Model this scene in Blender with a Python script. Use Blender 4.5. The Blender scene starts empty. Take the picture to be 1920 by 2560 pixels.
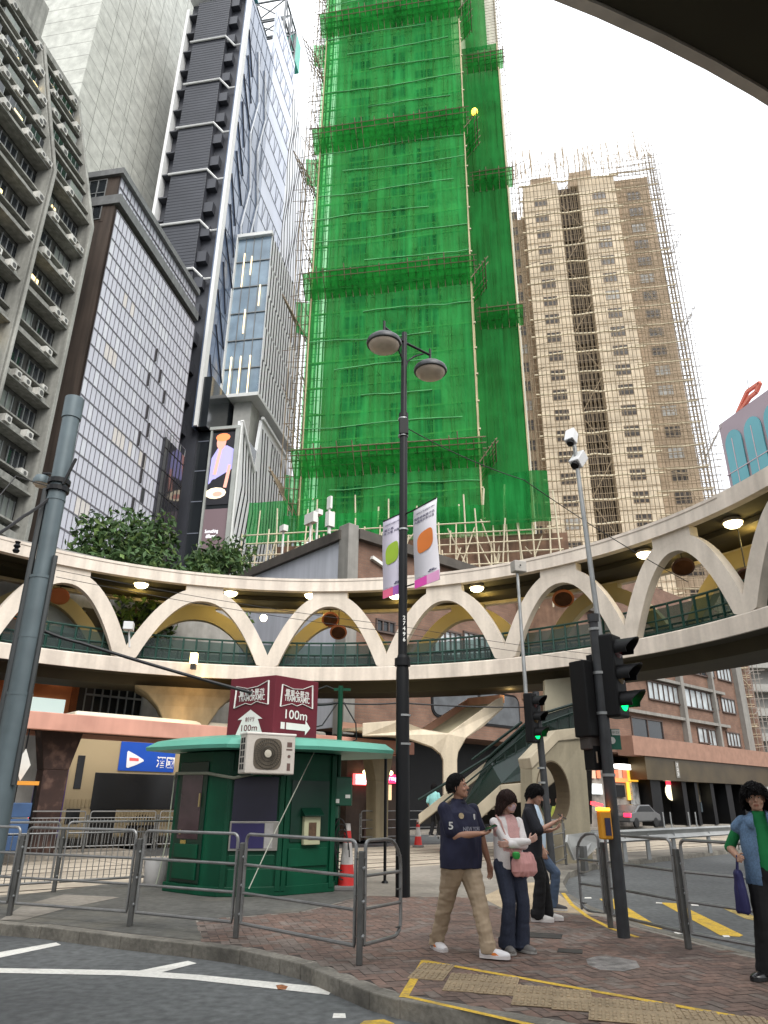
import bpy, bmesh, math, random
from mathutils import Vector, Matrix, noise
random.seed(11)
S = bpy.context.scene
COL = S.collection
R = math.radians
# ------------------------------------------------------------------ camera, sky, sun, exposure
PITCH, ROLL, FPX, CAMH = R(22.3), R(0.54), 1770.0, 1.6
cd = bpy.data.cameras.new('camera'); cam = bpy.data.objects.new('camera', cd); COL.objects.link(cam)
_f = Vector((0, math.cos(PITCH), math.sin(PITCH))); _u0 = Vector((0, -math.sin(PITCH), math.cos(PITCH))); _r0 = Vector((1, 0, 0))
_r = _r0*math.cos(ROLL)+_u0*math.sin(ROLL); _u = _u0*math.cos(ROLL)-_r0*math.sin(ROLL)
M4 = Matrix(((_r.x, _u.x, -_f.x, 0), (_r.y, _u.y, -_f.y, 0), (_r.z, _u.z, -_f.z, CAMH), (0, 0, 0, 1)))
cam.matrix_world = M4
cd.sensor_fit = 'VERTICAL'; cd.sensor_height = 36.0; cd.lens = 36.0*FPX/2560.0
cd.clip_start = 0.1; cd.clip_end = 2000
S.camera = cam
W = bpy.data.worlds.new('World'); S.world = W; W.use_nodes = True
nt = W.node_tree; bg = nt.nodes['Background']
sky = nt.nodes.new('ShaderNodeTexSky'); sky.sky_type = 'NISHITA'; sky.sun_disc = False
SUN_EL, SUN_AZ = R(46), R(155)
sky.sun_elevation = SUN_EL; sky.sun_rotation = SUN_AZ; sky.dust_density = 4; sky.air_density = 1.0
mx = nt.nodes.new('ShaderNodeMix'); mx.data_type = 'RGBA'; mx.inputs['Factor'].default_value = 0.86
nt.links.new(sky.outputs[0], mx.inputs['A'])
# overcast cloud layer: about three times brighter overhead than at the horizon
tcw = nt.nodes.new('ShaderNodeTexCoord'); sxw = nt.nodes.new('ShaderNodeSeparateXYZ'); mrw = nt.nodes.new('ShaderNodeMapRange')
nt.links.new(tcw.outputs['Generated'], sxw.inputs[0]); nt.links.new(sxw.outputs[2], mrw.inputs['Value'])
mrw.inputs['To Min'].default_value = .34; mrw.inputs['To Max'].default_value = 1.0
mmw = nt.nodes.new('ShaderNodeMix'); mmw.data_type = 'RGBA'; mmw.blend_type = 'MULTIPLY'; mmw.inputs['Factor'].default_value = 1
mmw.inputs['A'].default_value = (11.2, 11.5, 11.9, 1); nt.links.new(mrw.outputs[0], mmw.inputs['B']); nt.links.new(mmw.outputs['Result'], mx.inputs['B'])
nt.links.new(mx.outputs['Result'], bg.inputs[0]); bg.inputs[1].default_value = 0.11
sl = bpy.data.lights.new('sun', 'SUN'); sl.energy = 1.3; sl.angle = R(40); sl.color = (1, .97, .92)
so = bpy.data.objects.new('sun', sl); COL.objects.link(so)
sd = Vector((math.sin(SUN_AZ)*math.cos(SUN_EL), math.cos(SUN_AZ)*math.cos(SUN_EL), math.sin(SUN_EL)))
so.rotation_euler = sd.to_track_quat('Z', 'Y').to_euler(); so.location = (0, 0, 60)
S.view_settings.view_transform = 'Standard'; S.view_settings.look = 'None'
S.view_settings.exposure = 1.2; S.view_settings.gamma = 1
S.view_settings.use_curve_mapping = False
S.render.engine = 'CYCLES'
S.cycles.max_bounces = 7; S.cycles.transparent_max_bounces = 12; S.cycles.caustics_reflective = False; S.cycles.caustics_refractive = False
S.cycles.use_denoising = True

def ray(px, py): return _f + _r*((px-960)/FPX) + _u*((1280-py)/FPX)
def atz(px, py, z):
    d = ray(px, py); return Vector((0, 0, CAMH)) + d*((z-CAMH)/d.z)
def atY(px, py, Y):
    d = ray(px, py); return Vector((0, 0, CAMH)) + d*(Y/d.y)

# ------------------------------------------------------------------ materials
MATS = {}
def mat(name, col, rough=.75, metal=0., var=.12, scale=2., bump=0., streak=0., spec=.4, emit=None, es=0., fine=0., dirt=None):
    """procedural surface: broad tone variation, optional vertical weather streaks, fine grain and bump"""
    if name in MATS: return MATS[name]
    m = bpy.data.materials.new(name); m.use_nodes = True; N = m.node_tree.nodes; L = m.node_tree.links
    b = N['Principled BSDF']; b.inputs['Roughness'].default_value = rough; b.inputs['Metallic'].default_value = metal
    b.inputs['Specular IOR Level'].default_value = spec
    tc = N.new('ShaderNodeTexCoord')
    last = None
    rgb = N.new('ShaderNodeRGB'); rgb.outputs[0].default_value = (*col, 1); last = rgb.outputs[0]
    def mul(nz_out, amt, last, lo=.0):
        rm = N.new('ShaderNodeMapRange'); rm.inputs['From Min'].default_value = .3; rm.inputs['From Max'].default_value = .7
        rm.inputs['To Min'].default_value = 1-amt; rm.inputs['To Max'].default_value = 1+amt*.6
        L.new(nz_out, rm.inputs['Value'])
        mm = N.new('ShaderNodeMix'); mm.data_type = 'RGBA'; mm.blend_type = 'MULTIPLY'; mm.inputs['Factor'].default_value = 1
        L.new(last, mm.inputs['A']); L.new(rm.outputs[0], mm.inputs['B']); return mm.outputs['Result']
    def nz(sc, det=5, vec=None):
        n = N.new('ShaderNodeTexNoise'); n.inputs['Scale'].default_value = sc; n.inputs['Detail'].default_value = det
        L.new(vec or tc.outputs['Object'], n.inputs['Vector']); return n.outputs[0]
    if var: last = mul(nz(scale), var, last)
    if fine: last = mul(nz(scale*14, 4), fine, last)
    if streak:
        mp = N.new('ShaderNodeMapping'); mp.inputs['Scale'].default_value = (1.6, 1.6, .12); L.new(tc.outputs['Object'], mp.inputs[0])
        last = mul(nz(1.8, 6, mp.outputs[0]), streak, last)
    if dirt:
        dn = nz(dirt[1], 6); rm = N.new('ShaderNodeMapRange'); rm.inputs['From Min'].default_value = .52; rm.inputs['From Max'].default_value = .72
        rm.inputs['To Max'].default_value = dirt[2]; L.new(dn, rm.inputs['Value'])
        mm = N.new('ShaderNodeMix'); mm.data_type = 'RGBA'; L.new(rm.outputs[0], mm.inputs['Factor']); L.new(last, mm.inputs['A'])
        mm.inputs['B'].default_value = (*dirt[0], 1); last = mm.outputs['Result']
    L.new(last, b.inputs['Base Color'])
    if bump:
        bp = N.new('ShaderNodeBump'); bp.inputs['Strength'].default_value = bump; bp.inputs['Distance'].default_value = .02
        L.new(nz(scale*9, 6), bp.inputs['Height']); L.new(bp.outputs[0], b.inputs['Normal'])
    if emit:
        b.inputs['Emission Color'].default_value = (*emit, 1); b.inputs['Emission Strength'].default_value = es
    MATS[name] = m; return m

def brickmat(name, c1, c2, mortar, w, h, rough=.85, herring=False, msize=.012, off=.5, rot=0.0, axes='XY', bump=.4, var=.25, frame=None):
    if name in MATS: return MATS[name]
    m = bpy.data.materials.new(name); m.use_nodes = True; N = m.node_tree.nodes; L = m.node_tree.links
    b = N['Principled BSDF']; b.inputs['Roughness'].default_value = rough; b.inputs['Specular IOR Level'].default_value = .3
    tc = N.new('ShaderNodeTexCoord'); mp = N.new('ShaderNodeMapping'); L.new(tc.outputs['Object'], mp.inputs[0])
    vec = mp.outputs[0]
    if axes == 'XY': mp.inputs['Rotation'].default_value = (0, 0, rot)
    else:      # wall: u along wall direction (rot = heading of wall), v = z
        sx = N.new('ShaderNodeSeparateXYZ'); L.new(tc.outputs['Object'], sx.inputs[0])
        dx = N.new('ShaderNodeVectorMath'); dx.operation = 'DOT_PRODUCT'; dx.inputs[1].default_value = (math.cos(rot), math.sin(rot), 0); L.new(tc.outputs['Object'], dx.inputs[0])
        cb = N.new('ShaderNodeCombineXYZ'); L.new(dx.outputs['Value'], cb.inputs[0]); L.new(sx.outputs[2], cb.inputs[1]); vec = cb.outputs[0]
    br = N.new('ShaderNodeTexBrick'); br.inputs['Scale'].default_value = 1; br.inputs['Brick Width'].default_value = w; br.inputs['Row Height'].default_value = h
    br.inputs['Mortar Size'].default_value = msize; br.inputs['Mortar Smooth'].default_value = .3; br.offset = off; br.inputs['Bias'].default_value = 0
    br.inputs['Color1'].default_value = (*c1, 1); br.inputs['Color2'].default_value = (*c2, 1); br.inputs['Mortar'].default_value = (*mortar, 1)
    L.new(vec, br.inputs['Vector'])
    n = N.new('ShaderNodeTexNoise'); n.inputs['Scale'].default_value = 1.1; n.inputs['Detail'].default_value = 6; L.new(tc.outputs['Object'], n.inputs['Vector'])
    rm = N.new('ShaderNodeMapRange'); rm.inputs['From Min'].default_value = .3; rm.inputs['From Max'].default_value = .7
    rm.inputs['To Min'].default_value = 1-var; rm.inputs['To Max'].default_value = 1+var*.7; L.new(n.outputs[0], rm.inputs['Value'])
    mm = N.new('ShaderNodeMix'); mm.data_type = 'RGBA'; mm.blend_type = 'MULTIPLY'; mm.inputs['Factor'].default_value = 1
    L.new(br.outputs['Color'], mm.inputs['A']); L.new(rm.outputs[0], mm.inputs['B'])
    last = mm.outputs['Result']
    n2 = N.new('ShaderNodeTexNoise'); n2.inputs['Scale'].default_value = 35; n2.inputs['Detail'].default_value = 3; L.new(tc.outputs['Object'], n2.inputs['Vector'])
    rm2 = N.new('ShaderNodeMapRange'); rm2.inputs['From Min'].default_value = .3; rm2.inputs['From Max'].default_value = .7; rm2.inputs['To Min'].default_value = .8; rm2.inputs['To Max'].default_value = 1.15
    L.new(n2.outputs[0], rm2.inputs['Value'])
    m3 = N.new('ShaderNodeMix'); m3.data_type = 'RGBA'; m3.blend_type = 'MULTIPLY'; m3.inputs['Factor'].default_value = 1
    L.new(last, m3.inputs['A']); L.new(rm2.outputs[0], m3.inputs['B']); L.new(m3.outputs['Result'], b.inputs['Base Color'])
    bp = N.new('ShaderNodeBump'); bp.inputs['Strength'].default_value = bump; bp.inputs['Distance'].default_value = .01; bp.invert = True
    L.new(br.outputs['Fac'], bp.inputs['Height']); L.new(bp.outputs[0], b.inputs['Normal'])
    MATS[name] = m; return m

def netmat(name, col, trans=.35, seethru=.3):
    """woven translucent safety net"""
    m = bpy.data.materials.new(name); m.use_nodes = True; N = m.node_tree.nodes; L = m.node_tree.links
    out = N['Material Output']; N.remove(N['Principled BSDF'])
    tc = N.new('ShaderNodeTexCoord')
    n = N.new('ShaderNodeTexNoise'); n.inputs['Scale'].default_value = .35; n.inputs['Detail'].default_value = 6; L.new(tc.outputs['Object'], n.inputs['Vector'])
    mp = N.new('ShaderNodeMapping'); mp.inputs['Scale'].default_value = (2.2, 2.2, .1); L.new(tc.outputs['Object'], mp.inputs[0])
    n2 = N.new('ShaderNodeTexNoise'); n2.inputs['Scale'].default_value = 1.2; n2.inputs['Detail'].default_value = 5; L.new(mp.outputs[0], n2.inputs['Vector'])
    ad = N.new('ShaderNodeMath'); ad.operation = 'ADD'; L.new(n.outputs[0], ad.inputs[0]); L.new(n2.outputs[0], ad.inputs[1])
    rm = N.new('ShaderNodeMapRange'); rm.inputs['From Min'].default_value = .7; rm.inputs['From Max'].default_value = 1.3; rm.inputs['To Min'].default_value = .5; rm.inputs['To Max'].default_value = 1.5
    L.new(ad.outputs[0], rm.inputs['Value'])
    mm = N.new('ShaderNodeMix'); mm.data_type = 'RGBA'; mm.blend_type = 'MULTIPLY'; mm.inputs['Factor'].default_value = 1
    mm.inputs['A'].default_value = (*col, 1); L.new(rm.outputs[0], mm.inputs['B'])
    d = N.new('ShaderNodeBsdfDiffuse'); t = N.new('ShaderNodeBsdfTranslucent'); tr = N.new('ShaderNodeBsdfTransparent')
    tr.inputs[0].default_value = (.5, .88, .5, 1)
    L.new(mm.outputs['Result'], d.inputs[0]); L.new(mm.outputs['Result'], t.inputs[0])
    a = N.new('ShaderNodeMixShader'); a.inputs[0].default_value = trans; L.new(d.outputs[0], a.inputs[1]); L.new(t.outputs[0], a.inputs[2])
    c = N.new('ShaderNodeMixShader')
    r3 = N.new('ShaderNodeMapRange'); r3.inputs['From Min'].default_value = .35; r3.inputs['From Max'].default_value = .7; r3.inputs['To Min'].default_value = seethru*1.3; r3.inputs['To Max'].default_value = seethru*.7
    L.new(n2.outputs[0], r3.inputs['Value']); L.new(r3.outputs[0], c.inputs[0])
    L.new(a.outputs[0], c.inputs[1]); L.new(tr.outputs[0], c.inputs[2])
    L.new(c.outputs[0], out.inputs[0]); MATS[name] = m; return m

def glow(name, col, s):
    return mat(name, col, .5, var=0, emit=col, es=s)

# ------------------------------------------------------------------ mesh builder
class MB:
    def __init__(s): s.v = []; s.f = []; s.mi = []; s.cur = 0
    def add(s, vs, fs):
        o = len(s.v); s.v += [tuple(p) for p in vs]
        for f in fs: s.f.append([i+o for i in f]); s.mi.append(s.cur)
        return s
    def box(s, x0, x1, y0, y1, z0, z1):
        return s.add([(x0,y0,z0),(x1,y0,z0),(x1,y1,z0),(x0,y1,z0),(x0,y0,z1),(x1,y0,z1),(x1,y1,z1),(x0,y1,z1)],
                     [(0,3,2,1),(4,5,6,7),(0,1,5,4),(1,2,6,5),(2,3,7,6),(3,0,4,7)])
    def obox(s, c, ax, ay, az, hx, hy, hz):
        c = Vector(c); ax = Vector(ax)*hx; ay = Vector(ay)*hy; az = Vector(az)*hz
        P = [c+ax*a+ay*b+az*d for d in (-1,1) for a,b in ((-1,-1),(1,-1),(1,1),(-1,1))]
        return s.add(P, [(0,3,2,1),(4,5,6,7),(0,1,5,4),(1,2,6,5),(2,3,7,6),(3,0,4,7)])
    def bar(s, a, b, w, h=None):
        a = Vector(a); b = Vector(b); d = b-a; ln = d.length
        if ln < 1e-6: return s
        d /= ln; up = Vector((0,0,1)) if abs(d.z) < .95 else Vector((0,1,0))
        x = d.cross(up).normalized(); y = x.cross(d)
        return s.obox((a+b)/2, x, d, y, w/2, ln/2, (h or w)/2)
    def tube(s, pts, r, n=8, cap=True):
        pts = [Vector(p) for p in pts]; rs = r if isinstance(r, (list, tuple)) else [r]*len(pts)
        o = len(s.v); prevx = None
        for i, p in enumerate(pts):
            d = (pts[min(i+1, len(pts)-1)]-pts[max(i-1, 0)])
            d = d.normalized() if d.length > 1e-9 else Vector((0,0,1))
            if prevx is None:
                up = Vector((0,0,1)) if abs(d.z) < .9 else Vector((1,0,0)); x = d.cross(up).normalized()
            else:
                x = prevx - d*prevx.dot(d)
                x = x.normalized() if x.length > 1e-6 else d.orthogonal().normalized()
            prevx = x; y = d.cross(x)
            for k in range(n):
                a = 2*math.pi*k/n; s.v.append(tuple(p+(x*math.cos(a)+y*math.sin(a))*rs[i]))
        for i in range(len(pts)-1):
            for k in range(n):
                s.f.append([o+i*n+k, o+i*n+(k+1)%n, o+(i+1)*n+(k+1)%n, o+(i+1)*n+k]); s.mi.append(s.cur)
        if cap:
            s.f.append([o+k for k in range(n)][::-1]); s.mi.append(s.cur)
            s.f.append([o+(len(pts)-1)*n+k for k in range(n)]); s.mi.append(s.cur)
        return s
    def lathe(s, c, prof, n=20, axis=(0,0,1), xref=None):
        """profile of (radius, height) turned about axis through c"""
        c = Vector(c); az = Vector(axis).normalized(); ax = az.orthogonal().normalized(); ay = az.cross(ax); o = len(s.v)
        for r, h in prof:
            for k in range(n):
                a = 2*math.pi*k/n; s.v.append(tuple(c+az*h+(ax*math.cos(a)+ay*math.sin(a))*r))
        m = len(prof)
        for i in range(m-1):
            for k in range(n): s.f.append([o+i*n+k, o+i*n+(k+1)%n, o+(i+1)*n+(k+1)%n, o+(i+1)*n+k]); s.mi.append(s.cur)
        s.f.append([o+k for k in range(n)][::-1]); s.mi.append(s.cur)
        s.f.append([o+(m-1)*n+k for k in range(n)]); s.mi.append(s.cur)
        return s
    def prism(s, poly, z0, z1):
        n = len(poly); zt = z1 if callable(z1) else (lambda x, y: z1)
        A = 0
        for i in range(n): A += poly[i][0]*poly[(i+1)%n][1]-poly[(i+1)%n][0]*poly[i][1]
        if A < 0: poly = poly[::-1]
        s.add([(p[0],p[1],z0) for p in poly]+[(p[0],p[1],zt(p[0],p[1])) for p in poly],
              [list(range(n))[::-1], list(range(n,2*n))]+[(i,(i+1)%n,n+(i+1)%n,n+i) for i in range(n)])
        return s
    def extr(s, poly, d):
        """closed 3D polygon extruded by vector d"""
        n = len(poly); d = Vector(d); P = [Vector(p) for p in poly]
        return s.add(P+[p+d for p in P], [list(range(n))[::-1], list(range(n,2*n))]+[(i,(i+1)%n,n+(i+1)%n,n+i) for i in range(n)])
    def sheet(s, poly, z):
        A = sum(poly[i][0]*poly[(i+1)%len(poly)][1]-poly[(i+1)%len(poly)][0]*poly[i][1] for i in range(len(poly)))
        if A < 0: poly = poly[::-1]
        return s.add([(p[0],p[1],z) for p in poly], [list(range(len(poly)))])
    def quad(s, a, b, c, d): return s.add([a,b,c,d], [(0,1,2,3)])
    def ell(s, c, r, n=10, m=7, rot=None):
        c = Vector(c); o = len(s.v); Rm = rot or Matrix.Identity(3)
        for i in range(1, m):
            t = math.pi*i/m
            for k in range(n):
                a = 2*math.pi*k/n
                s.v.append(tuple(c+Rm@Vector((r[0]*math.sin(t)*math.cos(a), r[1]*math.sin(t)*math.sin(a), r[2]*math.cos(t)))))
        s.v.append(tuple(c+Rm@Vector((0,0,r[2])))); s.v.append(tuple(c+Rm@Vector((0,0,-r[2])))); T = len(s.v)-2; B = T+1
        for i in range(m-2):
            for k in range(n): s.f.append([o+i*n+k, o+(i+1)*n+k, o+(i+1)*n+(k+1)%n, o+i*n+(k+1)%n]); s.mi.append(s.cur)
        for k in range(n):
            s.f.append([T, o+k, o+(k+1)%n]); s.mi.append(s.cur)
            s.f.append([B, o+(m-2)*n+(k+1)%n, o+(m-2)*n+k]); s.mi.append(s.cur)
        return s
    def join(s, o, M=None):
        off = len(s.v); s.v += [tuple(M@Vector(p)) if M else p for p in o.v]
        s.f += [[i+off for i in f] for f in o.f]; s.mi += [m if m else s.cur for m in o.mi]; return s

def origin(o):
    v = Vector((0,0,0))
    while o is not None: v += o.location; o = o.parent
    return v
def obj(name, mb, m, parent=None, smooth=False, local=False, bevel=0., label=None, bseg=2, weld=False):
    off = Vector((0,0,0)) if local else origin(parent)
    me = bpy.data.meshes.new(name)
    me.from_pydata([(p[0]-off.x, p[1]-off.y, p[2]-off.z) for p in mb.v], [], mb.f)
    ms = m if isinstance(m, (list, tuple)) else [m]
    for x in ms: me.materials.append(x)
    if len(ms) > 1: me.polygons.foreach_set('material_index', mb.mi)
    if smooth: me.polygons.foreach_set('use_smooth', [True]*len(me.polygons))
    me.update()
    o = bpy.data.objects.new(name, me); COL.objects.link(o); o.parent = parent
    if bevel:
        b = o.modifiers.new('b', 'BEVEL'); b.width = bevel; b.segments = bseg; b.limit_method = 'ANGLE'; b.angle_limit = R(40)
    if smooth and not weld:
        try:
            me.set_sharp_from_angle(angle=R(42))
        except Exception: pass
    if label: o['label'] = label
    return o
def tag(o, label, cat, group=None):
    o['label'] = label; o['category'] = cat
    if group: o['group'] = group
    return o
def thing(name, label, cat, loc=(0,0,0), rotz=0., group=None):
    o = bpy.data.objects.new(name, None); COL.objects.link(o); o.location = loc; o.rotation_euler = (0,0,rotz)
    o.empty_display_size = .2
    return tag(o, label, cat, group)
def struct(name, mb, m, **k):
    o = obj(name, mb, m, **k); o['kind'] = 'structure'; return o
def many(name, builders, m, parent, size, smooth=False, cap=100, sub=None):
    """one part per builder; past the cap the smallest go in one part marked as stuff"""
    order = sorted(range(len(builders)), key=lambda i: -size(i))
    out = {}
    for i in order[:cap]: out[i] = obj(name, builders[i], m, parent, smooth)
    if len(order) > cap:
        r = MB()
        for i in order[cap:]:
            mi = len(r.v); r.v += builders[i].v; r.f += [[a+mi for a in f] for f in builders[i].f]; r.mi += builders[i].mi
        o = obj(name, r, m, parent, smooth); o['kind'] = 'stuff'
    return out
def copy_tree(o, parent=None):
    c = o.copy(); COL.objects.link(c); c.parent = parent
    for ch in list(o.children): copy_tree(ch, c)
    return c
_tc = {}
def text_mb(body, size=1., ex=0., bold=0.):
    """lettering as mesh in the XY plane, centred"""
    cu = bpy.data.curves.new('lettering', 'FONT'); cu.body = body; cu.size = size; cu.extrude = ex; cu.offset = bold
    cu.align_x = 'CENTER'; cu.align_y = 'CENTER'; cu.resolution_u = 3
    o = bpy.data.objects.new('lettering', cu); COL.objects.link(o)
    dg = bpy.context.evaluated_depsgraph_get(); dg.update()
    me = bpy.data.meshes.new_from_object(o.evaluated_get(dg))
    mb = MB(); mb.add([v.co.copy() for v in me.vertices], [list(p.vertices) for p in me.polygons])
    bpy.data.objects.remove(o); bpy.data.curves.remove(cu); bpy.data.meshes.remove(me)
    return mb
def place(mb, c, ax, ay, sx=1., sy=1.):
    """map a flat XY mesh to a plane through c with axes ax, ay"""
    c = Vector(c); ax = Vector(ax).normalized(); ay = Vector(ay).normalized(); az = ax.cross(ay); r = MB()
    r.add([c+ax*(p[0]*sx)+ay*(p[1]*sy)+az*p[2] for p in mb.v], mb.f); return r
def fit_text(body, w, h, bold=0.):
    t = text_mb(body, 1., 0., bold); xs = [p[0] for p in t.v]; ys = [p[1] for p in t.v]
    cx, cy = (min(xs)+max(xs))/2, (min(ys)+max(ys))/2; sx = w/(max(xs)-min(xs)); sy = h/(max(ys)-min(ys))
    t.v = [((p[0]-cx)*sx, (p[1]-cy)*sy, 0) for p in t.v]; return t

class Fac:
    """vertical facade frame: u along the wall, n outward, z up"""
    def __init__(s, o, d, n):
        s.o = Vector((o[0], o[1], 0)); s.d = Vector((d[0], d[1], 0)).normalized(); s.n = Vector((n[0], n[1], 0)).normalized()
    def p(s, u, n, z): return s.o+s.d*u+s.n*n+Vector((0,0,z))
    def box(s, mb, u0, u1, n0, n1, z0, z1):
        return mb.obox(s.p((u0+u1)/2, (n0+n1)/2, (z0+z1)/2), s.d, s.n, (0,0,1), abs(u1-u0)/2, abs(n1-n0)/2, abs(z1-z0)/2)
    def quad(s, mb, u0, u1, z0, z1, n=0.): return mb.quad(s.p(u0,n,z0), s.p(u1,n,z0), s.p(u1,n,z1), s.p(u0,n,z1))
    def bar(s, mb, a, b, w, h=None): return mb.bar(s.p(*a), s.p(*b), w, h)
    def ribbon(s, mb, pts, w, n):
        for a, b in zip(pts[:-1], pts[1:]): mb.quad(s.p(a[0]-w/2,n,a[2]), s.p(a[0]+w/2,n,a[2]), s.p(b[0]+w/2,n,b[2]), s.p(b[0]-w/2,n,b[2]))
        return mb
    def tube(s, mb, pts, r, n=5): return mb.tube([s.p(*p) for p in pts], r, n)
HX, HY = math.sin(R(10)), math.cos(R(10))       # street heading
EX, EY = .743, .669                              # tram road heading
NX, NY = -EY, EX
def en(e, n): return (EX*e+NX*n, EY*e+NY*n)
# ------------------------------------------------------------------ ground, roads, pavements, markings
A_ = mat('asphalt', (.112,.117,.116), .88, var=.22, scale=.7, fine=.35, bump=.5, dirt=((.03,.03,.032), .35, .7))
A2 = mat('asphalt_patch', (.10,.098,.088), .9, var=.3, scale=.8, fine=.3, bump=.4, dirt=((.16,.145,.11), .6, .6))
CR = mat('concrete_road', (.40,.345,.27), .85, var=.25, scale=.5, fine=.18, bump=.3, dirt=((.16,.13,.1), .4, .6))
PV = mat('pavement_concrete', (.25,.225,.19), .88, var=.25, scale=.8, fine=.2, bump=.3, dirt=((.1,.09,.075), .6, .7))
BR = brickmat('brick_paving', (.235,.155,.132), (.185,.125,.11), (.075,.058,.052), .21, .105, rot=R(28), msize=.009, bump=.6, var=.38)
KB = mat('kerb_stone', (.20,.185,.155), .9, var=.4, scale=1.6, fine=.25, bump=.6, dirt=((.07,.065,.055), 2.2, .8))
YL = mat('yellow_paint', (.62,.40,.045), .75, var=.2, scale=3, fine=.3, dirt=((.2,.15,.08), 7, .7))
WL = mat('white_paint', (.72,.70,.64), .7, var=.12, scale=2, fine=.15, dirt=((.35,.33,.3), 5, .5))
struct('road', MB().sheet([(-300,-200),(400,-200),(400,500),(-300,500)], 0), A_)
tr = MB().sheet([en(-90,14.0), en(90,14.0), en(90,22.6), en(-90,22.6)], .004)
struct('tram_road', tr, CR)
rails = MB(); RAIL = mat('rail_steel', (.12,.10,.085), .5, .6, var=.3)
for n in (15.6, 16.67, 19.0, 20.07):
    rails.obox((*en(0,n), .005), (EX,EY,0), (NX,NY,0), (0,0,1), 85, .03, .0045)
    rails.obox((*en(0,n+.075), .0042), (EX,EY,0), (NX,NY,0), (0,0,1), 85, .025, .0035)
struct('tram_rail', rails, RAIL)
joints = MB()
for k in range(-14, 14):
    joints.obox((*en(k*4.5,18.2), .0045), (NX,NY,0), (EX,EY,0), (0,0,1), 4.1, .012, .003)
for n in (14.8, 17.8, 21.6): joints.obox((*en(0,n), .0046), (EX,EY,0), (NX,NY,0), (0,0,1), 85, .012, .003)
struct('road_joint', joints, mat('joint_filler', (.06,.055,.05), .9))
KB_ = [tuple(atz(x,y,z).xy) for x,y,z in ((0,2338,0),(100,2346,0),(300,2373,0),(480,2394,0),(600,2411,0),(700,2434,0),(752,2448,0),(850,2475,.05),(925,2489,.1),(1000,2499,.13))]
NEAR = [(KB_[0][0]-2.2,KB_[0][1]+1.1)]+KB_+[(1.2,6.1),(3,5.0),(6,3.0),(9,.6)]
INS = []
for i in range(1, len(NEAR)-1):
    a = Vector(NEAR[i-1]); b = Vector(NEAR[i+1]); d = (b-a).normalized(); INS.append((NEAR[i][0]-d.y*.17, NEAR[i][1]+d.x*.17))
RIGHT = [(12,.6),(9.2,3.6),(6.6,5.9),(4.9,7.6),(4.02,8.85),(3.5,10.6),(3.28,12.5),(3.34,14.2),(3.7,16.2),(4.35,18.4),(5.57,20.8),(8.2,23.6),(13.6,29.3),(38,51)]
BACK = [en(66,14.0), en(2.4,14.0)]
pave = MB().prism(NEAR+RIGHT+BACK, -.05, .13); struct('pavement', pave, PV)
def strip(path, w, z0, z1, mb, side=1):
    P = [Vector((*p, 0)) for p in path]; L_ = []; I_ = []
    for i, p in enumerate(P):
        t = (P[min(i+1,len(P)-1)]-P[max(i-1,0)]).normalized(); nn = Vector((-t.y, t.x, 0))*side
        L_.append(p-nn*.012); I_.append(p+nn*w)
    for i in range(len(P)-1):
        q = [L_[i], L_[i+1], I_[i+1], I_[i]]; mb.prism([(a.x,a.y) for a in q], z0, z1)
    return mb
def resample(path, step):
    out = [Vector(path[0])]; acc = 0
    for a, b in zip(path[:-1], path[1:]):
        a = Vector(a); b = Vector(b); d = (b-a).length; n = max(1, round(d/step))
        for k in range(1, n+1): out.append(a+(b-a)*k/n)
    return [tuple(p) for p in out]
def kerb(path, side):
    pts = resample(path, .9); mb = MB()
    for a, b in zip(pts[:-1], pts[1:]):
        a = Vector(a); b = Vector(b); d = (b-a)*.006
        strip([tuple(a+d), tuple(b-d)], .15, -.05, .134+random.uniform(-.002,.002), mb, side)
    return mb
k1 = kerb(NEAR, 1); k2 = kerb(RIGHT, 1)
struct('kerb', k1, KB, bevel=.012); struct('kerb', k2, KB, bevel=.012)
brick = INS[3:]+[(9,.95),(11.6,.9),(9.0,3.4),(6.4,5.7),(4.7,7.4),(3.8,8.75),(3.28,10.5),(3.1,11.5),(1.8,12.1),(1.5,13.4),(-.2,13.6),(-.65,12.6),(-1.1,11.6),(-2.4,10.7)]
def inside(x, y, P):
    c = False
    for i in range(len(P)):
        (x0,y0),(x1,y1) = P[i], P[i-1]
        if (y0 > y) != (y1 > y) and x < (x1-x0)*(y-y0)/(y1-y0)+x0: c = not c
    return c
struct('brick_bed', MB().sheet(brick, .1305), mat('brick_joint', (.075,.06,.052), .95, var=.3, scale=3))
BRS = [mat('brick_%s'%n, c, .88, var=.3, scale=1.3, fine=.28, bump=.35, spec=.25, dirt=((.12,.095,.085), .8, .55)) for n, c in (('red',(.195,.130,.104)),('brown',(.172,.122,.100)),('grey',(.185,.15,.128)),('dark',(.145,.105,.088)))]
hb_ = MB(); rb = random.Random(3); a_ = .105; th_ = R(16); ca, sa = math.cos(th_), math.sin(th_)
pits = [(rb.uniform(-3,8), rb.uniform(2,13), rb.uniform(.2,.6)) for _ in range(16)]
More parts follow.
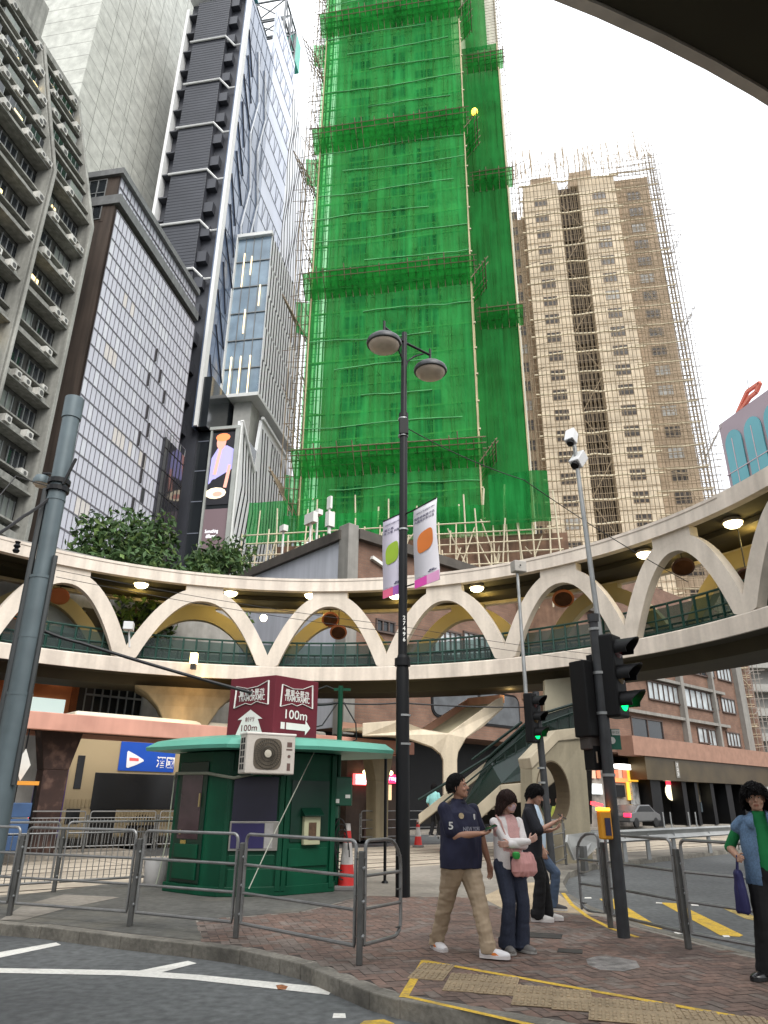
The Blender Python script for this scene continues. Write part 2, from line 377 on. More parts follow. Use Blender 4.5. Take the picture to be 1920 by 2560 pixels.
for i in range(-45, 60):
    for j in range(-140, 140):
        for k in (0, 1):       # herringbone: pairs of bricks stepped along the diagonal
            pass
            u = (j+4*i)*a_; v = j*a_
            if k == 0: x0, x1, y0, y1 = u, u+2*a_, v, v+a_
            else: x0, x1, y0, y1 = u-a_, u, v, v+2*a_
            x0, x1, y0, y1 = (x0, x1, y0, y1)
            cxx, cyy = (x0+x1)/2, (y0+y1)/2; X = 1.5+cxx*ca-cyy*sa; Y = 8.0+cxx*sa+cyy*ca
            if not (-4 < X < 12 and 0 < Y < 14.5): continue
            g_ = .0035; rr = 1.0
            if not inside(X, Y, brick): continue
            h_ = .1338+rb.uniform(-.0012,.0012); tx_ = rb.uniform(-.0012,.0012); hb_.cur = rb.choice((0,0,0,1,1,2,3))
            if any((X-q)**2+(Y-w)**2 < e*e for q,w,e in pits) and rb.random() < .6: hb_.cur = 2
            P_ = [(x0+g_,y0+g_),(x1-g_,y0+g_),(x1-g_,y1-g_),(x0+g_,y1-g_)]
            W_ = [(1.5+p*ca-q*sa, 8.0+p*sa+q*ca) for p,q in P_]
            hb_.add([(W_[n][0],W_[n][1],h_+(tx_ if n in (0,3) else -tx_)) for n in range(4)], [(0,1,2,3)])
struct('brick_pavement', hb_, BRS)
struct('pavement_patch', MB().sheet([(KB_[0][0]-1.9,KB_[0][1]+1.2)]+INS[:4]+[(-2.45,10.75),(-1.15,11.65),(-.7,12.6),(-.25,13.6),(-.4,14.7),(-3.6,15.9),(-5.2,14.9)], .1342), A2)
struct('pavement_patch', MB().sheet([tuple(atz(*p,.138).xy) for p in ((0,2300),(60,2262),(160,2236),(300,2243),(150,2275),(60,2300))], .139), PV)
struct('crossing_ramp', MB().sheet([(1.85,12.15),(3.08,11.6),(3.05,12.5),(3.12,14.2),(3.5,16.2),(2.6,15.8),(1.7,13.5)], .1346), mat('ramp_concrete', (.42,.33,.22), .88, var=.2, fine=.2, bump=.2))
mark_rust = [(690,2463),(705,2461),(720,2466),(714,2474),(694,2473)]
struct('rust_stain', MB().sheet([tuple(atz(x,y,.0052).xy) for x,y in mark_rust], .0052), mat('rust_orange',(.34,.13,.05),.9,var=.6,scale=25,fine=.5))
# drain covers and damp patches
dc = mat('drain_iron', (.06,.055,.05), .7, .3, var=.3, scale=9)
for i, p in enumerate([(1345,2338),(1425,2378)]):
    c = atz(*p,.137); o = obj('drain_cover', MB().obox((c.x,c.y,.137), (.96,-.28,0), (.28,.96,0), (0,0,1), .28 if i==0 else .13, .17 if i==0 else .1, .006), dc, bevel=.004)
    tag(o, ['large dark iron drain cover in the brick pavement behind the pink bag woman', 'small dark utility cover in the brick pavement right of the standing woman'][i], 'drain cover')
struct('stain', MB().sheet([tuple(atz(*p,.1352).xy) for p in ((1465,2398),(1490,2390),(1540,2392),(1590,2402),(1600,2418),(1560,2428),(1500,2424),(1470,2412))], .1352), mat('stain_grey', (.23,.215,.2), .9, var=.5, scale=9, fine=.4))
def mark(name, px, z, m):
    return struct(name, MB().sheet([tuple(atz(x,y,z).xy) for x,y in px], z), m)
mark('road_marking', [(-160,2414),(0,2420),(340,2426),(500,2437),(835,2470),(822,2487),(480,2449),(300,2438),(0,2432),(-160,2427)], .004, WL)
mark('road_marking', [(342,2427.5),(470,2402),(492,2408),(402,2431)], .0045, WL)
mark('road_marking', [(-60,2392),(0,2380),(140,2356),(153,2362),(0,2394),(-60,2404)], .004, WL)
mark('road_marking', [(834,2533),(863,2533),(865,2545),(831,2545)], .004, WL)
mark('road_marking', [(880,2575),(910,2552),(960,2548),(985,2558),(1000,2580)], .004, YL)
mark('road_marking', [(1498,2247),(1534,2247),(1657,2323),(1606,2320)], .004, YL)
mark('road_marking', [(1650,2256),(1692,2258),(1858,2338),(1848,2342),(1800,2338),(1772,2322)], .004, YL)
mark('road_marking', [(1808,2271),(1850,2276),(1890,2292),(1900,2304),(1862,2296)], .004, mat('worn_yellow', (.45,.33,.1), .8, var=.5, scale=5, fine=.5, dirt=((.07,.07,.07), 6, .95)))
for q in ([(1462,2243),(1478,2243),(1479,2246),(1461,2246)], [(1640,2255),(1655,2256),(1656,2259),(1640,2258)], [(1727,2260),(1746,2262),(1747,2265),(1729,2264)], [(1805,2338),(1822,2338),(1826,2343),(1810,2343)], [(1684,2330),(1700,2329),(1706,2334),(1690,2335)]):
    mark('road_stud_marking', q, .0048, WL)
# crossing frame: yellow painted lines and ribbed tactile plates
def pline(pts, w, z, m, name='road_marking'):
    P = [atz(x,y,z) for x,y in pts]; mb = MB()
    for a, b in zip(P[:-1], P[1:]):
        d = (b-a).normalized(); nn = Vector((-d.y,d.x,0))*w/2
        mb.sheet([(a-nn-d*w/2).xy, (b-nn+d*w/2).xy, (b+nn+d*w/2).xy, (a+nn-d*w/2).xy], z); z += .0004
    return struct(name, mb, m)
pline([(1010,2490),(1062,2402),(1920,2555),(2100,2586)], .075, .1358, YL)
pline([(1022,2492),(1375,2572),(1480,2596)], .06, .1366, YL)
pline([(1408,2233),(1430,2262),(1470,2292),(1530,2322),(1590,2342)], .07, .1356, YL)
TP = mat('tactile_tile', (.31,.235,.145), .85, var=.25, scale=3, fine=.25, bump=.3)
tp = MB(); tpi = 0
for x, y in [(1080,2440),(1163,2458),(1245,2475),(1335,2492),(1430,2512),(1528,2528),(1640,2548),(1755,2562),(1880,2588)]:
    c = atz(x,y-7+(6 if tpi%2 else -4),.136); ax = Vector((.97,-.25,0)); ay = Vector((.25,.97,0)); j = random.uniform(-.05,.05); ax = (ax+ay*j).normalized(); ay = Vector((-ax.y,ax.x,0))
    tpi += 1; tp.obox((c.x,c.y,.1365+.0011*tpi), ax, ay, (0,0,1), .163, .33, .004)
    for k in range(6):
        for q in range(-3, 4):
            if q == 0: continue
            tp.obox((c.x+ax.x*(-.135+k*.054)+ay.x*q*.092, c.y+ax.y*(-.135+k*.054)+ay.y*q*.092, (.1435+.0011*tpi)), ax, ay, (0,0,1), .013, .036, .005)
o = struct('tactile_paving', tp, TP, bevel=.003)
# tram stop platform, far road and far pavement
pf = MB(); pf.prism([en(-60,22.6), en(10.5,22.6), en(10.5,24.4), en(-60,24.4)], -.05, .18); struct('tram_platform', pf, PV, bevel=.02)
fp = MB(); fp.prism([en(-90,29.2), en(95,29.2), en(95,60), en(-90,60)], -.05, .14); struct('far_pavement', fp, PV)
lp = MB(); lp.prism([(-60,22),(-20.5,30.5),(-5.5,110),(-60,110)], -.05, .13); struct('side_pavement', lp, PV)
# ------------------------------------------------------------------ buildings
CONC = mat('old_concrete', (.27,.27,.245), .9, var=.22, scale=.35, streak=.35, fine=.12)
CONC_D = mat('old_concrete_dark', (.08,.08,.072), .9, var=.3, scale=.6, streak=.4, fine=.15)
DGLASS = mat('dark_glass', (.022,.026,.03), .12, var=.3, scale=.3, spec=.6)
WFRAME = mat('window_frame_grey', (.23,.24,.24), .5, .4, var=.1)
ACW = mat('ac_casing', (.55,.54,.5), .6, var=.2, scale=1.5, streak=.3)
def street_fac(Y, x0=-27.0, h=None): return Fac((x0+Y*HX/HY, Y), (HX, HY), (HY, -HX))

# --- old office block with air conditioners, upper storeys raked back
t = thing('office_building', 'weathered concrete office block crowded with air conditioners, at the left edge', 'building', (-22, 33, 0))
F1 = Fac((-27+37.3*HX/HY, 37.3), (-HX, -HY), (HY, -HX))
def rk(z): return -max(0, z-37.5)*.27
core = MB(); U1 = 17
Z0, ZB, ZT = 0, 37.5, 50.0
prof = [(-9,Z0),(-.5,Z0),(-.5,ZB),(-.5+rk(ZT),ZT),(-9,ZT)]
core.extr([F1.p(.05,n,z) for n,z in prof], F1.d*U1)
obj('wall', core, CONC_D, t)
fl = 2.86; spans = []; wins = []; panes = []; acs = []; lit = []
k = 0; z = 3.2
while z < ZT-1:
    rr = rk(z); rt = rk(z+.55)
    mb = MB(); F1.box(mb, 0, U1, -.45+rr, .12+rr, z, z+.62)
    F1.box(mb, 0, U1, .12+rr, .42+rr, z+.02, z+.14)
    F1.box(mb, 0, U1, -.45+rr, .16+rr, z+1.02, z+1.12)
    spans.append(mb)
    for j in range(7):
        u0 = .45+j*1.95+(.35 if j > 1 else 0)
        if u0 > U1-2: break
        w = MB(); zz0, zz1 = z+.68, z+2.5
        for a in (0, .46, .93, 1.4): F1.box(w, u0+a, u0+a+.05, -.42+rr, -.34+rk(zz1), zz0, zz1)
        F1.box(w, u0, u0+1.45, -.42+rr, -.32+rr, zz0+.5, zz0+.56); wins.append(w)
        p = MB(); F1.quad(p, u0+.02, u0+1.43, zz0, zz1, -.43+rr*1.0); panes.append(p)
        if random.random() < .16: q = MB(); F1.quad(q, u0+.2, u0+.2+random.uniform(.3,.9), zz0+.9, zz0+1.35, -.41+rr); lit.append(q)
        for q in range(2):
            if random.random() < .5:
                a = MB(); uu = u0+.1+q*.75+random.uniform(-.08,.08); sz = random.uniform(.42,.6); hh = random.uniform(.34,.5)
                zb = z+.16+random.choice((0,0,0,.9)); n0 = .14+rr if zb < z+.5 else -.3+rr
                F1.box(a, uu, uu+sz, n0, n0+.42, zb, zb+hh)
                a.cur = 1
                a.lathe(F1.p(uu+sz*.4, n0+.422, zb+hh/2), [(hh*.36,0),(hh*.33,.012)], 10, F1.n); a.cur = 0
                acs.append(a)
    z += fl; k += 1
many('spandrel', spans, CONC, t, lambda i: i); wo = many('window', wins, WFRAME, t, lambda i: -i)
CURT = mat('curtain_glass', (.20,.22,.20), .3, var=.4, scale=.8); rp_ = random.Random(5); pa_ = [p for p in panes if rp_.random() < .3]; many('window_pane', [p for p in panes if p not in pa_], DGLASS, t, lambda i: -i, cap=70); many('curtained_pane', pa_, CURT, t, lambda i: -i)
many('air_conditioner', acs, [ACW, mat('ac_grille', (.09,.09,.085), .7)], t, lambda i: -i)
many('lit_ceiling_lamp', lit, glow('office_lamp', (1,.72,.3), 1.4), t, lambda i: 1)
for u in (0, 4.5, 10.2):
    m_ = MB(); w = .34 if u else .3
    m_.extr([F1.p(u,n,z) for n,z in ((-.4,0),(.6,0),(.6,ZB),(.6+rk(ZT),ZT),(-.4+rk(ZT),ZT),(-.4,ZB))], F1.d*w); obj('pier', m_, CONC, t, bevel=.02)
    if u == 4.5:
        pp = MB(); pp.tube([F1.p(u+.17,.72,0), F1.p(u+.17,.72,ZB), F1.p(u+.17,.72+rk(ZT),ZT)], .11, 8); obj('drain_pipe', pp, CONC, t, smooth=True)
rf = MB(); F1.box(rf, -.1, U1, -9.2+rk(ZT), .5+rk(ZT), ZT, ZT+.5); F1.box(rf, 3.2, 9, -8+rk(ZT), -1.2+rk(ZT), ZT+.5, ZT+6.5); obj('roof', rf, CONC, t)

# --- tall blank concrete tower behind
t = thing('concrete_tower', 'tall blank pale concrete tower with panel joints, rising out of the frame', 'building', (-33, 58, 0))
TC = brickmat('panel_concrete', (.55,.56,.51), (.52,.53,.48), (.26,.26,.235), 60, 2.1, rot=R(80), axes='UZ', msize=.05, bump=.3, var=.2, off=.5)
cx, cy = -31.2, 50.3
b = MB(); P = [(cx,cy),(cx+HX*20,cy+HY*20),(cx+HX*20-HY*13,cy+HY*20+HX*13),(cx-HY*13,cy+HX*13)]
b.prism(P, 0, 128); obj('wall', b, TC, t)
ft = Fac((cx,cy), (HX,HY), (HY,-HX)); b = MB()
for i in range(1, 8): ft.box(b, i*2.6, i*2.6+.05, 0, .012, 20, 128)
obj('panel_joint', b, mat('joint_dark', (.2,.2,.18), .9), t)

# --- grey glass curtain wall office
t = thing('glass_office', 'grey gridded glass office block with a brown blank side wall', 'building', (-22, 46, 0))
FG = street_fac(40.0); LG = 13.9; ZG = 42.6
b = MB(); b.prism([FG.p(0,-.25,0).xy[:], FG.p(LG,-.25,0).xy[:], FG.p(LG,-9,0).xy[:], FG.p(0,-9,0).xy[:]], 0, ZG-.1); obj('wall', b, mat('brown_wall', (.062,.045,.035), .8, var=.25, scale=.3, streak=.4), t)
GL = [mat('silver_glass', (.55,.555,.62), .45, .0, var=.08, scale=.15, spec=.3), mat('silver_glass_light', (.62,.63,.68), .45, .0, var=.06, spec=.3), mat('silver_glass_pink', (.64,.60,.57), .45, .0, var=.06, spec=.3), DGLASS]
g = MB(); nc = 26; cw = LG/nc; rh = 1.31; nr = int(ZG/rh)
rnd = random.Random(4)
warm = {(r, c) for r, c0, c1 in ((19,8,17),(23,3,6),(14,2,6),(27,4,8)) for c in range(c0, c1)}
for r in range(nr):
    for c in range(nc):
        g.cur = 2 if (r,c) in warm and rnd.random() < .8 else (1 if rnd.random() < .12 else 0)
        if (r,c) == (17,17): g.cur = 3
        FG.quad(g, c*cw, (c+1)*cw, r*rh, (r+1)*rh, 0)
obj('curtain_wall', g, GL, t)
mu = MB()
for c in range(nc+1): FG.box(mu, c*cw-.026, c*cw+.026, 0, .03, 0, nr*rh)
for r in range(nr+1): FG.box(mu, 0, LG, 0, .036, r*rh-.05, r*rh+.05)
obj('mullion', mu, mat('mullion_dark', (.15,.145,.165), .5, .0), t)
ops = []
for r,c in ((22,15),(21,16),(24,14),(25,17),(26,15),(20,14),(19,16),(16,15),(15,16),(13,15),(12,16),(24,19),(18,16)): 
    op = MB(); FG.box(op, c*cw+.02, c*cw+.09, .04, .2, r*rh+.05, (r+1)*rh-.05); ops.append(op)
many('open_window', ops, mat('open_sash', (.03,.028,.03), .6), t, lambda i: 1)
p = MB(); FG.box(p, -.15, LG+.1, -9.2, .2, ZG-.1, ZG+.75); obj('parapet', p, mat('grey_band', (.16,.165,.165), .7, var=.2, streak=.2), t)
b = MB(); b.prism([FG.p(0,-.3,0).xy[:], FG.p(LG,-.3,0).xy[:], FG.p(LG,-8.5,0).xy[:], FG.p(0,-8.5,0).xy[:]], ZG+.75, 45.4); obj('upper_storey', b, MATS['brown_wall'], t)
g = MB(); mu = MB(); 
for r in range(2):
    for c in range(26): FG.quad(g, .1+c*.53, .1+(c+1)*.53, ZG+.75+r*1.02, ZG+.75+(r+1)*1.02, -.25)
    FG.box(mu, .1, 13.9, -.25, -.18, ZG+.75+(r+1)*1.02-.05, ZG+.75+(r+1)*1.02+.05)
for c in range(27): FG.box(mu, .1+c*.53-.025, .1+c*.53+.025, -.25, -.2, ZG+.75, 45.4)
obj('upper_glass', g, GL[0], t); obj('upper_mullion', mu, MATS['mullion_dark'], t)
p = MB(); FG.box(p, -.25, LG, -8.7, .1, 45.35, 45.9); obj('roof_coping', p, MATS['grey_band'], t)
FS = Fac(FG.p(0,-.25,0), (-HY, HX), (-HX, -HY))
g = MB(); mu = MB(); FS.quad(g, 1.0, 4.6, 41.2, 45.1, .03)
for a in range(6): FS.box(mu, 1.0+a*.72-.03, 1.0+a*.72+.03, .03, .08, 41.2, 45.1)
for a in range(4): FS.box(mu, 1.0, 4.6, .03, .08, 41.2+a*1.3, 41.27+a*1.3)
b = MB(); FS.box(b, .7, 8, -5, .02, 41, 45.35); obj('stair_tower', b, MATS['brown_wall'], t)
obj('stair_glass', g, DGLASS, t); obj('stair_mullion', mu, WFRAME, t)
pl = MB(); pl.lathe(FG.p(1.6,-1.4,45.9), [(.75,0),(.8,.2),(.8,1.1),(.7,1.3)], 14); o = obj('roof_vent', pl, WFRAME, t, smooth=True)

# --- black service core tower + blue glass street face (one tower)
t = thing('glass_tower', 'dark glass tower with white line trim and wavy fins beside the green tower', 'building', (-17, 64, 0))
BK = mat('black_cladding', (.048,.051,.062), .45, var=.15, scale=.4, spec=.4)
WT = mat('white_trim', (.72,.73,.72), .5, var=.06)
BG = mat('blue_glass', (.14,.185,.28), .2, .0, var=.25, scale=.15, spec=.4); BG2 = mat('pale_glass', (.58,.63,.76), .3, .0, var=.12, scale=.3, spec=.4)
FB = Fac((-17.03,56.6), (-HY,HX), (-HX,-HY)); FT = Fac((-17.03,56.6), (HX,HY), (HY,-HX))
ZK = 94.6
b = MB(); b.prism([FB.p(.25,-.6,0).xy[:], FB.p(7.8,-.6,0).xy[:], (FB.p(7.8,-.6,0)+FT.d*15).xy[:], (FB.p(.25,-.6,0)+FT.d*15).xy[:]], 0, ZK); 
obj('wall', b, BK, t)
lv = MB(); FB.box(lv, 2.35, 6.5, -.6, .35, 22, ZK-1.5); obj('louvre_panel', lv, BK, t, bevel=.03)
ls = MB(); z = 22.3
while z < ZK-1.6: FB.box(ls, 2.35, 6.5, .35, .37, z, z+.05); z += .42
obj('louvre', ls, mat('louvre_grey', (.034,.037,.045), .4, .3), t)
e = MB(); FB.box(e, 7.6, 7.95, -.6, .45, 0, ZK-2.5); obj('edge_trim', e, WT, t)
e = MB(); FB.box(e, -.08, .24, -.5, .3, 33, ZK+1); obj('edge_trim', e, WT, t)
e = MB(); FB.box(e, -.3, 7.9, -.8, .5, ZK-.3, ZK+.4); obj('roof_trim', e, WT, t)
zs = [atY(555, y, 57.6).z for y in (113,219,328,444,571,690)]
for zz in zs:
    m_ = MB(); m_.tube([FB.p(6.75,.5,zz), FB.p(2.3,.5,zz), FB.p(1.3,-.1,zz-1.0), FB.p(.1,-.1,zz-1.0)], .14, 6); obj('white_band', m_, WT, t)
bal = []
z = 25
while z < ZK-3:
    m_ = MB(); FB.box(m_, 6.6, 7.6, -.6, .3, z, z+.18); bal.append(m_)
    m_ = MB(); FB.box(m_, 1.3, 2.3, -.55, .1, z+.8, z+2.1); bal.append(m_)
    z += 3.3
many('ledge', bal, BK, t, lambda i: 1)
# blue street face
def band(u0, u1, z0, z1, m, name='glass_facade', n=0.):
    g = MB(); FT.box(g, u0, u1, n-.5, n, z0, z1); return obj(name, g, m, t)
band(-.05, 9.0, 33, ZK-.4, BG)
zt2 = atY(705, 140, 72).z
band(9.0, 17.0, 33, zt2, BG2)
band(17.0, 27.0, 20, zt2-4, mat('fin_glass', (.84,.86,.9), .4, .0, var=.05, scale=.3))
gl = MB(); z = 34
while z < ZK-1: FT.box(gl, 0, 8.9, 0, .04, z, z+.06); z += 3.3
for u in (1.6,3.2,4.8,6.4,7.9): FT.box(gl, u-.02, u+.02, 0, .04, 34, ZK-1)
obj('facade_joint', gl, mat('joint_blue', (.06,.08,.12), .4), t)
gl = MB(); z = 34
while z < zt2-1: FT.box(gl, 9, 17, 0, .05, z, z+.08); z += 3.3
for u in (9.1,10.9,12.8,14.8,16.9): 
    z = 34
    while z < zt2-4: FT.bar(gl, (u-.9,.03,z), (u+.0,.03,z+3.3), .06); FT.bar(gl, (u-.9,.03,z), (u-.9,.03,z+3.3), .05); z += 6.6
obj('facade_joint', gl, mat('joint_grey', (.2,.22,.27), .4), t)
for uu in (3.8, 6.3):   # pale zigzag ribbons
    m_ = MB(); pts = []; z = ZK-6; s = 0
    while z > 52: pts.append((uu+(1.5 if s else 0)+(ZK-z)*.012, .12, z)); z -= 7; s = 1-s
    FT.tube(m_, pts, .11, 5); obj('zigzag_rib', m_, mat('rib_grey', (.6,.63,.68), .4), t)
dk = MB()
for k in range(13): 
    z = 88-k*3.9; FT.bar(dk, (.6+(k%2)*.5,.06,z), (2.9+(k%3)*.5,.06,z-5.2), .2, .05)
obj('diagonal_rib', dk, mat('rib_dark', (.03,.035,.05), .3), t)
DK = mat('fin_dark', (.012,.012,.018), .7, spec=.05)
for j in range(11):
    m_ = MB(); pts = []; z = zt2-5-j*.9; s = j
    while z > 36: pts.append((17.3+j*.88+(.55 if (s//2)%2 else -.1), .2, z)); z -= 4.2 if s%2 else 2.2; s += 1
    if len(pts) > 1: FT.ribbon(m_, pts, .26, .012+.004*(j%2)); obj('fin', m_, DK, t)
# roof lattice
lt = MB(); za, zb = zt2-3, zt2+7.5
for u in (12, 14.5, 17):
    FT.bar(lt, (u,-.3,za), (u,-.3,zb), .3)
    FT.bar(lt, (u,-5,za), (u,-5,zb), .25)
for z in (za+2.5, za+6, zb): 
    FT.bar(lt, (12,-.3,z), (17,-.3,z), .25); FB2 = None
    for u in (12, 14.5, 17): FT.bar(lt, (u,-.3,z), (u,-5,z), .22)
    FT.bar(lt, (12,-5,z), (17,-5,z), .22)
for a, b_ in ((za+2.5,za+6),(za+6,zb)):
    for u0, u1 in ((12,14.5),(14.5,17)):
        FT.bar(lt, (u0,-.3,a), (u1,-.3,b_), .15); FT.bar(lt, (u0,-.3,b_), (u1,-.3,a), .15)
    FT.bar(lt, (12,-.3,a), (12,-5,b_), .15); FT.bar(lt, (12,-5,a), (12,-.3,b_), .15)
obj('roof_lattice', lt, mat('lattice_grey', (.16,.17,.18), .5, .3), t)
g = MB(); FT.box(g, 17.1, 19.5, -3, -.2, zb-6, zb); obj('roof_screen', g, mat('teal_screen', (.05,.42,.32), .4), t)
g = MB(); FT.box(g, .1, 2.0, -2.5, .2, ZK+.4, ZK+3.5); obj('roof_glass', g, mat('teal_glass', (.12,.4,.42), .2), t)
# glass pod with white frame
FP = Fac(FT.p(4.1,0,0), (HY,-HX), (-HX,-HY))     # faces the viewer, u outward from the street face
PZ0, PZ1, PW = 38.4, 59.0, 3.85
g = MB(); g.prism([FP.p(-.2,-.1,0).xy[:], FP.p(PW,-.1,0).xy[:], (FP.p(PW,-.1,0)+FT.d*12).xy[:], (FP.p(-.2,-.1,0)+FT.d*12).xy[:]], PZ0+.3, PZ1-.3); obj('pod', g, mat('pod_glass', (.24,.33,.42), .2, .0, var=.35, scale=.35, spec=.6), t)
fr = MB(); FP.box(fr, -.25, .1, -.2, .3, PZ0, PZ1); FP.box(fr, -.25, PW+.15, -.2, .3, PZ1-.35, PZ1+.1); FP.box(fr, -.25, PW+.15, -12.1, .3, PZ0-.1, PZ0+.3)
obj('pod_frame', fr, WT, t, bevel=.03)
mm_ = MB()
for a in (1.0,1.9,2.8): FP.box(mm_, a-.03, a+.03, -.1, .0, PZ0+.3, PZ1-.35)
for a in range(1, 6): FP.box(mm_, .1, PW, -.1, .02, PZ0+a*3.4-.05, PZ0+a*3.4+.05)
obj('pod_mullion', mm_, WFRAME, t)
for (u, z0, z1) in ((.75,38.8,43.2),(1.75,38.8,43.2),(2.75,38.8,43.2),(1.0,52,56.5),(1.85,53.5,56),(3.1,49.3,52),(1.7,46,49),(-1.9,40,44),(-1.5,47,51)):
    m_ = MB(); FP.box(m_, u-.06, u+.06, .02, .09, z0, z1); obj('light_strip', m_, glow('warm_strip', (1,.78,.45), .8), t)
FPS = Fac(FP.p(PW,-.1,0), (HX,HY), (HY,-HX))
sd_ = MB(); FPS.box(sd_, 0, 12, -.2, .03, PZ0+.3, PZ1-.3); obj('pod_side', sd_, mat('fin_white', (.90,.91,.93), .5, var=.05), t)
for j in range(15):
    m_ = MB(); u = .3+j*.8
    for q in range(5):
        a = PZ0+.5+q*4; FPS.box(m_, u+(.3 if q%2 else 0), u+.22+(.3 if q%2 else 0), .03, .05, a, a+4)
    obj('fin', m_, DK, t)
g = MB(); FP.box(g, 1.2, 3.0, -3, -.8, 33, PZ0); obj('pod_column', g, mat('pale_column', (.4,.4,.38), .7), t)
g = MB(); FT.box(g, 0, 14, -.3, .9, 33, PZ0-.1); obj('podium_link', g, DGLASS, t)
# podium with screens and folded white fins
FQ = Fac(FT.p(1.0,0,0), (HY,-HX), (-HX,-HY)); PQ = 3.72; ZQ = 33.0
g = MB(); g.prism([FQ.p(-1.6,-.05,0).xy[:], FQ.p(PQ,-.05,0).xy[:], (FQ.p(PQ,-.05,0)+FT.d*19).xy[:], (FQ.p(-1.6,-.05,0)+FT.d*19).xy[:]], 0, ZQ); obj('podium', g, DGLASS, t)
fr = MB(); FQ.box(fr, -1.65, -1.45, -.05, .2, 6, ZQ+.2); FQ.box(fr, -1.65, PQ+.05, -.05, .25, ZQ, ZQ+.3); FQ.box(fr, 1.0, 1.16, -.05, .2, 6, ZQ); FQ.box(fr, 3.4, PQ+.05, -.05, .22, 6, ZQ)
obj('podium_frame', fr, mat('trim_grey', (.38,.4,.38), .5), t)
jn = MB()
for z in range(8, 33, 3): FQ.box(jn, -1.4, .8, -.05, -.02, z, z+.08)
FQ.box(jn, -.35,-.3,-.05,-.02,6,33); obj('podium_joint', jn, mat('joint_grey', (.2,.22,.27)), t)
def blob(F, u, z, ru, rz, n, mb, k=12): mb.add([F.p(u+ru*math.cos(2*math.pi*i/k), n, z+rz*math.sin(2*math.pi*i/k)) for i in range(k)], [list(range(k))])
SCR = [glow('screen_black', (.02,.02,.025), .2), glow('screen_orange', (1,.26,.10), .4), glow('screen_lilac', (.36,.34,.72), .38), glow('screen_cream', (1,.85,.6), .4), glow('screen_skin', (.80,.36,.28), .34), glow('screen_mauve', (.14,.10,.11), .3), glow('screen_white', (.8,.8,.85), .35)]
s_ = MB(); F_ = Fac(FQ.p(1.19-1.02*1.137,0,0), FQ.d, FQ.n); F_.d = FQ.d*1.137; zt_ = ZQ-.25
s_.cur = 0; F_.quad(s_, 1.02, 2.92, 25.6, zt_, .02)
s_.cur = 2; s_.add([F_.p(u,.03,z) for u,z in ((1.05,27.6),(1.1,30.2),(1.6,31.3),(2.3,31.4),(2.88,31.0),(2.88,29),(2.3,28.6),(1.7,28.2))], [list(range(8))])
s_.cur = 4; F_.bar(s_, (1.85,.035,31.2), (1.55,.035,28.5), .42, .02); F_.bar(s_, (2.7,.035,29.4), (2.45,.035,27.2), .3, .02)
s_.cur = 4; blob(F_, 1.8, 31.75, .4, .75, .045, s_); s_.cur = 1; blob(F_, 1.9, 32.25, .6, .42, .05, s_); s_.cur = 0; blob(F_, 1.5, 27.6, .3, .5, .046, s_)
s_.cur = 3; blob(F_, 1.75, 26.7, .85, .55, .05, s_); s_.cur = 4; blob(F_, 1.9, 26.6, .4, .25, .055, s_)
s_.cur = 5; F_.quad(s_, 1.02, 2.92, 18.6, 25.2, .02)
s_.cur = 6; s_.join(place(fit_text('Something\ndifferent', 1.2, .8, .03), F_.p(1.75,.04,22.9), FQ.d, (0,0,1))); s_.join(place(fit_text('sugar', .8, .4, .03), F_.p(2.4,.04,19.4), FQ.d, (0,0,1)))
s_.cur = 0; F_.quad(s_, 1.02, 2.92, 10.5, 18.3, .02)
for u,z,a,b_,c in ((1.5,16.4,.35,.5,2),(1.35,15.2,.4,.8,1),(2.15,15.4,.6,1.0,3),(2.5,16.8,.2,.8,1),(1.2,14.1,.3,.35,6),(2.5,14.2,.35,.5,6),(1.9,13.5,.5,.5,3)):
    s_.cur = c; blob(F_, u, z, a, b_, .03+c*.003, s_)
obj('led_screen', s_, SCR, t)
FW = Fac(FQ.p(PQ,-.05,0), (HX,HY), (HY,-HX))
w = MB(); w.extr([FW.p(u,-.3,z) for u,z in ((0,4),(13.6,4),(13.6,36.6),(5.2,36.9),(4.6,33.6),(4.0,30.5),(0,33.9))], FW.n*.33); obj('folded_screen', w, MATS['fin_white'], t)
for j in range(17):
    m_ = MB(); u = .35+j*.78; zt_ = 33.4-u*.75 if u < 4.1 else (36.0 if u > 4.8 else 31)
    pts = [(u-.1,.1,4.0)]; zz = 8.5-j*.25; s = j
    brk = [(0,.0),(7,1.1),(12.5,.1),(19,.1),(25,1.4),(36,1.4)]
    for (z, du) in brk:
        zc = z+3-j*.35
        if 4.2 < zc < zt_: pts.append((u+du-.2, .1, zc))
    pts.append((u+.5, .1, zt_)); FW.ribbon(m_, pts, .27, .04); obj('fin', m_, DK, t)
e = MB(); FW.bar(e, (0,.1,33.9), (4.0,.1,30.5), .3); FW.bar(e, (5.0,.1,37), (13.6,.1,36.7), .3); FW.box(e, -.05, .2, 0, .2, 4, 33.8); obj('screen_edge', e, WT, t)
# dark annex beside the glass office, its glass mirrors the screens
t = thing('glass_annex', 'low dark glass annex in front of the grey gridded office', 'building', (-17.5, 52, 0))
FA = street_fac(51.0); g = MB(); FA.box(g, 0, 3.6, -3, .25, 0, 28.9); obj('wall', g, mat('annex_glass', (.02,.02,.026), .08, .0, var=.3, scale=.4, spec=.8), t)
mm_ = MB()
for z in range(4, 29, 2): FA.box(mm_, 0, 3.6, .25, .29, z, z+.06)
for a in range(7): FA.box(mm_, a*.6-.02, a*.6+.03, .25, .29, 3, 28.9)
obj('mullion', mm_, mat('annex_mullion', (.02,.02,.022), .6), t)
r_ = MB(); FA.tube(r_, [(0,.2,29.6),(3.6,.2,29.6)], .04, 5)
for a in range(5): FA.tube(r_, [(a*.9,.2,28.9),(a*.9,.2,29.6)], .035, 5)
obj('roof_railing', r_, WFRAME, t)

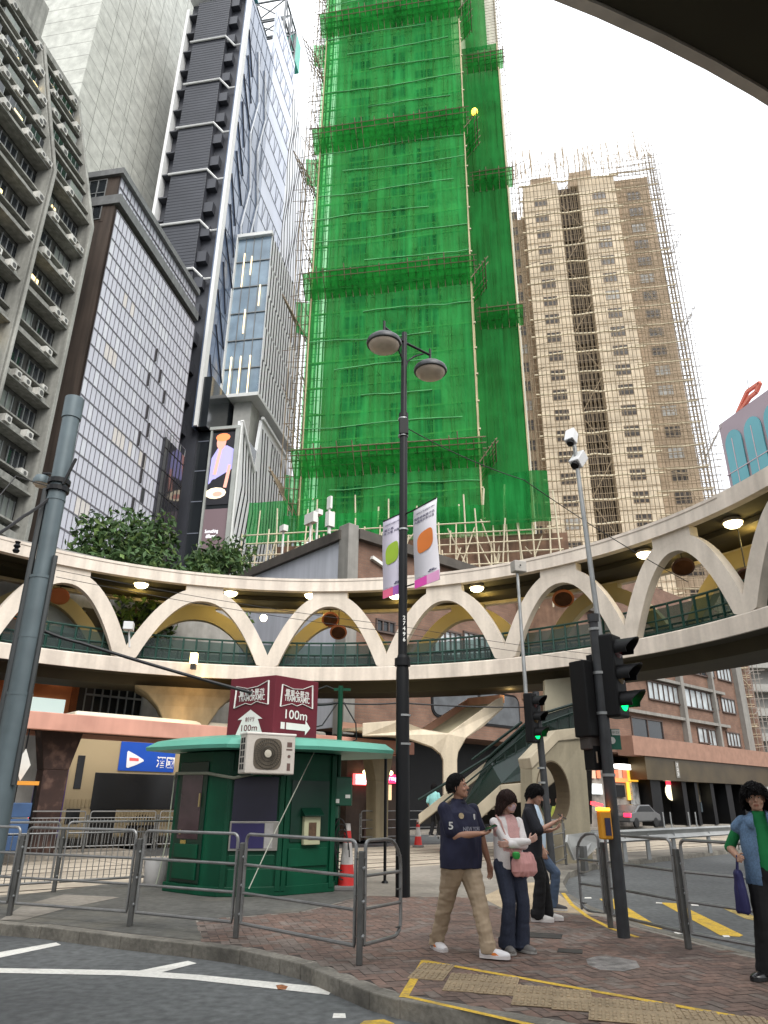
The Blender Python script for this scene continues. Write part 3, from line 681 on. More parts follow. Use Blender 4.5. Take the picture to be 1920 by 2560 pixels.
# --- far blue office with arches and a red roof frame
t = thing('arched_office', 'distant pink and turquoise office block with arched glazing and red roof frame', 'building', (60, 106, 0))
FC = Fac((58.7,110), (.233,-.972), (-.972,-.233)); b = MB(); b.prism([FC.p(0,-.5,0).xy[:], FC.p(28,-.5,0).xy[:], FC.p(28,-14,0).xy[:], FC.p(0,-14,0).xy[:]], 0, 64); obj('wall', b, mat('pale_pink_stone', (.36,.29,.32), .7, var=.06, scale=.2), t)
TQ = mat('turquoise_glass', (.10,.33,.37), .2, .1, var=.08, scale=.2)
for i in range(6):
    u = .9+i*4.6; g = MB(); pts = [(u,20),(u+3.9,20),(u+3.9,60-1.0)]+[(u+1.95+1.95*math.cos(a*math.pi/10), 59+2.4*math.sin(a*math.pi/10)) for a in range(1,10)]+[(u,59)]
    g.extr([FC.p(a,-.45,z) for a,z in pts], FC.n*.2); obj('arched_window', g, TQ, t)
m_ = MB()
for z in (30,38,46,54): FC.box(m_, 0, 28, -.4, -.2, z, z+.15)
for i in range(6): FC.box(m_, 2.6+i*4.6, 2.75+i*4.6, -.3, -.2, 20, 60)
obj('mullion', m_, mat('pink_mullion', (.55,.42,.45), .6), t)
rd = MB(); RD = mat('red_frame', (.62,.16,.10), .6, var=.1)
for a, b_ in (((4.5,-.8,63.9),(7.6,-.8,66.4)),((7.6,-.8,66.4),(10.6,-.8,66.3)),((10.6,-.8,66.3),(9.4,-.8,65.2)),((9.4,-.8,65.2),(7.8,-.8,65.1)),((7.8,-.8,65.1),(5.4,-.8,64))): FC.bar(rd, a, b_, .55)
obj('roof_frame', rd, RD, t)
m_ = MB(); FC.tube(m_, [(7.7,-1,66),(7.9,-1,69)], .07, 5); obj('antenna', m_, WFRAME, t)
# ------------------------------------------------------------------ the netted tower and the bamboo-clad tower
GC = mat('tower_concrete', (.74,.70,.60), .85, var=.15, scale=.3, streak=.2)
BAM = mat('bamboo', (.42,.35,.20), .7, var=.25, scale=1.0)
BAMP = mat('bamboo_pale', (.62,.55,.40), .7, var=.2, scale=1.0)
BAMD = mat('bamboo_dark', (.24,.185,.12), .75, var=.3, scale=1.0)
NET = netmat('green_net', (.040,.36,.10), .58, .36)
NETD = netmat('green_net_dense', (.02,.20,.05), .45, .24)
NETF = netmat('green_net_bright', (.03,.32,.06), .6, .3)
WG = mat('white_window', (.5,.5,.48), .5)
rnd = random.Random(8)
def window(F, u, z, w, h, n, mbf, mbp, bars=3):
    F.box(mbf, u, u+w, n-.08, n+.05, z-.06, z); F.box(mbf, u, u+w, n-.08, n+.05, z+h, z+h+.06)
    for i in range(bars+1): F.box(mbf, u+i*w/bars-.03, u+i*w/bars+.03, n-.08, n+.05, z, z+h)
    F.box(mbf, u, u+w, n-.08, n+.03, z+h*.62, z+h*.62+.05)
    F.quad(mbp, u, u+w, z, z+h, n+.015)
# building
FGn = Fac((7.5,50), (-HY,HX), (-HX,-HY)); GW = 14.5; GTOP = 101
t = thing('apartment_tower', 'tall apartment tower wrapped in green safety netting, centre of the picture', 'building', (0, 56, 0))
b = MB(); o3 = -1.7
def slab(mb, u0, u1, n0, n1, z0, z1): FGn.box(mb, u0, u1, n0, n1, z0, z1)
slab(b, 1.0, 5.9, -16, o3, 0, GTOP); slab(b, 8.2, 13.6, -16, o3, 0, GTOP); slab(b, 5.9, 8.2, -16, o3-1.6, 0, GTOP); slab(b, -4.2, 1.0, -16, o3-3.2, 0, 97)
obj('wall', b, GC, t)
fl = 2.86; frs = []; pns = []; sills = []
z = 3.5
while z < 92:
    for u, w in ((3.0,2.0),(9.8,2.1),(6.3,1.4)):
        f_ = MB(); p_ = MB(); window(FGn, u, z+.95, w, 1.35, o3 if u != 6.3 else o3-1.6, f_, p_); frs.append(f_); pns.append(p_)
        if u != 6.3:
            s_ = MB(); FGn.box(s_, u-.25, u+w+.25, o3, o3+.35, z+.6, z+.72); sills.append(s_)
    z += fl
wf = many('window', frs, WG, t, lambda i: -i)
many('window_pane', pns, DGLASS, t, lambda i: -i); many('window_hood', sills, GC, t, lambda i: -i)
# scaffold with netting: its own thing
t = thing('bamboo_scaffold', 'bamboo scaffold with green safety net and catch fans around the tall tower', 'scaffold', (0, 51, 0))
def net(F, u0, u1, z0, z1, n, m, name='safety_net', cu=14, cz=40, wav=.16):
    mb = MB(); o = 0
    for j in range(cz+1):
        for i in range(cu+1):
            u = u0+(u1-u0)*i/cu; z = z0+(z1-z0)*j/cz
            d = wav*(noise.noise((u*.55, z*.3, n*3))+.6*noise.noise((u*1.5, z*.8, 5)))
            mb.v.append(tuple(F.p(u, n+d, z)))
    for j in range(cz):
        for i in range(cu):
            a = j*(cu+1)+i; mb.f.append([a,a+1,a+cu+2,a+cu+1]); mb.mi.append(0)
    return obj(name, mb, m, t, smooth=True)
FZ = [26.2, 44.1, 62.3, 79.8, 97.5]
lo = 20.6
for z0, z1 in zip([lo]+FZ, FZ): net(FGn, 0, GW, z0, z1, 0, NET, cz=26)
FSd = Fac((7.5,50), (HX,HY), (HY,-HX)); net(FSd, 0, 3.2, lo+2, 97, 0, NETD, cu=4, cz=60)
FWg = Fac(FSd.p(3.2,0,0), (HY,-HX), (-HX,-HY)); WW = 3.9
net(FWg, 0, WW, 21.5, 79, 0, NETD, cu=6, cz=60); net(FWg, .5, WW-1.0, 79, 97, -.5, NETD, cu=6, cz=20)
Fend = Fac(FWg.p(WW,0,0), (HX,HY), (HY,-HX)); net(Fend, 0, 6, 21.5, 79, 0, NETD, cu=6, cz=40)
# catch fans: sloping net shelves with bamboo ribs
def fan(F, u0, u1, z, out, rise, ribs=True):
    mb = MB(); n = 16
    for i in range(n+1):
        u = u0+(u1-u0)*i/n; dz = .12*noise.noise((u*.7,z,0)); mb.v += [tuple(F.p(u,.05,z-.2)), tuple(F.p(u,out*.5,z+rise*.45-.15+dz)), tuple(F.p(u,out,z+rise+dz))]
    for i in range(n):
        for k in range(2): a = i*3+k; mb.f.append([a,a+3,a+4,a+1]); mb.mi.append(0)
    obj('catch_fan', mb, NETF, t, smooth=True)
    rb = MB(); k = int(abs(u1-u0)/.62)
    for i in range(k+1):
        u = u0+(u1-u0)*i/k; e = rnd.uniform(.85,1.22); F.tube(rb, [(u,0,z-.25),(u+rnd.uniform(-.06,.06),out*e,z+rise*e)], .045, 4)
    for q in (.35,.6,.8,1.0): F.tube(rb, [(u0-.3,out*q,z+rise*q-.1),(u1+.3,out*q,z+rise*q-.05)], .05, 4)
    obj('fan_rib', rb, BAMD, t)
for z in FZ[:4]:
    fan(FGn, -.3, GW+.6, z, 1.5, 1.75); fan(FSd, -.6, 3.0, z+.2, 1.3, 1.6)
for z in (41.5, 58, 75): fan(FWg, .6, WW+.5, z, 1.0, 1.5)
# bamboo behind the net
led = []; z = lo+1
while z < 97:
    m_ = MB(); FGn.tube(m_, [(-.2,-.2,z+.1),(GW*.33,-.22,z+rnd.uniform(-.12,.12)),(GW*.66,-.2,z+rnd.uniform(-.12,.12)),(GW+.2,-.2,z)], .1, 5); led.append(m_)
    z += 2.6
many('ledger', led, BAMP, t, lambda i: 1)
rdg = []; z = lo+1.4
while z < 97:
    pts = [(u_, .07+.03*rnd.random(), z+.12*math.sin(u_*.45+z)+rnd.uniform(-.06,.06)) for u_ in [GW*k/12 for k in range(13)]]
    a_ = rnd.choice((0,0,1,3)); b_ = rnd.choice((13,13,11,9)); m_ = MB(); FGn.tube(m_, pts[a_:b_], .055, 5); rdg.append(m_); z += 2.86
many('net_ridge', rdg, mat('net_ridge_green', (.085,.33,.12), .8, var=.35, scale=.6), t, lambda i: 1)
led = []
for i in range(21):
    u = GW*i/20; m_ = MB(); FGn.tube(m_, [(u,-.28,lo)]+[(u+rnd.uniform(-.06,.06),-.28,lo+q*9) for q in range(1,9)], .05 if i not in (0,20) else .09, 5); led.append(m_)
for i in range(7):
    u = WW*i/6; m_ = MB(); FWg.tube(m_, [(u,-.2,lo-2),(u,-.2,50),(u,-.2,79)], .05 if i<6 else .09, 5); led.append(m_)
many('standard_pole', led, BAM, t, lambda i: 1)
inner = MB()
for q in range(46): FGn.tube(inner, [(0,-.95,lo+q*1.7),(GW,-.95,lo+q*1.7+rnd.uniform(-.1,.1))], .035, 4)
for i in range(16): FGn.tube(inner, [(GW*i/15,-.95,lo),(GW*i/15+rnd.uniform(-.2,.2),-.95,97)], .04, 4)
for q in range(16):
    u = rnd.uniform(0,GW-4); z = lo+q*4.8; FGn.tube(inner, [(u,-.5,z),(u+4*rnd.choice((1,.7)),-.5,z+5.5)], .045, 4)
o = obj('inner_lattice', inner, BAM, t); o['kind'] = 'stuff'
edge = MB()
for F, u in ((FGn,0.),(FGn,GW),(FWg,WW)):
    F.tube(edge, [(u,.12,lo if F is FGn else 22),(u+.04,.12,40),(u,.12,60),(u,.12,79)], .06, 5)
obj('corner_pole', edge, BAM, t)
# open bamboo lattice on the left flank, flaring out
lf = MB()
for q in range(62):
    z = 19+q*1.25; w = 2.3-(.9*((z-19)%17.9)/17.9 if z > 0 else 0)
    for n in (-.4,-1.6,-3.2): FGn.tube(lf, [(GW-.2,n,z+rnd.uniform(-.15,.15)),(GW+w+rnd.uniform(-.3,.5),n+rnd.uniform(-.2,.2),z+rnd.uniform(-.2,.3))], .035, 4)
for i in range(5):
    for n in (-.4,-1.6,-3.2,-5.5): FGn.tube(lf, [(GW+.3+i*.42,n,19),(GW+.25+i*.4,n,50),(GW+.15+i*.36,n,96)], .04, 4)
for q in range(90):
    z = rnd.uniform(19,92); u = GW+rnd.uniform(0,1.2); FGn.tube(lf, [(u,rnd.uniform(-3,-.3),z),(u+rnd.uniform(.4,1.3),rnd.uniform(-3,-.3),z+rnd.uniform(1,3.4))], .035, 4)
for zf in FZ[:4]:
    for k in range(5): FGn.tube(lf, [(GW+1.0,-.4-k*.8,zf-2.8+k*.1),(GW+3.0,-.4-k*.8,zf+1.3)], .05, 4)
    for k in range(4): FGn.tube(lf, [(GW+1.3+k*.5,.2,zf-2.2+k*.95),(GW+1.3+k*.5,-4.5,zf-2.2+k*.95)], .045, 4)
o = obj('side_lattice', lf, BAMD, t); o['kind'] = 'stuff'
for zf in FZ[:4]:      # torn net on the flank
    mb = MB(); mb.quad(FGn.p(GW+.1,-1.2,zf-3.5), FGn.p(GW+1.7,-1.2,zf-2.6), FGn.p(GW+1.9,-1.2,zf+.9), FGn.p(GW+.1,-1.2,zf+.4)); obj('loose_net', mb, NET, t)
net(FGn, GW, GW+1.1, 20, 97, -2.4, netmat('thin_net', (.03,.30,.10), .5, .62), cu=3, cz=60)
# right hand side: loose ends of bamboo against the sky
rs = MB()
for q in range(44):
    z = 38+q*1.32+rnd.uniform(-.3,.3); F = FWg; F.tube(rs, [(WW-.2,-1.5-rnd.random()*2,z),(WW+rnd.uniform(1.2,3.3),-2,z+rnd.uniform(-.1,.5))], .035, 4)
for i in range(3): FWg.tube(rs, [(WW+.15+i*.35,-1.6,22),(WW+.1+i*.3,-1.6,96)], .04, 4)
for q in range(40): FWg.tube(rs, [(WW-1.2,-1.6,78+q*.5),(WW+.7,-1.6,78.1+q*.5)], .03, 4)
o = obj('bamboo_end', rs, BAMD, t); o['kind'] = 'stuff'
# ground-level working platform: timber apron, brown netting and bright green hoarding
ap = MB()
for q in range(26):
    u = -5.5+q*.95; FGn.tube(ap, [(u,2.0+rnd.uniform(-.3,.3),14),(u+rnd.uniform(-.3,.3),2.0,20.3+rnd.uniform(0,2.6))], .055, 4)
for q in range(8): FGn.tube(ap, [(-5.6,2.0,15+q*.8),(GW+3.5,2.0,14.9+q*.8+rnd.uniform(-.2,.2))], .055, 4)
for q in range(40): u = rnd.uniform(-5.5,GW+2); FGn.tube(ap, [(u,2.1,rnd.uniform(15,18.5)),(u+rnd.uniform(-1.6,1.6),rnd.uniform(1,2.4),rnd.uniform(18,21))], .05, 4)
for q in range(10): u = -1.5+q*1.6; FGn.tube(ap, [(u,.5,20),(u+rnd.uniform(-.4,.4),.3,20+rnd.uniform(2.5,4.5))], .06, 4)
obj('apron_pole', ap, BAMP, t)
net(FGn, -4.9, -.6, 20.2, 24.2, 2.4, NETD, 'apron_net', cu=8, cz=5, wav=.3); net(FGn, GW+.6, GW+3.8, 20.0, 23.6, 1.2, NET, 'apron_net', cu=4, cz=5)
net(FGn, -.2, GW+1, 20.3, 22.4, .9, NET, 'apron_net', cu=14, cz=4, wav=.3)
pd = MB()
FGn.box(pd, -6, GW+1.2, -14, 1.6, 8, 19.6)
obj('timber_apron', pd, mat('apron_brown', (.17,.10,.065), .9, var=.45, scale=1.2, streak=.3), t)
for i, (pxx, pyy) in enumerate(((980,1300),(905,1320),(690,1352))): pass
for i in range(5):
    c = FGn.p(GW-1.2+i*1.05,2.4,17.9+i*.55-(i*.9 if i>1 else 0)); l_ = MB(); l_.lathe(c, [(.05,.5),(.18,.35),(.34,.0),(.3,-.06)], 10); l_.tube([c+Vector((0,0,.4)), c+Vector((.7,.3,1.0))], .04, 5); obj('site_lamp', l_, BAMD, t)
c = FWg.p(1.1,.3,76.6-8); l_ = MB(); l_.ell(c, (.34,.34,.42)); o = obj('work_lamp', l_, glow('work_lamp', (1,.62,.06), 2.2), t)

# --- beige tower in bamboo
FBt = Fac((36.3,73), (-HY,HX), (-HX,-HY)); BT = 83.2
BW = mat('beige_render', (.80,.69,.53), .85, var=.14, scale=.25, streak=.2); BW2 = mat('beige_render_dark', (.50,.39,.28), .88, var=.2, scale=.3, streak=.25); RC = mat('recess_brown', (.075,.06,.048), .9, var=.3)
t = thing('apartment_block', 'beige apartment tower under open bamboo scaffolding, right of the green tower', 'building', (27, 76, 0))
b = MB(); FBt.box(b, 12.4, 17.2, -14, 0, 0, BT); FBt.box(b, 4.7, 9.5, -14, 0, 0, BT); obj('wall', b, BW, t)
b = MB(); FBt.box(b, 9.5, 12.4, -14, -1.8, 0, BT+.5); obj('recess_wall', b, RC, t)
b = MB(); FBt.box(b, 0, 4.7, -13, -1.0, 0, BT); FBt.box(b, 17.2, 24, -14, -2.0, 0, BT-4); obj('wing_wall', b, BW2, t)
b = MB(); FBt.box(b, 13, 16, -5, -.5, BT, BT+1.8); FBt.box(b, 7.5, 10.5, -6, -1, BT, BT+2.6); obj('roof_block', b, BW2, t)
frs = []; pns = []; sl_ = []; z = 4
while z < BT-2:
    for u, w, n in ((14.0,1.75,0),(6.1,1.75,0),(1.3,1.8,-1.0),(18.2,1.4,-2.0)):
        f_ = MB(); p_ = MB(); window(FBt, u, z+.9, w, 1.4, n, f_, p_); frs.append((z,f_)); pns.append((z,p_))
    for a, b_ in ((12.35,17.25),(4.65,9.55)):
        s_ = MB(); FBt.box(s_, a, b_, 0, .1, z+.05, z+.22); sl_.append((z,s_))
    f_ = MB(); z += 2.86
for lst in (frs, pns, sl_): lst.sort(key=lambda q: q[0])
many('window', [q[1] for q in frs], mat('brown_window', (.36,.28,.2), .6), t, lambda i: -i)
pl_ = [q[1] for q in pns]; lt_ = [p for p in pl_ if rnd.random() < .22]; many('curtained_pane', lt_, mat('pale_curtain', (.42,.42,.40), .5, var=.3), t, lambda i: -i)
many('window_pane', [p for p in pl_ if p not in lt_], mat('brown_glass', (.05,.042,.036), .2, var=.4, scale=.4), t, lambda i: -i)
many('floor_band', [q[1] for q in sl_], BW, t, lambda i: -i)
rcs = []
for q in range(28): rc = MB(); FBt.box(rc, 9.7, 12.2, -1.8, -1.2, 5+q*2.86, 5.25+q*2.86); rcs.append(rc)
many('recess_ledge', rcs, RC, t, lambda i: 1)
t = thing('bamboo_scaffold', 'open bamboo scaffold without netting around the beige apartment tower', 'scaffold', (27, 72.5, 0))
led = []; z = 5.2
while z < BT+1:
    m_ = MB(); pts = []; k = 9
    for i in range(k+1): pts.append((4.2+13.6*i/k, .9, z+rnd.uniform(-.16,.16)))
    FBt.tube(m_, pts, .13, 5); led.append(m_)
    m_ = MB(); FBt.tube(m_, [(-.8,.3,z+.8),(1.6,.3,z+.7+rnd.uniform(-.1,.1)),(5.3,.3,z+.8)], .1, 5); led.append(m_)
    z += 2.86
many('ledger', led, BAMP, t, lambda i: 1)
led = []
for i in range(38):
    u = -.6+18.4*i/37; m_ = MB(); FBt.tube(m_, [(u,1.05 if u>4.2 else .35,2)]+[(u+rnd.uniform(-.08,.08),1.05 if u>4.2 else .35,2+q*9) for q in range(1,9)]+[(u,1.05,BT+rnd.uniform(.5,5))], .045, 4); led.append(m_)
many('standard_pole', led, BAMD, t, lambda i: 1)
la = MB()
for q in range(86):
    z = 4+q*.95; FBt.tube(la, [(-.7,1.1 if q%3 else .4,z),(9,1.1,z+rnd.uniform(-.15,.15)),(18,1.1,z)], .034, 4)
    for n_ in (.5,-.3): FBt.tube(la, [(-.9,n_,z+.3),(4.6,n_,z+rnd.uniform(.1,.5))], .04, 4)
    if q%3 == 0: FBt.tube(la, [(rnd.uniform(-1,3),.55,z),(rnd.uniform(1,5),.55,z+rnd.uniform(2,4))], .04, 4)
    if True: FBt.tube(la, [(17.0,-.6,z),(24,-.9,z+rnd.uniform(-.2,.2))], .04, 4)
for i in range(16): FBt.tube(la, [(17.2+i*.45,-.6,4),(17.2+i*.45+rnd.uniform(-.2,.2),-.7,BT+rnd.uniform(-4,4))], .045, 4)
for i in range(6): FBt.tube(la, [(9.8+i*.5,-.4,4),(9.8+i*.5,-.4,BT)], .04, 4)
for q in range(14): FBt.tube(la, [(9.7+(q%2)*2.6,.2,6+q*5.7),(12.3-(q%2)*2.6,.2,10.5+q*5.7)], .06, 4)
for q in range(130): u = rnd.uniform(-.5,20); FBt.tube(la, [(u,1.2,rnd.uniform(BT-1,BT+2)),(u+rnd.uniform(-.4,.4),1.2,BT+rnd.uniform(2,7))], .04, 4)
for q in range(9): FBt.tube(la, [(-1,1.2,BT+.3+q*.75),(12+rnd.uniform(-5,9),1.2,BT+.3+q*.75)], .03, 4)
o = obj('bamboo_lattice', la, mat('bamboo_brown', (.40,.32,.22), .75, var=.25), t); o['kind'] = 'stuff'
ls = MB()
for q in range(88):
    z = 6+q*.92; w = 1.6+.9*(((z-6)%18)/18)
    for n in (0,-2,-4.5): ls.bar(FBt.p(0,n,z), FBt.p(-w-rnd.uniform(0,.8),n,z+rnd.uniform(-.15,.2)), .05)
for i in range(5):
    for n in (0,-1.5,-3,-4.5): FBt.tube(ls, [(-.3-i*.4,n,4),(-.3-i*.4,n,BT+rnd.uniform(1,7))], .035, 4)
for q in range(70): z = rnd.uniform(8,80); FBt.tube(ls, [(-.3,rnd.uniform(-4,0),z),(-1.9,rnd.uniform(-4,0),z+rnd.uniform(1,3))], .035, 4)
for zf in (24,42,60,72):
    for k in range(3): FBt.tube(ls, [(-1.2,-k*1.6,zf-2.5),(-3.2,-k*1.6,zf+1.0)], .035, 4)
    for k in range(3): FBt.tube(ls, [(-1.8-k*.6,0,zf-1.6+k*1.0),(-1.8-k*.6,-3.4,zf-1.6+k*1.0)], .03, 4)
o = obj('side_lattice', ls, mat('bamboo_grey', (.30,.27,.24), .8), t); o['kind'] = 'stuff'
# ------------------------------------------------------------------ circular footbridge
CX, CY, RI, RW = -3.0, 14.5, 13.75, 3.7
ZD0, ZD1, ZR0, ZR1 = 6.0, 6.52, 9.6, 10.13
def rin(a):
    a = (a+180) % 360-180
    d = abs(a-90)          # 0 far side, 180 near side
    if d > 180: d = 360-d
    t = min(1, max(0, (d-115)/30)); t = t*t*(3-2*t)
    return RI-1.32*t
def rp(a, n, z):
    r = rin(a)+n; return Vector((CX+r*math.cos(R(a)), CY+r*math.sin(R(a)), z))
CRM = mat('cream_paint', (.60,.535,.455), .75, var=.08, scale=.8, streak=.16, fine=.05, dirt=((.33,.29,.24), .9, .35))
FAS = mat('fascia_paint', (.62,.55,.47), .75, var=.08, scale=.7, streak=.22, fine=.05, dirt=((.34,.29,.25), .7, .4))
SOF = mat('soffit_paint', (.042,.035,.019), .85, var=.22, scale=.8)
GRN = mat('railing_green', (.006,.042,.031), .45, var=.1)
t = thing('footbridge', 'circular cream concrete footbridge with parabolic arches spanning the junction', 'footbridge', (CX, CY, 0))
def ringband(prof, a0, a1, st=2.0):
    """closed profile (n,z) swept along the ring"""
    mb = MB(); k = int(round((a1-a0)/st)); m = len(prof); full = a1-a0 >= 359.9
    for i in range(k if full else k+1):
        a = a0+(a1-a0)*i/k
        for n, z in prof: mb.v.append(tuple(rp(a, n, z)))
    tot = k if full else k+1
    for i in range(k):
        j = (i+1) % tot
        for q in range(m): mb.f.append([i*m+q, i*m+(q+1)%m, j*m+(q+1)%m, j*m+q]); mb.mi.append(0)
    return mb
a0, a1 = 0, 360
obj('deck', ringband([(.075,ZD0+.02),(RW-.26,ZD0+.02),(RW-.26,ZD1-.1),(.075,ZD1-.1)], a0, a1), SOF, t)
obj('deck_fascia', ringband([(0,ZD0),(.07,ZD0-.005),(.07,ZD1-.1),(.4,ZD1-.09),(.4,ZD1),(.03,ZD1+.01),(0,ZD1-.03)], a0, a1), FAS, t)
obj('deck_fascia', ringband([(RW-.27,ZD0),(RW,ZD0),(RW,ZD1),(RW-.27,ZD1)], a0, a1), FAS, t)
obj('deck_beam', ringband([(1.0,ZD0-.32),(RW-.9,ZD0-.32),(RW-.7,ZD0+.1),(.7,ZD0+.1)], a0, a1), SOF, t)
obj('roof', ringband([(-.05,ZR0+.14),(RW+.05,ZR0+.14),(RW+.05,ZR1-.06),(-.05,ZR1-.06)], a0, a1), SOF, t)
obj('roof_fascia', ringband([(-.1,ZR0),(.2,ZR0),(.2,ZR0+.13),(-.055,ZR1),(-.085,ZR1)], a0, a1), FAS, t)
obj('roof_fascia', ringband([(RW-.2,ZR0),(RW+.1,ZR0),(RW+.085,ZR1),(RW-.2,ZR0+.13)], a0, a1), FAS, t)
gut = ringband([(-.103,ZR1-.12),(-.09,ZR1-.12),(-.07,ZR1-.095),(-.1,ZR1-.095)], 20, 175); obj('drip_edge', gut, mat('drip_dark', (.3,.26,.22), .8), t)
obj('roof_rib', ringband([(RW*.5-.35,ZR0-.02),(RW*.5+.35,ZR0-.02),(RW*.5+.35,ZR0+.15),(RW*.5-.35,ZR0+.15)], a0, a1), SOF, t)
# arches: angles of the valleys as they stand along the bridge
va = []
for px, py in ((315,1640),(668,1668),(968,1668),(1267,1648),(1570,1604),(1870,1533)):
    p = atz(px, py, ZD1); va.append(math.degrees(math.atan2(p.y-CY, p.x-CX)))
pitch = (va[0]-va[-1])/5
vs = [va[0]+pitch*(k+1) for k in range(6)][::-1]+va+[va[-1]-pitch*(k+1) for k in range(3)]
def arch(al, ar, n0, n1, mb):
    ac = (al+ar)/2; half = abs(al-ar)/2; N = 30; rm = rin(ac)+(n0+n1)/2; hw = R(half)*rm
    zb, zt = ZD1-.25, ZR0-.34
    P = []
    for i in range(N+1):
        s = -1+2*i/N; u = s*hw; z = zb+(zt-zb)*(1-abs(s)**2.15); P.append((u, z))
    o = len(mb.v)
    for i, (u, z) in enumerate(P):
        a_, b_ = P[max(i-1,0)], P[min(i+1,N)]; dx, dz = b_[0]-a_[0], b_[1]-a_[1]; l = math.hypot(dx,dz); nx, nz = -dz/l, dx/l
        th = .27
        for sg, n in ((-1,n0),(-1,n1),(1,n1),(1,n0)):
            uu = u+nx*th*sg; zz = min(max(z+nz*th*sg, ZD1+.003), ZR0+.005); ang = ac-math.degrees(uu/rm); mb.v.append(tuple(rp(ang, n, zz)))
    for i in range(N):
        for q in range(4): mb.f.append([o+i*4+q, o+i*4+(q+1)%4, o+(i+1)*4+(q+1)%4, o+(i+1)*4+q]); mb.mi.append(0)
    # crown block tying the arch to the roof edge
    o = len(mb.v); ww = .74
    for k in range(5):
        u = -ww+2*ww*k/4; ang = ac-math.degrees(u/rm)
        for n, z in ((n0,zt+.02),(n1,zt+.02),(n1,ZR0+.003),(n0,ZR0+.003)): mb.v.append(tuple(rp(ang, n-.003 if n==n0 else n+.003, z-.12*abs(u/ww)**2*(z<ZR0-.1)*3)))
    for k in range(4):
        for q in range(4): mb.f.append([o+k*4+q, o+k*4+(q+1)%4, o+(k+1)*4+(q+1)%4, o+(k+1)*4+q]); mb.mi.append(0)
    mb.f.append([o,o+1,o+2,o+3]); mb.mi.append(0); mb.f.append([o+16,o+19,o+18,o+17]); mb.mi.append(0)
    return mb
YEL = mat('cream_paint_lamplit', (.42,.35,.20), .75, var=.1, scale=.8)  # yellow light of the bridge lamps is put into the outer arches' paint
for al, ar in zip(vs[:-1], vs[1:]):
    obj('arch', arch(al, ar, .02, .36, MB()), CRM, t, smooth=True)
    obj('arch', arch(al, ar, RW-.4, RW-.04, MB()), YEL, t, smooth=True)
# green railings on both sides, with glass infill
def rail(n, a0, a1, name):
    mb = MB(); rmid = RI+n; k = int((a1-a0)/2)
    for i in range(k+1):
        a = a0+(a1-a0)*i/k; p = rp(a, n, ZD1-.1); mb.bar(p, p+Vector((0,0,1.15)), .06, .06)
    for z in (.22, .62, 1.1):
        pts = [rp(a0+(a1-a0)*i/k, n, ZD1-.05+z) for i in range(k+1)]; mb.tube(pts, .03 if z<1 else .04, 6)
    o = obj(name, mb, GRN, t)
    g = MB(); m = 2*k
    for i in range(m+1):
        a = a0+(a1-a0)*i/m; g.v += [tuple(rp(a, n+.02, ZD1)), tuple(rp(a, n+.02, ZD1+.95))]
    for i in range(m): g.f.append([2*i,2*i+2,2*i+3,2*i+1]); g.mi.append(0)
    obj('railing_panel', g, PANEL, o)
def glassmat(name, col, mixf):
    m = bpy.data.materials.new(name); m.use_nodes = True; N = m.node_tree.nodes; L = m.node_tree.links; b = N['Principled BSDF']
    b.inputs['Base Color'].default_value = (*col,1); b.inputs['Roughness'].default_value = .12; out = N['Material Output']
    tr = N.new('ShaderNodeBsdfTransparent'); tr.inputs[0].default_value = (.55,.72,.66,1); mxs = N.new('ShaderNodeMixShader'); mxs.inputs[0].default_value = mixf
    L.new(b.outputs[0], mxs.inputs[1]); L.new(tr.outputs[0], mxs.inputs[2]); L.new(mxs.outputs[0], out.inputs[0]); return m
PANEL = glassmat('smoked_green_glass', (.015,.03,.026), .4)
rail(.5, 0, 190, 'railing'); rail(RW-.55, 0, 190, 'railing')
# ceiling lamps under the roof
LENS = glow('lamp_lens', (1,.86,.5), 5.0)
def plamp(p, w, col=(1,.70,.28), r=.12):
    l = bpy.data.lights.new('lamp_light', 'POINT'); l.energy = w; l.color = col; l.shadow_soft_size = r
    o = bpy.data.objects.new('lamp_light', l); o.location = p; COL.objects.link(o)
for px, py in ((353,1463),(577,1484),(778,1490),(988,1490),(1192,1472),(1612,1387),(1833,1310)):
    p = atz(px, py, ZR0-.02); l_ = MB(); l_.lathe(p, [(.26,.16),(.3,.1),(.3,.04)], 16); o = obj('ceiling_lamp', l_, CRM, t, smooth=True)
    d_ = MB(); d_.lathe(p, [(.27,.05),(.25,-.04),(.17,-.1),(.05,-.12)], 16); obj('lens', d_, LENS, o, smooth=True)
    ang = math.degrees(math.atan2(p.y-CY, p.x-CX)); plamp(rp(ang, 1.9, ZR0-.35), 22, (1,.72,.22))
for px, py, s in ((659,1545,.16),(722,1460,.1)):
    p = atY(px, py, 30.6); l_ = MB(); l_.ell(p, (s,s,s)); obj('wall_lamp', l_, LENS, t, smooth=True)
# lantern on the deck edge, floodlights beneath
p = atz(487,1655,ZD1+.0); l_ = MB(); l_.box(p.x-.12,p.x+.12,p.y-.3,p.y-.05,ZD1-.1,ZD1+.3); o = obj('edge_lantern', l_, glow('lantern', (1,.75,.3), 2.5), t)
l_ = MB(); l_.box(p.x-.09,p.x+.09,p.y-.25,p.y-.02,ZD1-.3,ZD1-.1); obj('lantern_bracket', l_, mat('dark_metal', (.04,.04,.04), .5, .5), o)
p = atz(1281,1703,ZD0-.1); l_ = MB(); l_.ell(p, (.2,.2,.13)); obj('underside_lamp', l_, LENS, t, smooth=True); plamp(p-Vector((0,-.6,.35)), 5)
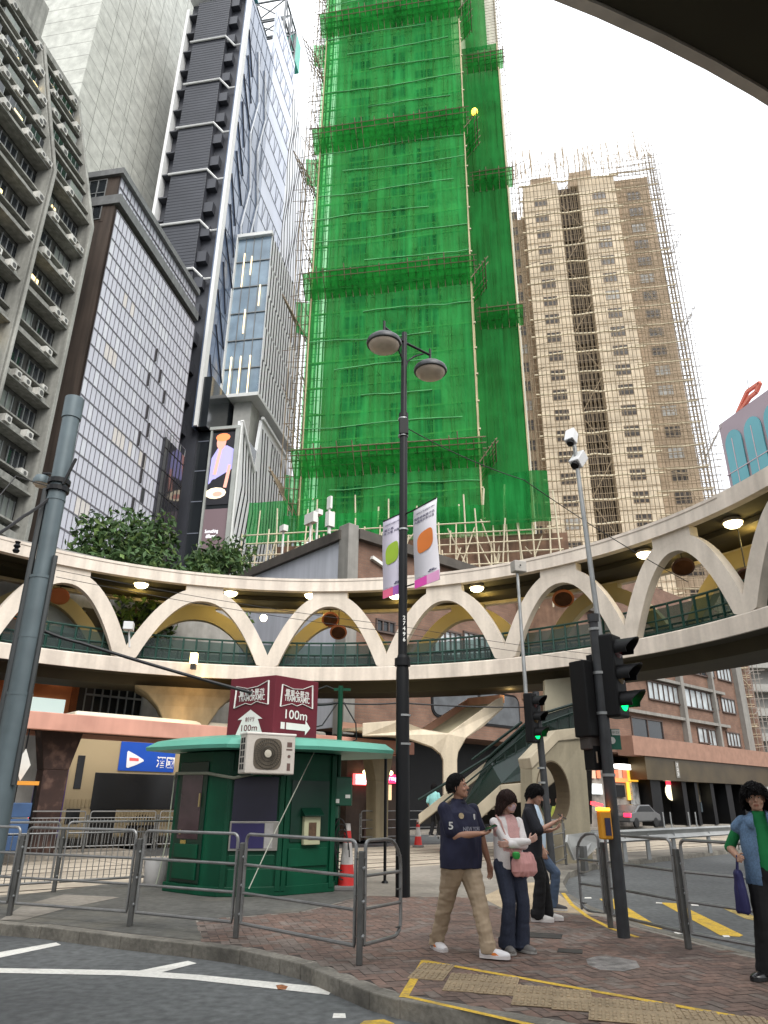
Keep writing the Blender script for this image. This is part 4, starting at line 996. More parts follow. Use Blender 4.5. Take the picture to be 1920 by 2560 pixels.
# flared piers
PIER = mat('pier_concrete', (.27,.225,.14), .8, var=.15, streak=.2)
for a in (108, 4, 172, -60, -120):
    c = rp(a, RW/2, 0); tx = Vector((-math.sin(R(a)), math.cos(R(a)), 0)); rd = Vector((math.cos(R(a)), math.sin(R(a)), 0)); mb = MB()
    rows = [(0,.55),(2.6,.55),(3.6,.62),(4.4,.85),(5.0,1.2),(5.4,1.6),(5.68,2.1)]
    for z, w in rows:
        for s1, s2 in ((-1,-1),(1,-1),(1,1),(-1,1)): mb.v.append(tuple(c+tx*w*s1+rd*(.5+(w-.55)*.4)*s2+Vector((0,0,z))))
    for i in range(len(rows)-1):
        for q in range(4): mb.f.append([i*4+q,i*4+(q+1)%4,(i+1)*4+(q+1)%4,(i+1)*4+q]); mb.mi.append(0)
    obj('pier', mb, PIER, t, bevel=.05)
plamp(rp(109, .4, 4.6), 9, (1,.55,.15)); plamp(atY(500,1690,27.5)+Vector((0,0,-.35)), 14, (1,.62,.25))
p = atY(322,1566,24.6); c_ = MB(); c_.obox(p, (1,.2,0),(-.2,1,0),(0,0,1), .16,.2,.14); c_.bar(p, Vector((p.x+.1,p.y+.1,ZD1)), .06); obj('camera_box', c_, mat('camera_grey_white',(.55,.56,.56),.5), t, bevel=.02)
# cable gantry fixed to the deck edge
gb = MB(); pa = atz(1335,1672,ZD0+.2); pb = atz(1480,1650,ZD0+.2); d_ = Vector((-.08,-.12,0))
gb.bar(pa+d_, pb+d_, .28, .3); gb.bar(pa*.55+pb*.45+d_*2+Vector((0,0,.05)), pa*.3+pb*.7+d_*2+Vector((0,0,.1)), .4, .42); obj('cable_box', gb, FAS, t)
hb = MB()
for f in (.35,.72,.8): q = pa*(1-f)+pb*f; hb.bar(q+Vector((0,.6,-.3)), q+Vector((0,.6,-1.0)), .16, .16)
obj('hanger', hb, SOF, t)
# round mirrors hung inside the arches
MIR = mat('mirror_face', (.25,.12,.07), .15, .6, var=.3, scale=4); MRIM = mat('mirror_rim', (.60,.19,.07), .5, var=.1); 
lab = ['round orange mirror in the arch behind the tall grey pole', 'upper of two brown mirrors in the arch left of the lamp post', 'lower of two brown mirrors in the arch left of the lamp post',
       'orange rimmed round mirror in the arch left of the camera mast', 'dark round mirror under the roof in the right hand arch', 'dark round mirror at the edge of the frame behind the arch foot']
for i, (px, py, r_, n, dark) in enumerate(((147,1491,.38,1.3,0),(826,1549,.36,1.2,1),(846,1581,.36,1.5,1),(1408,1497,.40,1.2,1),(1708,1418,.36,1.3,2),(1868,1440,.3,1.6,2))):
    d = ray(px, py); best = None
    for k in range(100, 700):
        q = Vector((0,0,CAMH))+d*(k*.05)
        if math.hypot(q.x-CX, q.y-CY) > RI+n: best = q; break
    t2 = thing('round_mirror', lab[i], 'mirror', best, 0, 'mirrors hung under the footbridge')
    ax = Vector((-best.x*.4, -best.y*.55, -9-best.z)).normalized()
    m_ = MB(); m_.lathe(best, [(r_,-.05),(r_*1.02,.0),(r_*.93,.02)], 20, ax); obj('rim', m_, MRIM if dark<2 else mat('rim_dark', (.1,.05,.04), .5), t2, smooth=True)
    m_ = MB(); m_.lathe(best, [(r_*.82,.021),(r_*.6,.026),(r_*.3,.03)], 20, ax); obj('mirror_face', m_, MIR if dark else MRIM, t2, smooth=True)
    m_ = MB(); m_.tube([best-ax*.05, best-ax*.2+Vector((0,0,.3)), Vector((best.x,best.y,ZR0+.1))], .02, 6); obj('bracket', m_, mat('dark_metal', (.04,.04,.04)), t2)

# ------------------------------------------------------------------ brick building and the low blocks behind the bridge
def hit(F, px, py):
    d = ray(px, py); c = Vector((0,0,CAMH)); k = (F.o-c).dot(F.n)/d.dot(F.n); p = c+d*k; return (p-F.o).dot(F.d), p.z
BRK = brickmat('brown_brick', (.20,.115,.08), (.16,.092,.066), (.15,.105,.08), .45, .15, rot=math.atan2(EY,EX), axes='UZ', msize=.02, bump=.3, var=.2)
GRY = mat('grey_render', (.46,.475,.52), .8, var=.08, scale=.4, streak=.12); COLG = mat('column_grey', (.22,.21,.19), .8, var=.12, streak=.2); DKB = mat('dark_parapet', (.075,.065,.055), .8, var=.2)
BLK = mat('shop_black', (.006,.006,.0065), .4, var=.2, spec=.2)
co = (-1.96, 38.0)
FR = Fac(co, (EX,EY), (EY,-EX)); FL = Fac(co, (-.656,.755), (-.755,-.656))
t = thing('brick_building', 'brown brick corner building with a sloping grey gable, behind the footbridge', 'building', (co[0], co[1], 0))
BZ = 16.0; BL = 54
b = MB(); b.prism([FR.p(0,0,0).xy[:], FR.p(BL,0,0).xy[:], FR.p(BL,-14,0).xy[:], FL.p(13,-4,0).xy[:], FL.p(13,0,0).xy[:]], 5.2, BZ); obj('wall', b, BRK, t)
b = MB(); FL.box(b, .62, 12.9, 0, .15, 5.2, BZ-.5); obj('side_wall', b, GRY, t)
b = MB(); FR.box(b, -.3, .45, -.6, .3, 4.8, BZ+.35); obj('corner_column', b, COLG, t, bevel=.03)
b = MB(); FR.box(b, .46, 30, -.5, .4, BZ-.45, BZ+.15); FL.box(b, .4, 13.2, -.5, .42, BZ-.5, BZ+.1); obj('parapet', b, DKB, t)
b = MB(); FR.box(b, 26, BL, -8, -1, BZ, BZ+4.5); obj('upper_block', b, BRK, t)
b = MB(); FR.box(b, .3, BL, -10, -2.8, .14, 5.2); obj('shop_recess', b, BLK, t)
def rect(F, x0, y0, x1, y1):
    (u0,z0),(u1,z1) = hit(F,x0,y1), hit(F,x1,y0); (_, za), (_, zb_) = hit(F,(x0+x1)/2,y1), hit(F,(x0+x1)/2,y0); return u0, u1, za, zb_
SILV = mat('curtained_glass', (.42,.46,.47), .3, .1, var=.35, scale=1.2, spec=.5)
for x0,y0,x1,y1,nb,sv in ((1764,1664,1780,1690,2,1),(1794,1669,1822,1700,4,1),(1718,1655,1762,1685,3,0),(1622,1712,1690,1752,6,1),(1714,1729,1777,1771,5,1),(1779,1745,1792,1772,2,1),(1806,1749,1833,1781,4,1),(1747,1822,1768,1856,2,1),(1771,1826,1786,1863,2,1),(1820,1834,1846,1865,4,1),(1582,1800,1652,1848,2,0),(1085,1580,1150,1640,5,1),(1160,1590,1235,1650,6,1),(940,1555,985,1580,3,0)):
    u0,u1,z0,z1 = rect(FR,x0,y0,x1,y1); f_ = MB()
    for a in range(nb+1): FR.box(f_, u0+(u1-u0)*a/nb-.05, u0+(u1-u0)*a/nb+.05, -.05, .1, z0, z1)
    FR.box(f_, u0-.05, u1+.05, -.05, .16, z0-.1, z0); FR.box(f_, u0-.05, u1+.05, -.05, .12, z1, z1+.1)
    o = obj('window', f_, mat('frame_brown', (.08,.055,.045), .6), t); p_ = MB(); FR.quad(p_, u0, u1, z0, z1, .02); obj('pane', p_, SILV if sv else DGLASS, o)
for x0,y0,x1,y1 in ((1082,1722,1192,1792),(1200,1738,1292,1812)):      # rounded windows
    u0,u1,z0,z1 = rect(FR,x0,y0,x1,y1); z1 = min(z1, z0+2.3); rr = .45
    def rr_pts(g):
        pts = []
        for cxx, czz, s0 in ((u1-rr,z1-rr,0),(u0+rr,z1-rr,90),(u0+rr,z0+rr,180),(u1-rr,z0+rr,270)):
            for k in range(5): a = R(s0+k*22.5); pts.append((cxx+(rr+g)*math.cos(a), czz+(rr+g)*math.sin(a)))
        return pts
    f_ = MB(); f_.extr([FR.p(u,.0,z) for u,z in rr_pts(.14)], FR.n*.06); o = obj('round_window', f_, BLK, t)
    p_ = MB(); p_.extr([FR.p(u,.05,z) for u,z in rr_pts(0)], FR.n*.04); obj('pane', p_, mat('grey_tint_glass', (.07,.075,.08), .15, var=.3, spec=.6), o)
cols = []
for (xa,ya,xb,yb,w) in ((1690,1660,1712,1862,.55),(1766,1650,1793,1872,.35),(1836,1660,1868,1882,1.3)):
    ua,_ = hit(FR,xa,ya); ub,_ = hit(FR,xb,yb); u = (ua+ub)/2; c_ = MB(); FR.box(c_, u-w/2, u+w/2, 0, .45, 5.4, BZ-.5); obj('facade_column', c_, COLG, t)
for (xa,ya) in ((1760,1726),(1710,1800)):
    _, z = hit(FR,xa,ya); c_ = MB(); FR.box(c_, 20, 46, 0, .4, z-.12, z+.12); obj('ledge', c_, COLG, t)
AW = mat('antenna_white', (.62,.62,.58), .5, var=.06)
for (x0,y0,x1,y1,F,nn) in ((744,1272,768,1308,FR,-.5),(838,1274,854,1306,FR,-.6),(842,1233,848,1262,FR,-.6),(704,1312,716,1332,FL,.2),(752,1262,768,1282,FR,-.9)):
    if F is FR and x0 < 800: F = FL
    (ua,za),(ub,zb2) = hit(F,x0,y1),hit(F,x1,y0); a_ = MB(); F.box(a_, min(ua,ub), max(ua,ub), nn-.35, nn, za, zb2); F.box(a_, (ua+ub)/2-.05, (ua+ub)/2+.05, nn-.22, nn-.12, BZ-.2, za+.02); obj('antenna_box', a_, AW, t)
(ua,za),(ub,zb2) = hit(FR,926,1405),hit(FR,961,1397); a_ = MB(); FR.bar(a_, (ua,.1,za+.25), (ub,.1,za-.1), .25, .2); obj('wall_strip', a_, AW, t)
u0,_ = hit(FR,1545,1880); c_ = MB(); FR.box(c_, u0, BL, 0, 1.3, 5.0, 6.35); obj('brick_band', c_, mat('pink_brick_band', (.27,.155,.11), .8, var=.15), t)
GOLD = mat('gold_fascia', (.085,.062,.03), .3, .5, var=.4, scale=.5)
_, zg = hit(FR,1750,1940); c_ = MB(); FR.box(c_, u0+2, BL, -.4, 1.0, 3.35, 5.0); obj('shop_fascia', c_, GOLD, t)
c_ = MB(); u,_ = hit(FR,1660,1905); FR.box(c_, u-.25, u+.25, 1.0, 1.06, 3.6, 4.8); o = obj('oval_plaque', c_, COLG, t); 
tx_ = place(fit_text('7\n2\n3', .3, .9), FR.p(u,1.07,4.2), FR.d, (0,0,1)); obj('lettering', tx_, mat('sign_white', (.7,.7,.66), .6), o)
cols = []
for x, w in ((1628,1.5),(1700,.7),(1730,.5),(1770,.6),(1812,1.1),(1850,.9),(1880,.8)):
    u,_ = hit(FR,x,2000); c_ = MB(); FR.box(c_, u-w/2, u+w/2, -.6, .5, .14, 3.4); obj('shop_pillar', c_, BLK, t)
u,_ = hit(FR,1690,1990); e_ = MB(); FR.box(e_, u+.2, u+1.7, -.9, -.8, 1.5, 3.0); 
def shop_glow(x0,y0,x1,y1,m,name,n=-.5,oval=False):
    (u0,z0) = hit(FR,x0,y1); (u1,z1) = hit(FR,x1,y0); e_ = MB()
    if oval: e_.extr([FR.p((u0+u1)/2+(u1-u0)/2*math.cos(a*.393), n, (z0+z1)/2+(z1-z0)/2*math.sin(a*.393)) for a in range(16)], FR.n*.06)
    else: FR.box(e_, u0, u1, n, n+.06, z0, z1)
    return obj(name, e_, m, t)
shop_glow(1681,1958,1702,2001,glow('shop_cream',(1,.9,.6),.8),'lit_oval_sign',oval=True); shop_glow(1733,1967,1745,2009,glow('shop_cream',(1,.9,.6),.8),'lit_panel')
shop_glow(1721,1933,1740,1941,glow('shop_yellow',(1,.75,.05),1.6),'lit_strip',.2); shop_glow(1666,1933,1678,1937,glow('shop_yellow',(1,.75,.05),1.6),'lit_strip',.2); shop_glow(1643,1945,1654,1955,glow('shop_yellow',(1,.75,.05),1.6),'lit_strip'); shop_glow(1677,1951,1686,1962,glow('shop_red',(1,.03,.06),1.2),'lit_mark',-.4)
shop_glow(1768,1955,1792,2030,mat('shop_window',(.12,.15,.17),.15,spec=.6),'shop_window'); shop_glow(1643,1957,1655,2060,mat('shop_pink',(.28,.16,.14),.7,var=.4,scale=3),'shop_panel'); shop_glow(1756,1958,1764,2005,mat('shop_tan',(.22,.18,.12),.5),'shop_panel')
# bright shop at the corner of the arcade
e_ = MB(); 
shop_glow(1476,1912,1612,2085,mat('shop_interior',(.25,.22,.19),.6,var=.5,scale=1.3,dirt=((.02,.02,.02),.9,.9)),'shop_front',-.6)
shop_glow(1536,1912,1602,1922,glow('shop_white',(1,.97,.92),1.2),'lit_canopy',-.3,oval=True)
for k,(x0,x1,c) in enumerate(((1536,1544,(.5,.12,.06)),(1549,1556,(.42,.08,.05)),(1560,1566,(.5,.14,.08)),(1571,1578,(.4,.08,.05)),(1488,1500,(.4,.12,.1)),(1506,1512,(.5,.4,.35)))): shop_glow(x0,1925,x1,1945,glow('poster_%d'%k if False else 'poster_red' if k%2 else 'poster_tan',(.6,.16,.08) if k%2 else (.5,.3,.2),.45),'hung_goods',-.45)  # shop lighting put into glowing goods here, posters and shelf below
shop_glow(1533,1946,1582,1954,glow('shop_orange',(1,.25,.08),.5),'lit_strip',-.45); shop_glow(1582,1924,1604,1953,glow('poster_yellow',(.8,.42,.04),.6),'poster',-.45)
shop_glow(1583,1955,1590,2000,glow('poster_yellow',(.8,.42,.04),.6),'poster',-.44); shop_glow(1592,1957,1606,2020,mat('shop_grey',(.3,.3,.29),.5,var=.5,scale=4),'shelf',-.44); shop_glow(1492,1960,1516,1985,glow('shop_pale',(.7,.75,.75),.5),'shelf',-.44)
shop_glow(1536,1963,1572,1992,BLK,'shop_opening',-.42)
# stacked red-brown box under the bridge: entry of the arcade and lit takeaway booth
FK = Fac(en(18.4,24.6), (EX,EY), (EY,-EX))
t = thing('takeaway_booth', 'small dark takeaway booth with glowing pink signs under the footbridge', 'booth', (*en(18.4,24.6), 0))
def bx(F, x0,y0,x1,y1,m,name,n0=0,n1=.08,par=None):
    (u0,z0) = hit(F,x0,y1); (u1,z1) = hit(F,x1,y0); e_ = MB(); F.box(e_, u0, u1, n0, n1, max(z0,.14), z1); return obj(name, e_, m, par or t)
bx(FK,862,1862,1000,2110,mat('booth_brown',(.07,.048,.035),.8,var=.3),'wall',-2.5,0)
o = bx(FK,880,1936,928,1962,glow('sign_pinkred',(1,.10,.10),1.3),'lit_sign',.05,.2); o2 = bx(FK,882,1938,926,1947,glow('sign_whitepink',(1,.75,.8),1.3),'sign_band',.2,.22,o); bx(FK,882,1950,926,1960,glow('sign_whitepink',(1,.75,.8),1.3),'sign_band',.2,.22,o)
o = bx(FK,930,1938,1000,1957,glow('sign_magenta',(.9,.03,.12),.9),'lit_sign',.05,.2)
(u0,z0) = hit(FK,956,1954); (u1,z1) = hit(FK,1008,1941); tx_ = place(fit_text('SnapGo', u1-u0, (z1-z0), .01), FK.p((u0+u1)/2,.22,(z0+z1)/2), FK.d, (0,0,1)); obj('lettering', tx_, glow('sign_lilac',(.95,.55,1),1.6), o)
bx(FK,928,1960,964,1998,glow('menu_board',(.75,.55,.3),.55),'menu_board',.02,.08); bx(FK,966,1962,976,2000,glow('menu_board',(.75,.55,.3),.55),'menu_board',.02,.08); bx(FK,921,2000,958,2016,mat('menu_grey',(.2,.18,.16),.7),'counter',.02,.3); bx(FK,908,2066,962,2098,mat('booth_red',(.11,.06,.045),.8,var=.2),'lower_panel',.0,.06)
for x,y in ((897,1931),(944,1937),(962,1933)):
    (u,z) = hit(FK,x,y); m_ = MB(); m_.ell(FK.p(u,.4,z), (.09,.09,.09)); obj('spot_lamp', m_, glow('spot_lens',(1,.85,.4),4), t)
# low block on the left under the bridge
FO = Fac(en(16,30.5), (-EX,-EY), (EY,-EX))
t = thing('shop_block', 'low orange and white shop block behind the footbridge on the left', 'building', (*en(0,31), 0))
b = MB(); FO.box(b, -2, 60, -12, 0, .14, 11.5); obj('wall', b, mat('shop_wall', (.30,.29,.27), .8, var=.2, streak=.2), t)
def lb(x0,y0,x1,y1,m,name,n1=.15):
    (u0,z0) = hit(FO,x1,y1); (u1,z1) = hit(FO,x0,y0); e_ = MB(); FO.box(e_, u0, u1, 0.005, n1, max(.14,z0), z1); return obj(name, e_, m, t)
ORG = mat('orange_panel', (.46,.14,.045), .7, var=.12)
lb(-40,1690,182,1800,ORG,'orange_wall'); lb(183,1690,218,1800,mat('shop_dark_brown',(.03,.024,.02),.7),'pier'); lb(218,1690,345,1800,DGLASS,'shop_glazing',.1)
(u0,z0)=hit(FO,345,1800); (u1,z1)=hit(FO,218,1690); m_=MB()
for a in range(8): FO.box(m_, u0+(u1-u0)*a/7-.03, u0+(u1-u0)*a/7+.03, .1, .16, z0, z1)
FO.box(m_, u0, u1, .1, .17, (z0+z1)/2, (z0+z1)/2+.08); obj('mullion', m_, WFRAME, t)
lb(40,1740,152,1790,glow('shop_sign_pale',(.6,.72,.68),.45),'pale_sign',.25); lb(130,1694,164,1701,glow('tube_lamp',(1,.9,.75),1.2),'tube_lamp',.3)
lb(-40,1520,50,1600,mat('orange_brick',(.5,.2,.11),.8,var=.15),'orange_brick_wall',.2); lb(100,1510,200,1590,mat('pale_wall',(.6,.64,.62),.7,var=.08),'pale_wall',.2); lb(-40,1600,70,1640,mat('shop_dark_brown',(.03,.024,.02)),'dark_band',.22)
lb(205,1700-180,330,1640,mat('shop_dark_brown',(.03,.024,.02)),'dark_wall',.2)
# distant flats at the right edge
t = thing('distant_flats', 'sliver of pale balconied flats far down the street at the right edge', 'building', (58, 92, 0))
b = MB(); b.box(45,70,90,100,0,29); obj('wall', b, mat('pale_flats',(.2,.2,.19),.8,var=.1), t)
for k in range(9):
    b = MB(); b.box(44.5,70,88.6,90,3+k*2.9,3.9+k*2.9); obj('balcony', b, mat('pale_balcony',(.3,.3,.28),.7), t)
b = MB(); b.box(66,80,95,104,0,44); t3 = tag(obj('office_block', b, TQ), 'teal office block slipping behind the pale flats at right edge', 'building')
# ------------------------------------------------------------------ trees
BARK = mat('bark', (.09,.07,.05), .95, var=.3, bump=.6)
LEAFS = []
for i, c in enumerate(((.05,.10,.03),(.095,.15,.04),(.03,.06,.02))):
    m = mat('leaf_%s' % ('mid','light','dark')[i], c, .6, var=.35, scale=1.2, spec=.3); LEAFS.append(m)
def tree(px, py, Y, h, rx, seed, label, name='street_tree', fl=3000):
    rnd = random.Random(seed); top = atY(px, py, Y); base = Vector((top.x, Y, .14)); h = top.z-.14
    t = thing(name, label, 'tree', base, 0, 'trees behind the footbridge')
    tr_ = MB(); forks = []
    tr_.tube([base, base+Vector((.1,.05,h*.25)), base+Vector((-.1,.1,h*.5))], [.24,.2,.16], 8)
    clumps = []
    for k in range(13):
        a = k*2.4+rnd.random(); r = rx*rnd.uniform(.35,.95); z = h*rnd.uniform(.5,.95)
        q = base+Vector((math.cos(a)*r*(1.15-z/h*.55), math.sin(a)*r*.8, z)); clumps.append((q, rnd.uniform(.7,1.25)))
        tr_.tube([base+Vector((-.1,.1,h*rnd.uniform(.3,.5))), base.lerp(q,.55)+Vector((0,0,h*.22)), q], [.1,.06,.02], 5)
    obj('trunk', tr_, BARK, t, smooth=True)
    lf = MB()
    for k in range(fl):
        c, rr = rnd.choice(clumps); d = Vector((rnd.gauss(0,1), rnd.gauss(0,1), rnd.gauss(0,.75))); d = d.normalized()*rr*rnd.random()**.5*1.15
        p = c+d; s = rnd.uniform(.12,.26); n = Vector((rnd.gauss(0,1), rnd.gauss(0,1), rnd.gauss(.6,.8))).normalized(); x = n.orthogonal().normalized()
        x = (Matrix.Rotation(rnd.random()*6.28, 3, n)@x); y = n.cross(x); lf.cur = rnd.choice((0,0,1,2))
        lf.add([p-x*s, p-y*s*.45+n*s*.1, p+x*s, p+y*s*.45+n*s*.1], [(0,1,2,3)])
    obj('crown', lf, LEAFS, t)
tree(300, 1275, 33.0, 0, 2.4, 1, 'leafy street tree left of the lit screens, with the brightest open crown'); tree(455, 1268, 35.0, 0, 3.0, 2, 'broad dark street tree below the lit screens, behind the bridge roof', fl=4200)
tree(545, 1330, 36.5, 0, 2.0, 3, 'smaller tree between the screen podium and the grey gable'); tree(395, 1330, 31.5, 0, 1.8, 4, 'low tree in front of the gridded office, hugging the bridge roof', fl=3400)
tree(235, 1370, 34, 0, 1.4, 5, 'thin low treetop at the left end of the row of trees', fl=1600)
# ------------------------------------------------------------------ tall poles
DKM = mat('black_paint', (.0045,.005,.006), .45, .0, var=.2, spec=.25); GRM = mat('grey_paint', (.095,.125,.137), .5, .2, var=.15, scale=3, streak=.15); STL = mat('galvanised', (.30,.31,.31), .45, .6, var=.2, scale=4); GRP = mat('dark_grey_paint', (.045,.047,.05), .5, .2, var=.2, scale=4)
def collar(mb, c, r, h=.06, n=16): mb.lathe(c, [(r*.9,-h/2),(r,-h/2),(r,h/2),(r*.9,h/2)], n)
lb_ = atz(1007, 2243, .13)
t = thing('lamp_post', 'tall black lamp post with two round lanterns and two vertical banners', 'lamp post', lb_)
B_ = lb_; LH = 11.55
m_ = MB(); m_.tube([B_, B_+Vector((0,0,2.1)), B_+Vector((0,0,3.75)), B_+Vector((0,0,3.9))], [.125,.125,.122,.105], 18); m_.tube([B_+Vector((0,0,3.9)), B_+Vector((.02,0,4.05))], [.135,.11], 18)
collar(m_, B_+Vector((0,0,3.92)), .15, .14, 18)
obj('base_shaft', m_, DKM, t, smooth=True)
m_ = MB(); m_.tube([B_+Vector((0,0,4.0)), B_+Vector((.02,0,7)), B_+Vector((.03,0,9.2))], [.088,.085,.082], 14); m_.tube([B_+Vector((.03,0,9.2)), B_+Vector((.05,0,LH-.13))], [.07,.062], 14)
for z in (9.0,9.25): collar(m_, B_+Vector((.03,0,z)), .1, .1)
obj('shaft', m_, DKM, t, smooth=True)
m_ = MB(); m_.obox(B_+Vector((.03,-.02,8.95)), (1,0,0),(0,1,0),(0,0,1), .1,.1,.2); obj('junction_box', m_, DKM, t, bevel=.02)
for z, k in ((9.16,.11),(8.75,.11),(6.6,.1),(2.95,.13),(2.45,.13)): m_ = MB(); collar(m_, B_+Vector((.02,0,z)), k, .035); obj('strap', m_, STL, t)
LENSG = mat('lamp_lens_unlit', (.42,.35,.28), .35, var=.15, scale=6, spec=.5)
arm_dir = None
for px, py, Y in ((960,862,12.82),(1076,930,13.78)):
    c = atY(px, py, Y); top = B_+Vector((.05,0,11.05)); hd = MB()
    o = obj('lantern', hd.lathe(c+Vector((0,0,0)), [(.30,-.02),(.375,0),(.385,.05),(.36,.11),(.26,.2),(.14,.26),(.06,.3)], 24), mat('lamp_shell', (.05,.052,.055), .4, .3), t, smooth=True)
    l_ = MB(); l_.lathe(c, [(.335,-.015),(.31,-.07),(.2,-.13),(.06,-.15)], 24); obj('lens', l_, LENSG, o, smooth=True)
    a_ = MB(); tip = c+Vector((0,0,.34)); a_.tube([top+Vector((0,0,.12)), tip+Vector((0,0,.12))], .03, 8); a_.tube([tip+Vector((0,0,-.1)), tip+Vector((0,0,.28))], .028, 8)
    mid = top.lerp(tip,.45); a_.tube([top+Vector((0,0,-.75)), top.lerp(tip,.12)+Vector((0,0,-.35)), top.lerp(tip,.4)+Vector((0,0,-.12)), mid.lerp(tip,.5)+Vector((0,0,.06))], .02, 6)
    obj('arm', a_, DKM, t, smooth=True)
nb = place(fit_text('2\n7\n4\n9\n6', .055, .5, .02), B_+Vector((.03,-.0885,4.55)), (1,0,0), (0,0,1)); obj('lettering', nb, mat('sign_white', (.7,.7,.66), .6), t)
# banners
BNW = mat('banner_white', (.68,.66,.70), .7, var=.04, scale=2); BNL = mat('banner_lilac', (.62,.58,.68), .7, var=.04)
INK = mat('banner_ink', (.06,.055,.12), .7, var=0); PKS = [mat('banner_magenta', (.70,.07,.40), .6, var=.1, scale=2), mat('banner_pink', (.78,.36,.60), .6, var=.1), mat('banner_red', (.72,.13,.24), .6, var=.1), mat('banner_purple', (.36,.12,.45), .6, var=.1)]
def banner(lab, px_tl, px_tr, px_bl, Y0, Y1, blob_col, lines, lilac, cm):
    A = atY(*px_tl, Y0); Bq = atY(*px_tr, Y1); ax = Vector((Bq.x-A.x, Bq.y-A.y, 0)); wd = ax.length; ax.normalize(); nz_ = Vector((ax.y,-ax.x,0))
    zt = (A.z+Bq.z)/2; zb = atY(*px_bl, Y0).z; h = zt-zb
    t2 = thing('banner', lab, 'banner', (A.x, A.y, zb), 0, 'banners on the lamp post')
    P = lambda u, v, n=0: Vector((A.x,A.y,zt))+ax*(u*wd)-Vector((0,0,v*h))+nz_*(n+.03*math.sin(v*5)*(.5+u*.5))
    mb = MB(); k = 14
    for i in range(k+1):
        for u in (0,.5,1):
            for n in (0,): mb.v.append(tuple(P(u, i/k, n)))
    for i in range(k):
        for q in range(2): a = i*3+q; mb.f.append([a,a+3,a+4,a+1]); mb.mi.append(0)
    o = obj('cloth', mb, BNL if lilac else BNW, t2, smooth=True); sol = o.modifiers.new('s','SOLIDIFY'); sol.thickness = .006; sol.offset = -1
    s_ = MB(); cs = 1
    for v0, v1 in ((.9,.95),(.95,1.0)):
        for u0,u1,c in ((0,.5,0),(.5,1,1)): s_.cur = c; s_.quad(P(u0,v1-.0005,.006), P(u1,v1-.0005-(.0),.006), P(u1,v0-.02*u1,.006), P(u0,v0-.02*u0,.006))
    obj('colour_band', s_, [PKS[cm[0]], PKS[cm[1]]], t2)
    tx = MB()
    for (u, v, w_, hh, tstr) in lines: 
        q = fit_text(tstr, w_*wd, hh*h, .01); tx.join(place(q, P(u,v,.012), ax, (0,0,1)))
    obj('lettering', tx, INK, t2)
    d_ = MB(); cu, cv = .52, .47; pts = []
    for i in range(24):
        a = 2*math.pi*i/24; ex = 3.2; cx_, sx_ = math.cos(a), math.sin(a); pts.append(P(cu+.34*math.copysign(abs(cx_)**(2/ex),cx_), cv+.125*math.copysign(abs(sx_)**(2/ex),sx_)-.03*cx_, .01))
    d_.add(pts[::-1], [list(range(24))]); obj('colour_patch', d_, mat('patch_%s'%('green' if lilac else 'orange'), blob_col, .6, var=.08), t2)
    r_ = MB(); 
    for v in (0.0,): r_.tube([Vector((A.x,A.y,zt)), Vector((A.x,A.y,zt))+ax*wd], .014, 6)
    pole_pt = B_+Vector((.02,0,0)); near = Vector((A.x,A.y,zt)) if (Vector((A.x,A.y))-pole_pt.xy).length < (Vector((Bq.x,Bq.y))-pole_pt.xy).length else Vector((A.x,A.y,zt))+ax*wd
    r_.tube([near, Vector((pole_pt.x,pole_pt.y,near.z))], .016, 6); r_.tube([Vector((near.x,near.y,zb+.1)), Vector((pole_pt.x,pole_pt.y,zb+.1))], .014, 6)
    obj('bracket', r_, DKM, t2)
banner('white banner with orange patch, right of the black lamp post', (1034,1272), (1092,1248), (1032,1472), 13.2, 12.55, (.72,.20,.035), [(.55,.085,.8,.022,'2022@HK'),(.5,.15,.88,.034,'齊齊參與建社區'),(.5,.195,.86,.034,'共建美好新社區'),(.75,.85,.4,.03,'&'),(.3,.885,.4,.008,'info info')], False, (0,1))
banner('lilac white banner with green patch, left of the black lamp post', (958,1302), (1006,1284), (955,1497), 13.9, 13.4, (.33,.50,.035), [(.55,.085,.8,.022,'2022@HK'),(.35,.15,.5,.034,'建工業'),(.5,.195,.86,.034,'用 力量 創新'),(.75,.85,.4,.03,'&'),(.3,.885,.4,.008,'info info')], True, (2,3))
# tall grey tram pole at the left with bracket lamp and wires
tp0 = atY(20,1900,12.0); tpb = Vector((tp0.x+.02, 12.0, 0.13)); tpt = Vector((-6.07,12.0,8.75))
t = thing('tram_pole', 'thick grey overhead line pole at the left edge carrying wires and a small lamp', 'pole', tpb)
def tpp(z): f_ = (z-.13)/8.62; return tpb.lerp(tpt, f_)
m_ = MB(); m_.tube([tpp(.13), tpp(3.2)], .2, 18); m_.tube([tpp(3.2), tpp(5.2)], .185, 18); m_.tube([tpp(5.2), tpp(8.5)], .155, 18); m_.tube([tpp(8.4), tpp(8.85)], .175, 18)
for z,r_ in ((3.2,.205),(5.2,.195),(6.7,.165),(4.15,.19)): collar(m_, tpp(z), r_, .05, 18)
obj('shaft', m_, GRM, t, smooth=True)
m_ = MB(); m_.tube([tpp(1.8)+Vector((.2,-.08,0)), tpp(5.6)+Vector((.2,-.05,0))], .045, 6); m_.tube([tpp(2.0)+Vector((-.22,-.06,0)), tpp(6.9)+Vector((-.2,-.05,0))], .05, 6); obj('conduit', m_, mat('conduit_dark', (.035,.04,.042), .6), t)
m_ = MB()
for z in (6.9, 7.05): collar(m_, tpp(z), .2, .09, 16)
m_.bar(tpp(6.95)+Vector((.15,-.15,0)), tpp(7.5)+Vector((.28,-.1,0)), .04); obj('clamp', m_, DKM, t)
lc = atY(103,1208,12.3); m_ = MB(); m_.tube([tpp(lc.z+.05), lc+Vector((.1,0,.2)), lc+Vector((0,0,.2))], .025, 6); obj('lamp_arm', m_, DKM, t)
